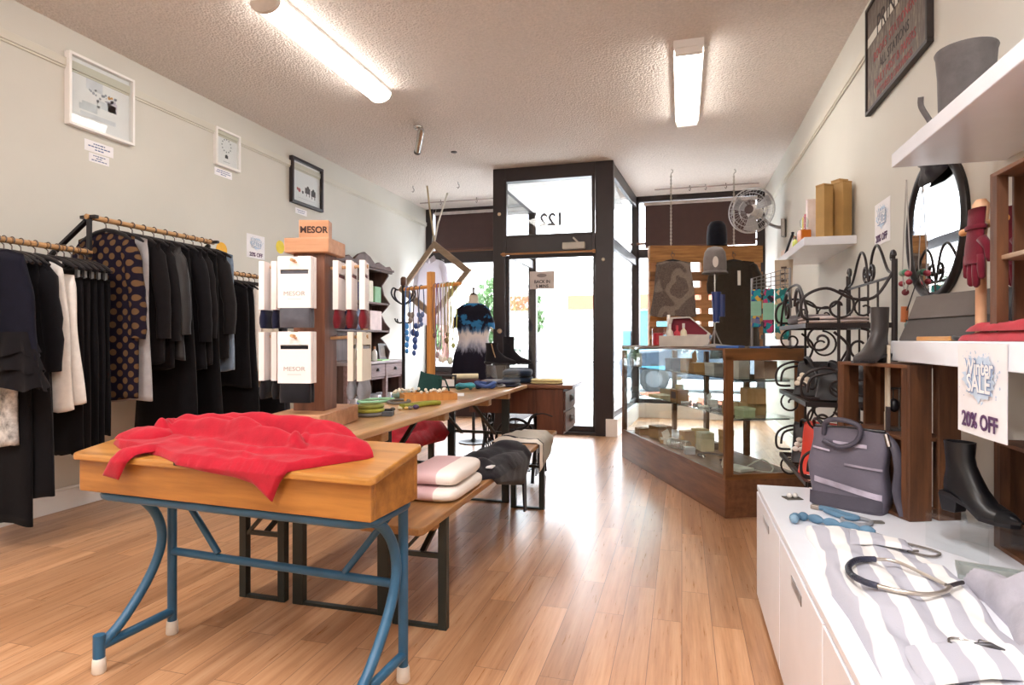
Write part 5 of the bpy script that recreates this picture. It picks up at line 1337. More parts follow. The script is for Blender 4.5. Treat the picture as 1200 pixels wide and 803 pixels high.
def glove(label, loc, rot, m, spread=1.0, flat=1.0):
    """cuff at the top (origin), fingers pointing to local -z, palm in the y-z plane"""
    g = MB()
    pr = [(.0, .037), (-.03, .036), (-.06, .034), (-.085, .037), (-.115, .042), (-.145, .041), (-.16, .036)]
    for z, w_ in pr:
        for q in range(18): g.v.append((.013*sin(2*PI*q/18), w_*cos(2*PI*q/18), z))
    for a in range(len(pr)-1):
        for q in range(18): g.f.append((a*18+q, a*18+(q+1) % 18, a*18+18+(q+1) % 18, a*18+18+q))
    g.f.append(tuple(range(18))); g.f.append(tuple(108+q for q in range(17, -1, -1)))
    b = [(-.031, -.15, .055, .0100, -.16), (-.0105, -.157, .070, .0108, -.05), (.0105, -.156, .066, .0106, .05), (.031, -.147, .050, .0096, .17)]
    for y, z, L, r, sp in b:
        d = sp*.22*spread
        g.tube([(0, y, z+.015), (.002, y+d*L*1.2, z-L*.45), (.004, y+d*L*2.4, z-L*.9), (.004, y+d*L*2.6, z-L)], [r, r, r*.85, r*.35], 10)
    g.tube([(0, -.03, -.09), (.006, -.05, -.115), (.008, -.056, -.145), (.008, -.055, -.158)], [.014, .012, .010, .004], 10)
    # the tube frame runs along z: swap so the flat side is x
    return one(g, 'glove', m, label, 'glove', loc, rot=rot, smooth=True, ang=2.5)
g1_ = glove('wine red glove hanging in front on the wooden glove stand', (.815, 2.04, 1.475), (0, .06, .15), GLV)
glove('wine red glove hanging behind its pair on the wooden glove stand', (.872, 1.99, 1.468), (.1, -.06, -.1), GLV)
MB().lathe([(.039, -.006), (.042, 0), (.039, .006)], 16, (0, 0, -.055), sy=.45 if False else 1, sx=.48).build('cuff_band', GLV, g1_, smooth=True)
glove('bright red glove lying flat on the thick white shelf, uppermost', (.80, 1.62, SH+.045), (PI/2-.12, 0, PI+.05), GLV2) if False else None
one(cloth([(.752, 2.0), (.75, 1.9), (.75, 1.75), (.752, 1.55), (.76, 1.40)], [(.80, 2.0), (.85, 1.9), (.86, 1.75), (.86, 1.55), (.84, 1.40)], 50, 16, flatmap(SH), .022, .006, 51, edge=.2), 'glove', GLV2, 'bright red glove lying at the bottom of the pile on the thick white shelf', 'glove', smooth=True, ang=3)
one(cloth([(.756, 1.96), (.754, 1.86), (.756, 1.72), (.76, 1.55), (.765, 1.42)], [(.80, 1.96), (.84, 1.86), (.85, 1.72), (.85, 1.55), (.83, 1.42)], 50, 16, flatmap(SH+.026), .02, .006, 52, edge=.2), 'glove', GLV2, 'bright red glove lying on top of the pile on the thick white shelf', 'glove', smooth=True, ang=3)
one(cloth([(.80, 1.86), (.80, 1.75), (.81, 1.62), (.82, 1.5)], [(.86, 1.86), (.90, 1.75), (.91, 1.62), (.90, 1.5)], 30, 12, flatmap(1.5262), .028, .005, 53, edge=.25), 'glove', GLV2, 'red glove lying on top of the dark crate', 'glove', smooth=True, ang=3)
one(MB().box(-.03, -.10, 0, .03, .10, .014), 'wooden_tray', wood('b97f45', 'dba566', 'Y', 3), 'small orange wooden tray at the edge of the thick white shelf', 'tray', (.775, 2.17, SH), .1, bevel=.003)
one(MB().tube(arc([(0, .06, .006), (.01, .02, .01), (0, -.02, .008), (.01, -.07, .006)], 5), .007, 8), 'hair_clip', BLACKM, 'black clip lying in front of the red gloves', 'clip', (.758, 2.05, SH), .0, smooth=True)
one(MB().tube(arc([(0, 0, .10), (0, -.02, .05), (.0, -.01, .0)], 5), [.004]*10+[.004], 6) if False else MB().add([(-.003, -.012, .10), (.003, -.012, .10), (.003, .012, .10), (-.003, .012, .10), (-.003, -.03, 0), (.003, -.03, 0), (.003, -.005, 0), (-.003, -.005, 0)], [(0, 1, 2, 3), (4, 7, 6, 5), (0, 4, 5, 1), (1, 5, 6, 2), (2, 6, 7, 3), (3, 7, 4, 0)]), 'metal_tag', STEEL, 'slim metal piece standing on the shelf inside the upper crate', 'ornament', (.82, 1.66, 1.3135))

# sale sheet on the front of the shelf
sale_sign((.7285, 1.80, .972), .262, .235, 'winter sale 20% off sheet hanging from the thick white shelf', WR)
# ankle boot on its riser
acrylic('clear acrylic riser under the black leather boot on the sideboard', (.795, 2.01, .5005), .17, .15, .10, -.95)
boot('black leather ankle boot on the acrylic riser by the sale sheet', (.752, 2.075, .6008), -1.03, .215, .205, .055, LEATH, cap=mat('151316', .8))
boot('dark leather boot standing on top of the tall crate', (.715, 2.50, 1.0165), -2.45, .18, .20, .035, mat('35302f', .45, bmp=.2))

# ------------------------------------------------------------------ grey bag
BAG = mat('5f5a68', .55, bmp=.25, bscale=120); BAGD = mat('45414d', .55, bmp=.25, bscale=120); BSTR = mat('a89fae', .7, var=.25, bmp=.6, bscale=90)
t = T('leather_bag', 'grey leather tote bag with pale stripes on the sideboard', 'bag', (.578, 2.428, .5005), -.56)
bw, bd, bh = .128, .05, .285
def bagf(u, v):
    a = 2*PI*u; c, s_ = cos(a), sin(a)
    w_ = bw*(.94+.06*sin(v*PI)); d_ = bd*(1.15-.55*v)
    x = w_*(abs(c)**.3)*(1 if c > 0 else -1); y = d_*(abs(s_)**.45)*(1 if s_ > 0 else -1)
    return (x+.006*sin(v*9), y+.004*noise.noise(Vector((x*14, v*5, 2))), bh*v-.012*(x/bw)**2*v)
m = MB().grid(48, 16, bagf, cu=True); m.f.append(tuple(range(47, -1, -1))); m.f.append(tuple(16*48+i for i in range(48)))
m.build('body', BAG, t, smooth=True, ang=1.0)
def band(z0, z1, x0, x1, sl, mt, nm, e=.0025):
    b = MB()
    def fb(u, v):
        x = x0+(x1-x0)*u; z = z0+(z1-z0)*v+sl*u; vv = z/bh
        d_ = bd*(1.15-.55*vv); q = min(1, abs(x)/(bw*.97)); c = q**(1/.3); s_ = math.sqrt(max(0, 1-c*c))
        return (x, -d_*s_**.45-e-.004, z)
    return b.grid(14, 4, fb).build(nm, mt, t, smooth=True)
band(.085, .105, -.10, .118, -.035, BSTR, 'stripe'); band(.155, .163, .0, .118, -.006, BSTR, 'stripe'); band(.225, .238, -.04, .07, -.004, BSTR, 'stripe'); band(.205, .212, -.11, -.05, -.008, BSTR, 'stripe')
band(.004, .05, -.118, .12, .004, BAGD, 'base_panel', .001)
MB().tube([(-bw*.9, 0, bh-.004), (bw*.9, 0, bh-.004)], .006, 8).build('zip', BLACKM, t)
MB().tube(arc([(-.075, -.03, bh-.03), (-.06, -.045, bh+.02), (0, -.055, bh+.03), (.05, -.05, bh+.01), (.04, -.05, bh-.04), (-.01, -.055, bh-.065), (-.07, -.05, bh-.05)], 6), .009, 8).build('handle', BAGD, t, smooth=True)
MB().tube(arc([(bw*.93, -.01, bh-.02), (bw+.02, -.02, bh-.05), (bw+.035, -.03, bh-.12), (bw+.03, -.03, bh-.20), (bw+.05, -.03, .01)], 6), .014, 8, sq=.4).build('shoulder_strap', BAGD, t, smooth=True)
MB().tube([(bw*.95, -.02, bh-.01), (bw*1.05, -.03, bh-.05)], .008, 8).build('buckle', CHROME, t)
t = T('leather_strap', 'cream and dark strap hanging from the corner of the thick white shelf', 'strap', (.712, 2.47, 1.03))
MB().box(-.004, -.012, -.20, .006, .02, .05).build('strap_end', mat('cdbfa9', .6), t, bevel=.002)
MB().box(-.008, -.02, -.43, .004, .0, -.17).build('strap_end', mat('3a2f30', .5), t, bevel=.002); MB().box(-.006, .004, -.33, .004, .02, -.19).build('strap_end', mat('c6b49b', .6), t, bevel=.002)
t = T('pendant_stand', 'small black pendant stand on the shelf inside the tall crate', 'display stand', (.755, 2.49, .7735))
MB().box(-.03, -.03, 0, .03, .03, .008).tube([(0, 0, .006), (0, 0, .15)], .004, 8).tube([(-.035, 0, .15), (.035, 0, .15)], .004, 8).build('stand', mat('5a5654', .35, metal=.6), t)
MB().ball((-.02, -.008, .09), .018, 10, sz=1.4).tube([(-.02, 0, .15), (-.02, -.004, .1)], .002, 5).build('pendant', BLACKM, t, smooth=True)

# ------------------------------------------------------------------ jewellery on the sideboard
SB = .5002
t = T('earring_card', 'dark card with two white stud earrings at the far end of the sideboard', 'earrings', (.402, 2.50, SB), .3)
MB().box(-.03, -.025, 0, .03, .025, .003).build('card', mat('4d4a44', .6), t)
for s in (-1, 1): MB().ball((s*.011, 0, .011), .010, 12).build('stud', mat('ddd8d2', .25), t, smooth=True)
JB = mat('567a94', .6, var=.1, bmp=.3, bscale=60)
t = T('necklace', 'pale blue padded necklace with a cord along the far end of the scarf', 'necklace', (0, 0, 0))
pts = [(.345, 2.165), (.372, 2.205), (.402, 2.20), (.44, 2.165), (.48, 2.135), (.53, 2.105), (.567, 2.082)]
P_ = [Vector((a, b, SB+.014)) for a, b in pts]
for i in range(len(P_)-1):
    a, b = P_[i], P_[i+1]; q = [a.lerp(b, k/6) for k in range(7)]
    MB().tube(q, [.006, .011, .014, .0145, .014, .011, .006], 10).build('bead', JB, t, smooth=True)
MB().ball((.352, 2.155, SB+.016), .014, 10).build('bead', mat('7d9db4', .5), t, smooth=True)
MB().tube(arc([(.567, 2.082, SB+.01), (.62, 2.03, SB+.006), (.675, 1.98, SB+.006), (.69, 1.945, SB+.006), (.655, 1.915, SB+.006), (.61, 1.94, SB+.006), (.64, 1.955, SB+.006)], 8), .0032, 6).build('cord', mat('6d6660', .5), t, smooth=True)
t = T('bracelet', 'pale blue cord bracelet with a silver clasp near the grey bag', 'bracelet', (0, 0, 0))
MB().tube(arc([(.465, 2.35, SB+.01), (.50, 2.33, SB+.01), (.53, 2.285, SB+.01), (.56, 2.25, SB+.01), (.53, 2.24, SB+.01), (.50, 2.27, SB+.01), (.475, 2.31, SB+.012)], 8), .0085, 8).build('band', JB, t, smooth=True)
MB().cb((.456, 2.362, SB+.008), (.03, .022, .014), (0, 0, -.6)).build('clasp', mat('a59a90', .35, metal=.7), t, bevel=.002)
t = T('bracelet', 'grey ring bracelet with a flat tag beside the blue cord bracelet', 'bracelet', (.55, 2.22, SB), .1)
MB().tube([(.042*cos(2*PI*k/28), .04*sin(2*PI*k/28), .007) for k in range(28)], .0065, 8, closed=True).build('band', mat('8d8f95', .5), t, smooth=True)
MB().box(.045, .0, .001, .085, .022, .006).build('tag', mat('8a867e', .35, metal=.7), t)
def scarf_mat():
    m, nt, bs, N, L = newmat('striped_scarf'); tc = N('ShaderNodeTexCoord'); sp = N('ShaderNodeSeparateXYZ'); L(tc.outputs['Object'], sp.inputs[0])
    n = noise_n(nt, tc.outputs['Object'], 4.5, 2)
    a = N('ShaderNodeMath'); a.operation = 'MULTIPLY_ADD'; a.inputs[1].default_value = .05; L(n, a.inputs[0]); L(sp.outputs['X'], a.inputs[2])
    b = N('ShaderNodeMath'); b.operation = 'MULTIPLY_ADD'; b.inputs[1].default_value = -.10; L(sp.outputs['Y'], b.inputs[0]); L(a.outputs[0], b.inputs[2])
    f = N('ShaderNodeMath'); f.operation = 'PINGPONG'; f.inputs[1].default_value = .034; L(b.outputs[0], f.inputs[0])
    d = N('ShaderNodeMath'); d.operation = 'DIVIDE'; d.inputs[1].default_value = .034; L(f.outputs[0], d.inputs[0])
    L(ramp(nt, d.outputs[0], [(.44, lin('b3b3be')), (.52, lin('eae8e7'))]), bs.inputs['Base Color'])
    bs.inputs['Roughness'].default_value = .9; bs.inputs['Specular IOR Level'].default_value = .15
    bump(nt, bs, noise_n(nt, tc.outputs['Object'], 300, 2), .3, .002); return m
SCM = scarf_mat()
sc_ = one(cloth([(-.255, -.60), (-.24, -.3), (-.235, -.05), (-.245, .12), (-.225, .28), (-.21, .42), (-.215, .52), (-.205, .60)], [(.10, -.60), (.07, -.3), (.045, -.05), (.07, .12), (.085, .22), (.055, .36), (-.03, .50), (-.10, .60)], 80, 40, flatmap(0), .014, .012, 61,
     [((-.15, .55), (-.12, -.2), .05, .014), ((-.04, .35), (-.02, -.3), .05, .010), ((-.22, .2), (-.19, -.4), .035, .012), ((.03, .25), (.04, .0), .04, .012)], edge=.07, freq=6), 'striped_scarf', SCM, 'grey and white striped scarf spread along the sideboard', 'scarf', (.58, 1.50, SB), smooth=True, ang=3)
cloth([(-.13, .38), (-.06, .40), (.02, .37)], [(-.10, .52), (-.04, .50), (.03, .46)], 24, 14, lambda x, y, h: (x, y, .03+h), .006, .004, 62, edge=.2).build('folded_end', SCM, sc_, smooth=True, ang=3)
cloth([(-.20, -.36), (-.08, -.30), (.06, -.28)], [(-.19, -.22), (-.06, -.16), (.08, -.15)], 24, 14, lambda x, y, h: (x, y, .03+h), .006, .004, 63, edge=.2).build('folded_end', SCM, sc_, smooth=True, ang=3)
t = T('choker', 'dark beaded choker with silver bars lying on the striped scarf', 'necklace', (0, 0, SB+.045))
arcb = arc([(.470, 1.728, 0), (.425, 1.71, 0), (.392, 1.655, 0), (.386, 1.60, 0), (.402, 1.562, 0), (.425, 1.542, 0)], 8)
MB().tube(arcb, .0075, 10).build('bead_cord', mat('34364a', .4, var=.35, bmp=.8, bscale=160), t, smooth=True)
MB().tube(arc([(.470, 1.728, 0), (.50, 1.73, 0), (.525, 1.71, 0), (.555, 1.64, 0), (.575, 1.59, 0)], 6), .0044, 8).build('silver_bar', mat('c9c0b6', .3, metal=.8), t, smooth=True)
MB().tube(arc([(.425, 1.542, 0), (.46, 1.522, 0), (.51, 1.518, 0), (.555, 1.545, 0), (.58, 1.58, 0)], 6), .0052, 8).build('silver_bar', mat('c9c0b6', .3, metal=.8), t, smooth=True)
MB().tube([(.58, 1.585, 0), (.60, 1.595, .004), (.615, 1.61, .002)], .005, 8).build('clasp', mat('4b4648', .4, metal=.6), t, smooth=True)
t = T('key_ring', 'silver ring with a dark clip lying on the near end of the scarf', 'key ring', (.505, 1.305, SB+.036))
MB().tube([(-.008+.020*cos(2*PI*k/24), .02*sin(2*PI*k/24), .003) for k in range(24)], .0025, 6, closed=True).build('ring', CHROME, t, smooth=True)
MB().tube([(.012, .0, .004), (.035, -.004, .006), (.055, -.012, .004)], [.004, .007, .003], 8).build('clip', mat('4a4a4e', .35, metal=.6), t, smooth=True)
MB().tube(arc([(.02, .005, .004), (.03, .022, .004), (.045, .01, .004), (.05, -.008, .004)], 5), .0016, 5).build('wire', CHROME, t)
one(cloth([(-.10, -.24), (-.06, -.10), (-.05, .03), (-.07, .10)], [(.16, -.22), (.17, -.08), (.15, .05), (.08, .12)], 44, 44, flatmap(0), .035, .016, 71,
     [((-.04, .08), (.12, -.12), .07, .035), ((.0, -.05), (.14, .08), .05, .03), ((-.06, -.1), (.12, -.2), .05, .03)], edge=.1, freq=8), 'grey_top', cloth_mat('a9a6b0', var=.05), 'soft grey top crumpled beside the striped scarf', 'top', (.715, 1.60, SB), smooth=True, ang=3)
one(MB().box(-.09, -.06, 0, .09, .06, .004).box(-.09, -.06, .004, .09, -.053, .012).box(-.09, .053, .004, .09, .06, .012).box(-.09, -.053, .004, -.083, .053, .012).box(.083, -.053, .004, .09, .053, .012), 'display_tray', mat('9aa09e', .3), 'flat grey tray behind the soft grey top', 'tray', (.77, 1.80, SB), -.3)
# ------------------------------------------------------------------ glass display cabinet
CW = wood('5d381f', '82542f', 'Z', 3, .4, 10, coat=.2); CWY = wood('5a3824', '7e5438', 'Y', 2.5, .4, 10, coat=.2); CWX = wood('63401f', '8a5a30', 'X', 2.5, .4, 10, coat=.2)
CO = Vector((.257, 3.954, 0)); CRZ = .4115; CXD, CYL = .53, 2.0
def cw(x, y, z=0): return (CO.x+x*cos(CRZ)-y*sin(CRZ), CO.y+x*sin(CRZ)+y*cos(CRZ), z)
t = T('display_cabinet', 'long glass display cabinet with a dark wooden frame', 'cabinet', CO, CRZ)
MB().box(0, 0, 0, CXD, CYL, .235).build('plinth', CWY, t, bevel=.004)
MB().box(.01, .01, .235, CXD-.01, CYL-.01, .25).build('floor_board', wood('6a4a36', '8a664c', 'Y', 2.5, .5, 10), t)
for (x, y, wx, wy) in ((0, 0, .055, .03), (CXD-.055, 0, .055, .03), (0, CYL-.04, .04, .04), (CXD-.04, CYL-.04, .04, .04), (CXD-.03, .65, .03, .05), (CXD-.03, 1.3, .03, .05)):
    MB().box(x, y, .25, x+wx, y+wy, 1.0).build('post', CW, t, bevel=.003)
MB().box(0, 0, .97, CXD, .035, 1.045).build('top_rail', CWX, t, bevel=.003); MB().box(0, CYL-.035, 1.01, CXD, CYL, 1.045).build('top_rail', CWX, t, bevel=.003)
MB().box(CXD-.035, .035, 1.01, CXD, CYL-.035, 1.045).build('top_rail', CWY, t, bevel=.003); MB().box(0, .035, 1.032, .018, CYL-.035, 1.045).build('top_rail', CWY, t)
MB().box(.0, 0, .235, CXD, .028, .27).build('bottom_rail', CWX, t); MB().box(0, .028, .235, .02, CYL, .262).build('bottom_rail', CWY, t)
MB().box(.004, .03, .262, .009, CYL-.04, 1.032).build('front_glass', GLS, t)
MB().box(.055, .012, .27, CXD-.055, .017, .97).build('end_glass', GLS, t)
MB().box(.04, CYL-.02, .27, CXD-.04, CYL-.015, 1.01).build('end_glass', GLS, t)
MB().box(.018, .035, 1.036, CXD-.035, CYL-.035, 1.042).build('top_glass', GLS, t)
MB().box(CXD-.016, .03, .26, CXD-.012, CYL-.04, 1.01).build('back_glass', GLS, t)
SHG = glass_mat('shelf_glass', (.86, .93, .91), 1.5)
for z in (.60, .845):
    MB().box(.10, .035, z, CXD-.035, CYL-.045, z+.007).build('glass_shelf', SHG, t)
    for y in (.12, 1.0, 1.85): MB().bar((.12, y, z-.012), (CXD-.03, y, z-.012), .012, .01).build('shelf_bracket', STEEL, t)
KR = 'b48a5c'
def cbox(nm, lb, hexc, x, y, z, d, rz=0, lid=None, cat='box', m=None):
    t = T(nm, lb, cat, cw(x, y, z), CRZ+rz)
    MB().box(-d[0]/2, -d[1]/2, 0, d[0]/2, d[1]/2, d[2]*(.72 if lid else 1)).build('body', m or mat(hexc, .65, var=.08), t, bevel=.0015)
    if lid == 'open':
        MB().bar((0, d[1]/2, d[2]*.72), (0, d[1]*.85, d[2]*1.5), d[0], .004, (1, 0, 0)).build('lid', mat(hexc, .65, var=.08), t)
        MB().box(-d[0]*.42, -d[1]*.42, d[2]*.72, d[0]*.42, d[1]*.42, d[2]*.73).build('lining', mat('efe8dc', .8), t)
    elif lid: MB().box(-d[0]/2-.002, -d[1]/2-.002, d[2]*.72, d[0]/2+.002, d[1]/2+.002, d[2]).build('lid', mat(lid, .65, var=.05), t, bevel=.0015)
    return t
z0, z1, z2 = .2505, .6075, .8525
cbox('gift_box', 'brown card box at the far end of the cabinet floor', 'a37a4c', .20, 1.55, z0, (.14, .14, .10), .2, '8a6238')
cbox('gift_box', 'flat tan box near the far end of the cabinet floor', KR, .16, 1.30, z0, (.13, .16, .04), -.3, 'open')
GB = cbox('gift_box', 'small tan box with round medallion on the cabinet floor', KR, .22, 1.05, z0, (.09, .09, .13), .1)
MB().lathe([(.001, 0), (.025, 0), (.025, .003), (.012, .004)], 16, (-.046, 0, .07), (0, -PI/2, 0)).build('medallion', mat('c8a45a', .3, metal=.8), GB, smooth=True)
cbox('gift_box', 'cream card box in the middle of the cabinet floor', 'd9cba8', .30, .90, z0, (.10, .12, .14), -.1)
cbox('gift_box', 'white card box lying on the cabinet floor near its corner', 'e4ded2', .20, .22, z0, (.12, .16, .025), .3, 'open')
cbox('gift_box', 'long brown tray on the cabinet floor', '9a6f45', .10, 1.72, z0, (.10, .12, .06), .0)
cbox('gift_box', 'yellowish box at the back of the cabinet floor', 'c9a566', .40, 1.20, z0, (.1, .1, .12), .2)
t = T('spiral_bracelet', 'silver spiral bracelet standing on the cabinet floor', 'bracelet', cw(.12, .98, z0), CRZ+.5)
MB().tube([(.035*cos(k*.42), -.09+.18*k/150, .0375+.035*sin(k*.42)) for k in range(151)], .0035, 6).build('wire', mat('d5d2ce', .25, metal=.7), t, smooth=True)
t = T('necklace', 'dark ribbon necklace lying on the cabinet floor', 'necklace', cw(.22, .62, z0), CRZ)
MB().tube(arc([(0, -.12, .006), (.08, -.08, .006), (.1, .04, .006), (.03, .12, .008), (-.06, .10, .006), (-.08, -.02, .006)], 8), .006, 6).build('cord', mat('3a2f33', .6), t, smooth=True)
MB().ball((-.08, -.03, .014), .014).build('pendant', CHROME, t, smooth=True)
t = T('necklace', 'looped leather necklace near the cabinet end glass', 'necklace', cw(.35, .18, z0), CRZ)
MB().tube(arc([(0, -.1, .006), (.06, -.02, .02), (.05, .08, .05), (-.02, .10, .02), (-.08, .05, .006), (-.05, -.06, .006), (0, -.1, .006)], 8), .005, 6).build('cord', mat('c9bfae', .6), t, smooth=True)
jb = cbox('jewellery_box', 'brown wooden box with dark window on the middle glass shelf', 'a9794a', .20, 1.15, z1, (.10, .12, .09), .05)
MB().box(-.0515, -.04, .02, -.0505, .04, .075).build('window', mat('4a2622', .3), jb)
t = T('perfume_bottle', 'clear square bottle standing on the brown wooden box', 'bottle', cw(.20, 1.15, z1+.0905), CRZ+.3)
MB().box(-.028, -.028, 0, .028, .028, .075).build('body', CB, t, bevel=.004); MB().lathe([(.018, .075), (.018, .10), (.015, .102)], 14).build('cap', mat('d6c7a6', .3, metal=.4), t, smooth=True)
MB().box(-.022, -.022, .004, .022, .022, .04).build('perfume', mat('dcb978', .3), t)
cbox('jewellery_tray', 'flat cream tray on the middle glass shelf', 'd9c9a2', .16, 1.42, z1, (.14, .22, .025), .1, cat='tray')
cbox('gift_box', 'low beige box behind the cream tray on the middle glass shelf', 'b9a283', .30, 1.55, z1, (.12, .18, .06), .15)
cbox('gift_box', 'brown rounded card box on the middle glass shelf by the end glass', 'b08a60', .30, .22, z1+.0605 if False else z1, (.13, .12, .075), .05, m=mat('a98a5c', .6))
cbox('gift_box', 'kraft cube box stacked on the low box by the end glass', 'b78d5f', .30, .21, z1+.0755, (.12, .13, .10), -.15)
cbox('gift_box', 'pale green box on the middle glass shelf by the end glass', 'a9b48c', .20, .13, z1, (.08, .11, .06), .0, 'c0c8a4')
for k, (y, c, lb) in enumerate(((.95, 'b9b6b2', 'silver bracelet on the middle glass shelf beside the wooden box'), (.80, '6f6c70', 'dark silver bracelet on the middle glass shelf'), (.66, 'd6cfc2', 'pearl bracelet on the middle glass shelf'), (.50, 'a8a4a2', 'silver chain bracelet on the middle glass shelf nearest the corner'))):
    tt = T('bracelet', lb, 'bracelet', cw(.17+.02*(k % 2), y, z1), CRZ+k)
    MB().tube([(.035*cos(2*PI*q/22), .028*sin(2*PI*q/22), .008+.004*sin(q*2.2)) for q in range(22)], .006, 7, closed=True).build('band', mat(c, .3, metal=.6), tt, smooth=True)
    MB().ball((.035, 0, .012), .011).build('stone', mat(['5a6a8a', 'c9b48a', 'e8e0d4', '4a4a52'][k], .3), tt, smooth=True)
cbox('gift_box', 'brown box standing on the upper glass shelf', 'b0824f', .22, 1.02, z2, (.09, .09, .10), .1)
cbox('gift_box', 'tan box with raised lid on the upper glass shelf', 'b98c5a', .22, .86, z2, (.09, .10, .10), -.1, 'open')
cbox('gift_box', 'white bag-shaped box on the upper glass shelf near the corner', 'dcd6ce', .25, .30, z2, (.08, .12, .12), .1)
cbox('gift_box', 'pinkish box on the upper glass shelf by the end glass', 'b79a8a', .36, .16, z2, (.09, .12, .11), .0)
cbox('card_stand', 'white card leaning in the upper far corner of the cabinet', 'e9e6e2', .12, 1.86, z2, (.01, .08, .12), .2, cat='card')
one(MB().box(-.055, -.002, 0, .055, .002, .15), 'photo_card', mat('8a7f86', .5, var=.3), 'small printed photo card taped inside the far front corner of the cabinet', 'card', cw(.025, 1.84, .845), CRZ+1.25)

for nm, lb, c, x, y, z, d_, rz, lid in (
    ('gift_box', 'dark brown flat box on the cabinet floor behind the tan medallion box', '6e4a30', .38, .98, z0, (.12, .14, .05), .2, None),
    ('gift_box', 'white tissue box on the cabinet floor between the tan boxes', 'ece6dc', .14, 1.18, z0, (.08, .08, .07), .4, 'open'),
    ('gift_box', 'kraft box standing behind the cream card box on the cabinet floor', 'a9814f', .42, .80, z0, (.08, .08, .17), .1, 'b98f5c'),
    ('gift_box', 'small silver grey box on the cabinet floor near the ribbon necklace', 'b9b8ba', .12, .78, z0, (.07, .07, .05), -.2, 'c8c7c9'),
    ('gift_box', 'small white ring box on the middle glass shelf behind the bracelets', 'e9e4de', .34, .86, z1, (.06, .06, .05), .1, 'open'),
    ('gift_box', 'beige pillow box on the middle glass shelf behind the bracelets', 'cdb893', .36, .62, z1, (.08, .12, .045), -.1, None),
    ('gift_box', 'dark navy box on the upper glass shelf towards the far end', '2c3350', .26, 1.40, z2, (.10, .14, .09), .0, None),
    ('gift_box', 'grey white box on the upper glass shelf in the middle', 'c9c6c4', .24, .62, z2, (.09, .12, .08), .1, 'd8d5d2')):
    cbox(nm, lb, c, x, y, z, d_, rz, lid)

# ------------------------------------------------------------------ on the cabinet
CT = 1.0455
t = T('candle_jar', 'red candle jar on the far part of the cabinet top', 'candle', cw(.20, 1.60, CT), 0)
MB().lathe([(.05, 0), (.052, .005), (.052, .15), (.047, .15), (.047, .145)], 20).build('jar', glass_mat('pink_glass', (.95, .75, .78), 1.5), t, smooth=True)
MB().lathe([(.042, .006), (.042, .11), (.03, .112)], 18).build('wax', mat('c02a3c', .4), t, smooth=True)
t2 = one(MB().lathe([(.014, 0), (.014, .27), (.01, .275)], 12), 'taper_candle', mat('f0ece6', .5), 'white taper candle behind the red candle jar', 'candle', cw(.32, 1.66, CT), smooth=True)
t = T('gift_hamper', 'hexagonal gift box with raised red lined lid on the cabinet top', 'gift box', cw(.22, 1.10, CT), -.05)
CRM = mat('cfc6bd', .6); hexp = [(-.16, 0), (.16, 0), (.19, .03), (.19, .10), (-.19, .10), (-.19, .03)]
MB().box(-.19, -.07, 0, .19, .07, .008).box(-.19, -.07, .008, .19, -.062, .085).box(-.19, .062, .008, .19, .07, .085).box(-.19, -.062, .008, -.182, .062, .085).box(.182, -.062, .008, .19, .062, .085).build('tray', CRM, t, bevel=.002)
lid = [(-.17, .07), (-.12, .215), (.02, .215), (.15, .085), (.15, .07)]
def ring_prism(o, s, y0, y1):
    n = len(o); c = (sum(p[0] for p in o)/n, sum(p[1] for p in o)/n)
    i_ = [(c[0]+(p[0]-c[0])*s, c[1]+(p[1]-c[1])*s) for p in o]; m = MB()
    for k in range(n):
        j = (k+1) % n; A = [o[k], o[j], i_[j], i_[k]]
        m.add([(x, y0, z) for x, z in A]+[(x, y1, z) for x, z in A], [(0, 3, 2, 1), (4, 5, 6, 7), (0, 1, 5, 4), (1, 2, 6, 5), (2, 3, 7, 6), (3, 0, 4, 7)])
    return m
lid = [(-.155, .09), (-.11, .235), (.04, .24), (.20, .10), (.19, .085)]
ring_prism(lid, .86, .04, .10).build('lid', CRM, t)
MB().prism(lid, .004, Matrix.Translation((0, .098, 0)) @ Euler((PI/2, 0, 0)).to_matrix().to_4x4()).build('lid_lining', mat('8d2039', .6), t)
for (x, c, h, lb) in ((-.11, 'e6ddcf', .17, 'cream lotion bottle at one end of the red lined gift box'), (-.055, 'c23848', .16, 'red bottle in the red lined gift box'), (-.005, 'ece0c4', .175, 'cream bottle with white cap in the red lined gift box')):
    wx, wy = t.location.x+x*cos(-.05), t.location.y+x*sin(-.05)
    bottle('lotion_bottle', lb, mat(c, .35), (wx, wy, CT+.0085), h, .026, capcol='f2eeea' if c != 'c23848' else 'd04858')
t = T('hat_stand', 'thin metal hat stand with splayed legs on the cabinet top', 'hat stand', cw(.26, .66, CT))
MB().tube([(0, 0, .13), (0, 0, .56)], .005, 8).build('rod', CHROME, t)
for k in range(3):
    a = k*2.1+.4; MB().tube(arc([(0, 0, .13), (.02*cos(a), .02*sin(a), .08), (.06*cos(a), .06*sin(a), .004)], 5), .0045, 6).build('leg', mat('a09a98', .3, metal=.7), t, smooth=True)
def cap_hat(label, loc, m, r, h, brim, rz=0, name='knit_hat', cat='hat', tagcol=None):
    t = T(name, label, cat, loc, rz)
    MB().lathe([(r*.97, 0), (r, h*.15), (r*.98, h*.5), (r*.88, h*.78), (r*.62, h*.95), (r*.2, h)], 26).build('crown', m, t, smooth=True)
    if brim: MB().lathe([(r*.97, 0), (r*brim, -.012), (r*brim, -.006), (r*.99, .006)], 28).build('brim', m, t, smooth=True)
    if tagcol: MB().prism([(.022*cos(a)*.9, .04*sin(a)) for a in [2*PI*k/16 for k in range(16)]], .003, Matrix.Translation((0, -r*1.0-.004, h*.35)) @ Euler((PI/2, 0, 0)).to_matrix().to_4x4()).build('paper_tag', mat(tagcol, .6), t)
    return t
px, py, _ = cw(.26, .66)
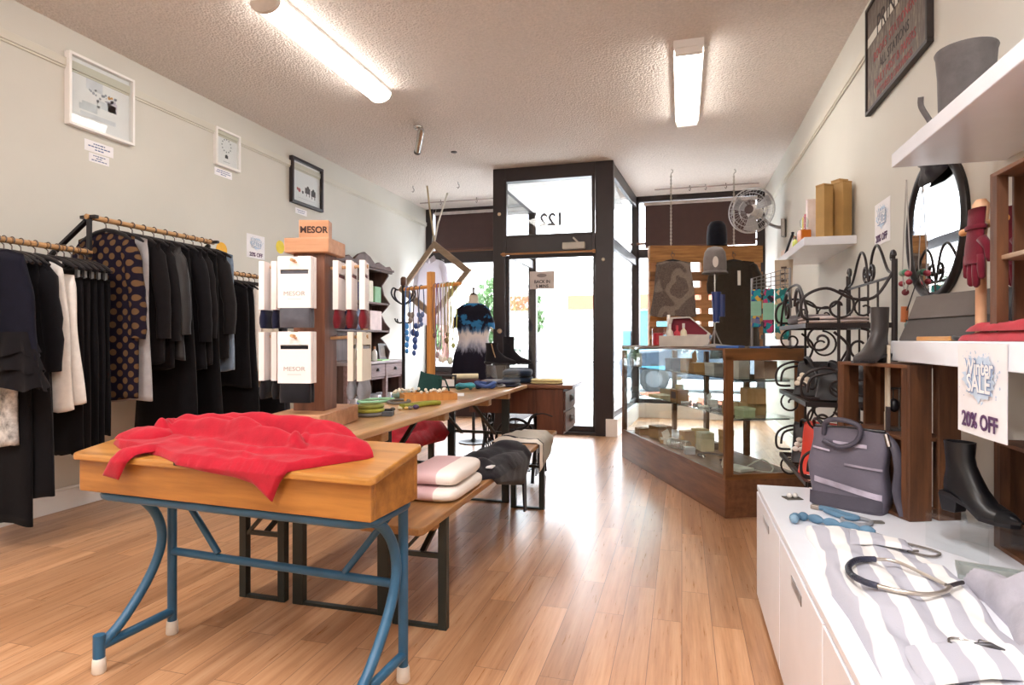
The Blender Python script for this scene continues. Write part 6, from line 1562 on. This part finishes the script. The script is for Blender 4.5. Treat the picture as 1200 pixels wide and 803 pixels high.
cap_hat('grey felt hat with an oval paper tag on the metal hat stand', (px, py, CT+.545), cloth_mat('77716f', var=.08), .082, .185, 1.12, tagcol='d8d0c8')
t = T('scarf', 'glossy dark blue scarf tied to the metal hat stand', 'scarf', (px, py, CT+.18))
m = MB()
m.grid(18, 10, lambda u, v: (.034*cos(2*PI*u)*(1-.35*v)+.01, .03*sin(2*PI*u), .22*(1-v)), cu=True); m.f.append(tuple(range(18))); m.f.append(tuple(180+i for i in range(17, -1, -1)))
m.build('folded_length', mat('1f3270', .3), t, smooth=True, ang=1.2)
MB().grid(14, 8, lambda u, v: (.05+.02*cos(2*PI*u), -.01+.012*sin(2*PI*u), .20-.16*v), cu=True).build('loose_end', mat('22336a', .4), t, smooth=True)
# sock rack
t = T('wire_rack', 'wire mesh rack of colourful socks on the cabinet end', 'rack', cw(.42, .20, CT), CRZ-.62)
G_ = mat('8e8b8b', .35, metal=.7); 
for x in (-.115, .115): MB().tube([(x, 0, .01), (x, 0, .40+.06*(x+.115)/.23+.06)], .008, 8).build('post', G_, t, smooth=True)
MB().box(-.14, -.06, 0, .14, .06, .01).build('base', mat('5f5b5c', .4, metal=.5), t, bevel=.002)
gm = MB()
for k in range(9):
    x = -.115+.23*k/8; gm.tube([(x, 0, .38), (x, 0, .46+.06*k/8)], .0028, 5)
for k in range(5):
    gm.tube([(-.115, 0, .38+.02*k), (.115, 0, .38+.035*k)], .0028, 5)
gm.build('mesh_panel', G_, t)
rx, ry, rzz = t.location.x, t.location.y, t.rotation_euler.z
CSK = [('2f4a8a', 'c9a040', '1f8a94'), ('b03a6a', '2a2030', '1f7a84'), ('c8b090', '2f9a9a', '1f6a6a')]
SKM = {}
def patterned(c1, c2, c3):
    m, nt, bs, N, L = newmat('patterned_sock'); vo = N('ShaderNodeTexVoronoi'); vo.inputs['Scale'].default_value = 38; L(coords(nt), vo.inputs['Vector'])
    sp = N('ShaderNodeSeparateColor'); L(vo.outputs['Color'], sp.inputs[0])
    L(ramp(nt, sp.outputs[0], [(.0, lin(c1)), (.33, lin(c1)), (.36, lin(c2)), (.6, lin(c2)), (.63, lin(c3)), (1, lin(c3))]), bs.inputs['Base Color']); bs.inputs['Roughness'].default_value = .9; return m
lbs = ['blue and gold patterned socks in a green sleeve on the wire rack', 'pink and black patterned socks in a green sleeve on the wire rack', 'teal patterned socks in a large green sleeve on the wire rack']
for k in range(3):
    lx = (-.085, -.01, .07)[k]; wd = (.03, .032, .042)[k]
    tt = T('sock_pack', lbs[k], 'socks', (rx+lx*cos(rzz)+.03*sin(rzz), ry+lx*sin(rzz)-.03*cos(rzz), CT+.385), rzz)
    h = .25+.04*k
    MB().box(-wd, -.022, -h, wd, .012, 0).build('sock', patterned(*CSK[k]), tt, bevel=.01)
    MB().box(-wd-.001, -.024, -h*.70, wd+.001, .013, -h*.32).build('card_sleeve', mat('7fb096', .6), tt)
    MB().tube([(0, .0, -.005), (0, .014, .02), (0, .034, .015)], .003, 6).build('hook', G_, tt)
one(MB().grid(10, 8, lambda u, v: ((u-.5)*.3, (v-.5)*.22, .006+.02*sm(1-abs(u-.5)*2)*v)).grid(10, 8, lambda u, v: ((.5-u)*.3, (v-.5)*.22, .0)), 'paper_bag', mat('8c8785', .7), 'grey paper bag lying on the cabinet top under the hat stand', 'bag', cw(.22, .40, CT), CRZ+.4)
one(MB().box(-.11, -.07, 0, .11, .07, .014), 'flyer_stack', mat('2f5fae', .5), 'bright blue packet lying on the cabinet top', 'packet', cw(.16, .24, CT), CRZ+.9, bevel=.002)
one(MB().box(-.07, -.05, 0, .07, .05, .010), 'flyer_stack', mat('3564b0', .5), 'small blue packet by the foot of the wire rack', 'packet', cw(.30, .075, CT), CRZ+.1, bevel=.002)
one(MB().box(-.13, -.04, 0, .13, .04, .016), 'notebook', mat('24222a', .5), 'dark notebook at the corner of the cabinet top', 'notebook', cw(.44, .06, CT), CRZ, bevel=.002)
# canvas strip sign under the shelf
t = T('canvas_banner', 'narrow canvas banner with dark letters hanging from the shelf of books', 'banner', (.752, 5.05, 1.71), rot=(0, 0, -.15))
MB().add([(-.065, -.002, 0), (.065, -.002, 0), (.05, -.002, -.5), (-.06, -.002, -.5), (-.065, .002, 0), (.065, .002, 0), (.05, .002, -.5), (-.06, .002, -.5)], [(0, 1, 2, 3), (4, 7, 6, 5), (0, 4, 5, 1), (1, 5, 6, 2), (2, 6, 7, 3), (3, 7, 4, 0)]).build('canvas', mat('b8a692', .8), t)
rdm = random.Random(12)
for k in range(6):      # worn letters, not legible in the photograph
    g_ = MB(); z = -.06-.052*k
    for q in range(3):
        x = rdm.uniform(-.022, .016); zz = z+rdm.uniform(-.012, .012)
        if q % 2: g_.box(x, -.0032, zz-.016, x+.008, -.002, zz+.016)
        else: g_.box(-.02, -.0032, zz-.004, .02, -.002, zz+.004)
    g_.build('worn_letter', mat('54443c', .8), t)
MB().box(-.055, -.0035, -.42, .05, -.002, -.385).build('dark_band', mat('2a2024', .7), t)

# ------------------------------------------------------------------ hanging pallet with clothes
PALW = [wood('8a5a2c', 'c08a4c', 'X', 3, .6, 9), wood('a87248', 'cf9a66', 'X', 3, .6, 9), wood('6a4426', '96683c', 'X', 3, .6, 9)]
PC = (.28, 7.62); PR = .272
t = T('hanging_pallet', 'orange brown pallet hung from the ceiling on chains', 'display board', (PC[0], PC[1], 2.215), PR)
for k, (za, hh) in enumerate(((-.20, .20), (-.42, .11), (-.585, .09), (-.745, .10), (-.90, .09), (-1.06, .10), (-1.2, .09))):
    MB().box(-.68, -.04, za, .66, -.018, za+hh).build('board', PALW[(k*2+k//3) % 3], t, bevel=.003)
for x in (-.64, -.02, .60): MB().box(x-.045, -.018, -1.2, x+.045, .06, 0).build('stringer', PALW[1], t, bevel=.003)
CHM = mat('b0a89c', .4, metal=.5)
for lx, wy in ((-.42, 0), (.33, 0)):
    c = MB(); n = 40; top = ZC-2.215
    c.tube([(lx, .0, -.0), (lx, .0, top-.05)], .0045, 6)
    for k in range(n):
        z = .012+(top-.08)*k/n
        c.tube([((lx+.010*cos(a)) if k % 2 else lx, 0 if k % 2 else .010*cos(a), z+.014*sin(a)) for a in [2*PI*q/8 for q in range(8)]], .0032, 5, closed=True)
    c.tube([(lx, 0, top-.05), (lx+.02, 0, top-.035), (lx+.02, 0, top-.01), (lx, 0, top)], .006, 6)
    c.build('chain', CHM, t)
def pl(lx, dy, z): return (PC[0]+lx*cos(PR)-dy*sin(PR), PC[1]+lx*sin(PR)+dy*cos(PR), z)
def hang_pallet(lx, z, label):
    h = T('coat_hanger', label, 'hanger', pl(lx, -.085, z), PR)
    for c in kids(HP):
        d = c.copy(); COL.objects.link(d); d.parent = h
    MB().tube([(0, 0, .018), (0, .03, .05), (0, .046, .02)], .003, 6).build('nail_loop', HOOK, h)
def patch_mat():
    m, nt, bs, N, L = newmat('patched_tweed'); v = coords(nt); f = noise_n(nt, v, 3.2, 1.5); g = noise_n(nt, v, 120, 3)
    c = ramp(nt, f, [(.46, lin('5a4c47')), (.475, lin('8d8076')), (.56, lin('85776e')), (.575, lin('53453f'))])
    L(mixc(nt, .35, c, ramp(nt, g, [(.35, lin('3c322e')), (.65, lin('9c8f84'))])), bs.inputs['Base Color']); bs.inputs['Roughness'].default_value = .95; return m
one(garment(.20, .275, .66, seed=91, slope=.18, folds=3, d=.04, amp=.01), 'vest', patch_mat(), 'brown and grey patchwork sleeveless top hanging on the pallet', 'top', pl(-.42, -.12, 2.03), PR, smooth=True, ang=2.5)
hang_pallet(-.42, 2.095, 'hanger with the patchwork sleeveless top on the pallet')
OLV = cloth_mat('373028', var=.08)
g = one(garment(.22, .30, 1.15, seed=92, slope=.12, folds=4, d=.05, amp=.014), 'dress', OLV, 'dark olive dress hanging on the pallet', 'dress', pl(.30, -.13, 2.03), PR, smooth=True, ang=2.5)
for s in (-1, 1): sleeve(s, .23, .34, .075, seed=3, slope=.12, out=.1).build('sleeve', OLV, g, smooth=True)
MB().bar((.02, -.062, -.13), (.02, -.066, -.30), .035, .002, (0, 1, 0)).build('swing_tag', mat('e6e0d8', .6), g)
hang_pallet(.30, 2.095, 'hanger with the dark olive dress on the pallet')
cap_hat('black felt hat on top of the hanging pallet', pl(.13, .01, 2.2275), cloth_mat('16161f', var=.1), .118, .29, 1.05)
g = one(garment(.14, .16, .30, seed=95, slope=.1, folds=2, d=.03), 'denim_piece', cloth_mat('8fa4bc', var=.1), 'pale blue denim piece hanging low at the end of the pallet', 'top', pl(.56, -.12, 1.50), PR, smooth=True, ang=2.5) if False else None

# ------------------------------------------------------------------ wall fan
t = T('wall_fan', 'large metal wall fan high up near the window', 'fan', (.745, 7.24, 2.535), -.42)
FM = mat('b9b6b6', .3, metal=.7); R0 = .25
c = MB()
def ringf(r, y): return [(r*cos(2*PI*k/40), y, r*sin(2*PI*k/40)) for k in range(40)]
for y, r in ((-.07, R0*.45), (-.055, R0*.75), (-.03, R0*.97), (0, R0), (.04, R0*.95), (.07, R0*.6)): c.tube(ringf(r, y), .0035 if r < R0 else .007, 6, closed=True)
for k in range(36):
    a = 2*PI*k/36; c.tube([(.05*cos(a), -.078, .05*sin(a)), (R0*.7*cos(a), -.058, R0*.7*sin(a)), (R0*cos(a), -.005, R0*sin(a))], .0018, 4)
    if k % 2 == 0: c.tube([(R0*cos(a), .005, R0*sin(a)), (R0*.8*cos(a), .06, R0*.8*sin(a)), (.06*cos(a), .08, .06*sin(a))], .0018, 4)
c.build('cage', FM, t)
MB().lathe([(.048, 0), (.05, .006), (.03, .014), (.001, .016)], 20, (0, -.074, 0), (PI/2, 0, 0)).build('badge', mat('5c4a48', .4), t, smooth=True)
for k in range(3):
    a = k*2*PI/3+.5; b = MB()
    def fbl(u, v, a=a):
        r = .04+.185*u; w_ = (v-.5)*(.06+.13*u); an = a+w_/max(r, .09)*.8
        return (r*cos(an), .02+.035*(v-.5)*2*(.5+.5*u), r*sin(an))
    b.grid(10, 8, fbl); n = len(b.v); b.grid(10, 8, lambda u, v: (lambda p: (p[0], p[1]+.003, p[2]))(fbl(1-u, v))); b.build('blade', mat('a9a8aa', .3, metal=.6), t, smooth=True)
MB().lathe([(.04, -.03), (.045, 0), (.07, .06), (.085, .09), (.08, .16), (.05, .20)], 20, (0, 0, 0), (-PI/2, 0, 0)).build('motor', mat('cfc5bb', .4), t, smooth=True)
MB().tube(arc([(0, .17, 0), (.05, .20, -.05), (.14, .18, -.14), (.27, .06, -.21), (.36, -.01, -.215)], 5), .018, 10).build('arm', mat('8f8781', .4, metal=.5), t, smooth=True)
MB().box(.325, -.05, -.33, .365, .05, -.14).build('wall_plate', mat('8f8781', .4, metal=.5), t, bevel=.004)

# ------------------------------------------------------------------ wall shelf with tubes, books, bottle
S2 = 1.7705
KRM = mat('b48f57', .65, var=.05)
for k, (x, y, h, lb) in enumerate(((.905, 4.415, .345, 'tall kraft box nearest the shelf end, room side'), (1.015, 4.415, .36, 'tall kraft box nearest the shelf end, wall side'), (.925, 4.53, .375, 'tall kraft box behind the room side one'), (1.02, 4.53, .40, 'tall kraft box behind the wall side one'))):
    tt = T('kraft_box', lb, 'box', (x, y, S2), .55)
    MB().box(-.036, -.036, 0, .036, .036, h-.012).build('body', KRM, tt, bevel=.002); MB().box(-.037, -.037, h-.012, .037, .037, h).build('lid', mat('a8824c', .65), tt, bevel=.002)
bk = [(4.635, 'efe6e6', .02, .30, .20, 'tall white folder beside the kraft boxes'), (4.67, 'e9d5d8', .018, .31, .20, 'pale pink folder beside the kraft boxes'), (4.71, 'f2efee', .03, .26, .18, 'white book next to the pale pink folder'), (4.755, '2e2b33', .03, .21, .17, 'small black book on the wall shelf'), (4.80, '9fb0d0', .022, .24, .17, 'pale blue book on the wall shelf'), (4.845, 'c85a6c', .025, .24, .18, 'red book on the wall shelf'), (4.885, 'd98a52', .022, .23, .18, 'orange book on the wall shelf'), (4.925, 'e6d23c', .026, .23, .18, 'bright yellow book on the wall shelf'), (4.965, 'c8d860', .022, .22, .17, 'lime green book on the wall shelf'), (5.01, 'eae8e6', .02, .23, .17, 'white book beside the lime green book')]
for y, c, th, h, d, lb in bk:
    tt = T('book', lb, 'book', (1.06-d/2-.02, y, S2))
    MB().box(-d/2, -th/2, 0, d/2, -th/2+.002, h).box(-d/2, th/2-.002, 0, d/2, th/2, h).box(-d/2, -th/2+.002, 0, -d/2+.002, th/2-.002, h).build('cover', mat(c, .5), tt)
    MB().box(-d/2+.003, -th/2+.002, .003, d/2-.004, th/2-.002, h-.003).build('pages', mat('f1ede4', .8), tt)
t = T('bottle', 'square bottle of orange liquid with a clear stopper on the wall shelf', 'bottle', (.815, 4.60, S2), .2)
MB().box(-.035, -.035, 0, .035, .035, .085).build('body', mat('d0752a', .15), t, bevel=.006); MB().lathe([(.012, .085), (.012, .10), (.025, .11), (.03, .15), (.015, .175)], 14).build('stopper', CB, t, smooth=True)
one(MB().grid(16, 8, lambda u, v: (.0+.2*(u-.5), .002+.01*sin(u*3), .32*v*(1-.35*sm(u*1.0)))).grid(16, 8, lambda u, v: (.0+.2*(.5-u), .007+.01*sin((1-u)*3), .32*v*(1-.35*sm((1-u)*1.0)))), 'paper_folder', mat('e9e2d6', .7), 'big cream folder standing at the far end of the wall shelf', 'folder', (.95, 5.22, S2), 1.2, smooth=True) 
t = T('ornament', 'black metal A-shaped ornament on the wall shelf', 'ornament', (.83, 5.18, S2), .2)
MB().bar((-.05, 0, 0), (.01, 0, .17), .016, .012, (0, 1, 0)).bar((.045, 0, 0), (.0, 0, .17), .012, .012, (0, 1, 0)).build('frame', BLACKM, t)
bottle('small_jar', 'lime jar near the far end of the wall shelf', mat('c9d66a', .35), (.82, 4.97, S2), .10, .022, capcol='6a5a50')
bottle('small_jar', 'white and orange jar near the far end of the wall shelf', mat('ece6de', .35), (.83, 5.06, S2), .12, .02, capcol='d08a4a')
cbox_ = one(MB().box(-.03, -.05, 0, .03, .05, .05), 'trinket_box', mat('c9b0a0', .6), 'small beige trinket box at the far end of the wall shelf', 'box', (.815, 5.34, S2), .1, bevel=.003)

# ------------------------------------------------------------------ wrought-iron etagere
BX, FX, NY, FY = .915, .56, 3.08, 3.86
t = T('iron_etagere', 'black wrought iron shelf unit with scrolls between the cabinet and the crate', 'shelf unit', (.74, 3.47, 0))
ox, oy = .74, 3.47
def E(x, y, z): return (x-ox, y-oy, z)
for y in (NY, FY):
    MB().tube([E(BX, y, 0), E(BX, y, 1.46)], .0125, 10).build('back_post', IRON, t, smooth=True)
    MB().tube([E(.69, y, 0), E(.69, y, 1.27)], .0068, 8).build('side_post', IRON, t, smooth=True)
    MB().tube(spiral(E(BX, y+(.022 if y == NY else -.022), 1.475), .026, .006, PI if y == NY else 0, -PI*2 if y == NY else PI*3, 20, 'yz'), .008, 6).build('finial', IRON, t, smooth=True)
mid = (NY+FY)/2
MB().tube([E(BX, NY, 1.385), E(BX, FY, 1.385)], .0068, 8).build('rail', IRON, t, smooth=True)
for y in (NY+.24, NY+.40, NY+.56): MB().tube([E(BX, y, .1), E(BX, y, 1.385)], .005, 6).build('back_rod', IRON, t)
for s in (-1, 1):
    e = NY if s < 0 else FY
    MB().tube(arc([E(BX, e, 1.40), E(BX, e+(-s)*.09, 1.42), E(BX, e+(-s)*.19, 1.52), E(BX, e+(-s)*.26, 1.56), E(BX, mid+s*.06, 1.52), E(BX, mid+s*.015, 1.42), E(BX, mid, 1.39)], 6), .0065, 8).build('crest', IRON, t, smooth=True)
    MB().tube(spiral(E(BX, mid+s*.05, 1.44), .045, .01, -PI/2, (-PI/2+s*PI*2.6), 24, 'yz'), .007, 6).build('crest_scroll', IRON, t, smooth=True)
for z in (1.165, .80, .43):
    m = MB()
    m.bar(E(FX, NY, z), E(FX, FY, z), .018, .022).bar(E(BX, NY, z), E(BX, FY, z), .018, .022).bar(E(FX, NY, z), E(BX, NY, z), .018, .022).bar(E(FX, FY, z), E(BX, FY, z), .018, .022)
    for k in range(1, 12): m.bar(E(FX, NY+(FY-NY)*k/12, z), E(BX, NY+(FY-NY)*k/12, z), .006)
    m.build('shelf', IRON, t)
    for y in (NY, FY):
        f = MB()
        # large S scroll rising from the shelf front to the back post
        f.tube(arc([E(FX+.05, y, z+.03), E(FX-.02, y, z+.04), E(FX-.015, y, z+.13), E(FX+.08, y, z+.17), E(FX+.19, y, z+.12), E(FX+.28, y, z+.13), E(BX-.005, y, z+.24)], 7), .0068, 8)
        f.tube(spiral(E(FX+.13, y, z+.085), .075, .012, PI*.5, PI*.5-PI*2.4, 26, 'xz'), .0056, 6)
        f.tube(spiral(E(FX+.235, y, z+.075), .05, .01, PI*.4, PI*.4+PI*2.3, 22, 'xz'), .0048, 6)
        f.build('scroll', IRON, t, smooth=True)
    for y in (NY, FY):
        f = MB()
        f.tube(spiral(E(FX+.055, y, z-.07), .065, .012, PI*.5, PI*.5+PI*2.5, 26, 'xz'), .0056, 6)
        f.tube(arc([E(FX+.11, y, z-.03), E(FX+.17, y, z-.10), E(FX+.13, y, z-.20), E(FX+.02, y, z-.24), E(FX+.0, y, z-.31)], 7), .0064, 8)
        f.tube(spiral(E(FX+.22, y, z-.10), .085, .02, PI*.5, PI*.5-PI*2.2, 26, 'xz'), .0056, 6)
        f.build('under_scroll', IRON, t, smooth=True)
f = MB(); 
for s in (-1, 1):
    f.tube(spiral((E(FX, mid, 0)[0], mid-oy+s*.16, 1.27), .10, .015, 0 if s < 0 else PI, (PI*2.6 if s < 0 else PI-PI*2.6), 28, 'yz'), .008, 6)
f.tube(arc([E(FX, NY, 1.18), E(FX, NY+.05, 1.26), E(FX, NY+.2, 1.36), E(FX, mid, 1.38), E(FX, FY-.2, 1.36), E(FX, FY-.05, 1.26), E(FX, FY, 1.18)], 6), .0065, 8)
f.build('gallery_scroll', IRON, t, smooth=True)
folded('top', 'pale pink and white folded top on the uppermost iron shelf', 'top', cloth_mat('d9c9c6', var=.06), (.72, 3.36, 1.178), .26, .42, .035, 2, .05, 81)
folded('clutch', 'grey satin clutch on the far end of the uppermost iron shelf', 'bag', mat('6d6468', .4), (.68, 3.70, 1.178), .18, .22, .06, 1, .2, 82)
def handbag(label, m, loc, w, d, h, rz, hm=None, patch=None):
    t = T('handbag', label, 'bag', loc, rz)
    mb = MB().grid(36, 12, lambda u, v: (w/2*(1-.12*v)*(abs(cos(2*PI*u))**.4)*(1 if cos(2*PI*u) > 0 else -1), d/2*(1.1-.6*v)*(abs(sin(2*PI*u))**.5)*(1 if sin(2*PI*u) > 0 else -1)+.008*sin(v*7+u*9), h*v+.006*sin(u*18)*v), cu=True)
    mb.f.append(tuple(range(35, -1, -1))); mb.f.append(tuple(12*36+i for i in range(36)))
    mb.build('body', m, t, smooth=True, ang=1.0)
    MB().tube(arc([(-w*.25, -d*.2, h*.9), (-w*.2, -d*.5, h*1.15), (0, -d*.8, h*1.05), (w*.15, -d*.95, h*.6), (w*.1, -d*1.0, h*.25), (-w*.1, -d*.95, h*.4)], 6), .009, 8, sq=.5).build('strap', hm or BLACKM, t, smooth=True)
    if patch:
        for k in range(5):
            MB().ball((-w*.36+w*.05*k, -d*.45-.004, h*(.35+.25*((k*7) % 3)/2)), .014, 8, sy=.5, sx=1.2).build('floral_patch', patch, t, smooth=True)
    return t
handbag('black handbag with cream floral patches on the middle iron shelf', mat('18161a', .4), (.71, 3.50, .812), .26, .18, .17, -.6, patch=mat('e0d6c4', .6))
handbag('plain black handbag on the near end of the middle iron shelf', mat('1b191d', .45), (.75, 3.24, .812), .24, .16, .16, -.4)
handbag('orange red soft bag on the lowest iron shelf', mat('d8402f', .55, bmp=.3, bscale=30), (.72, 3.30, .442), .30, .20, .24, -.5, hm=BLACKM)
handbag('small black bag with white tag beside the orange red bag', mat('201d22', .5), (.68, 3.62, .442), .20, .16, .20, -.3, patch=mat('e8e4de', .6))
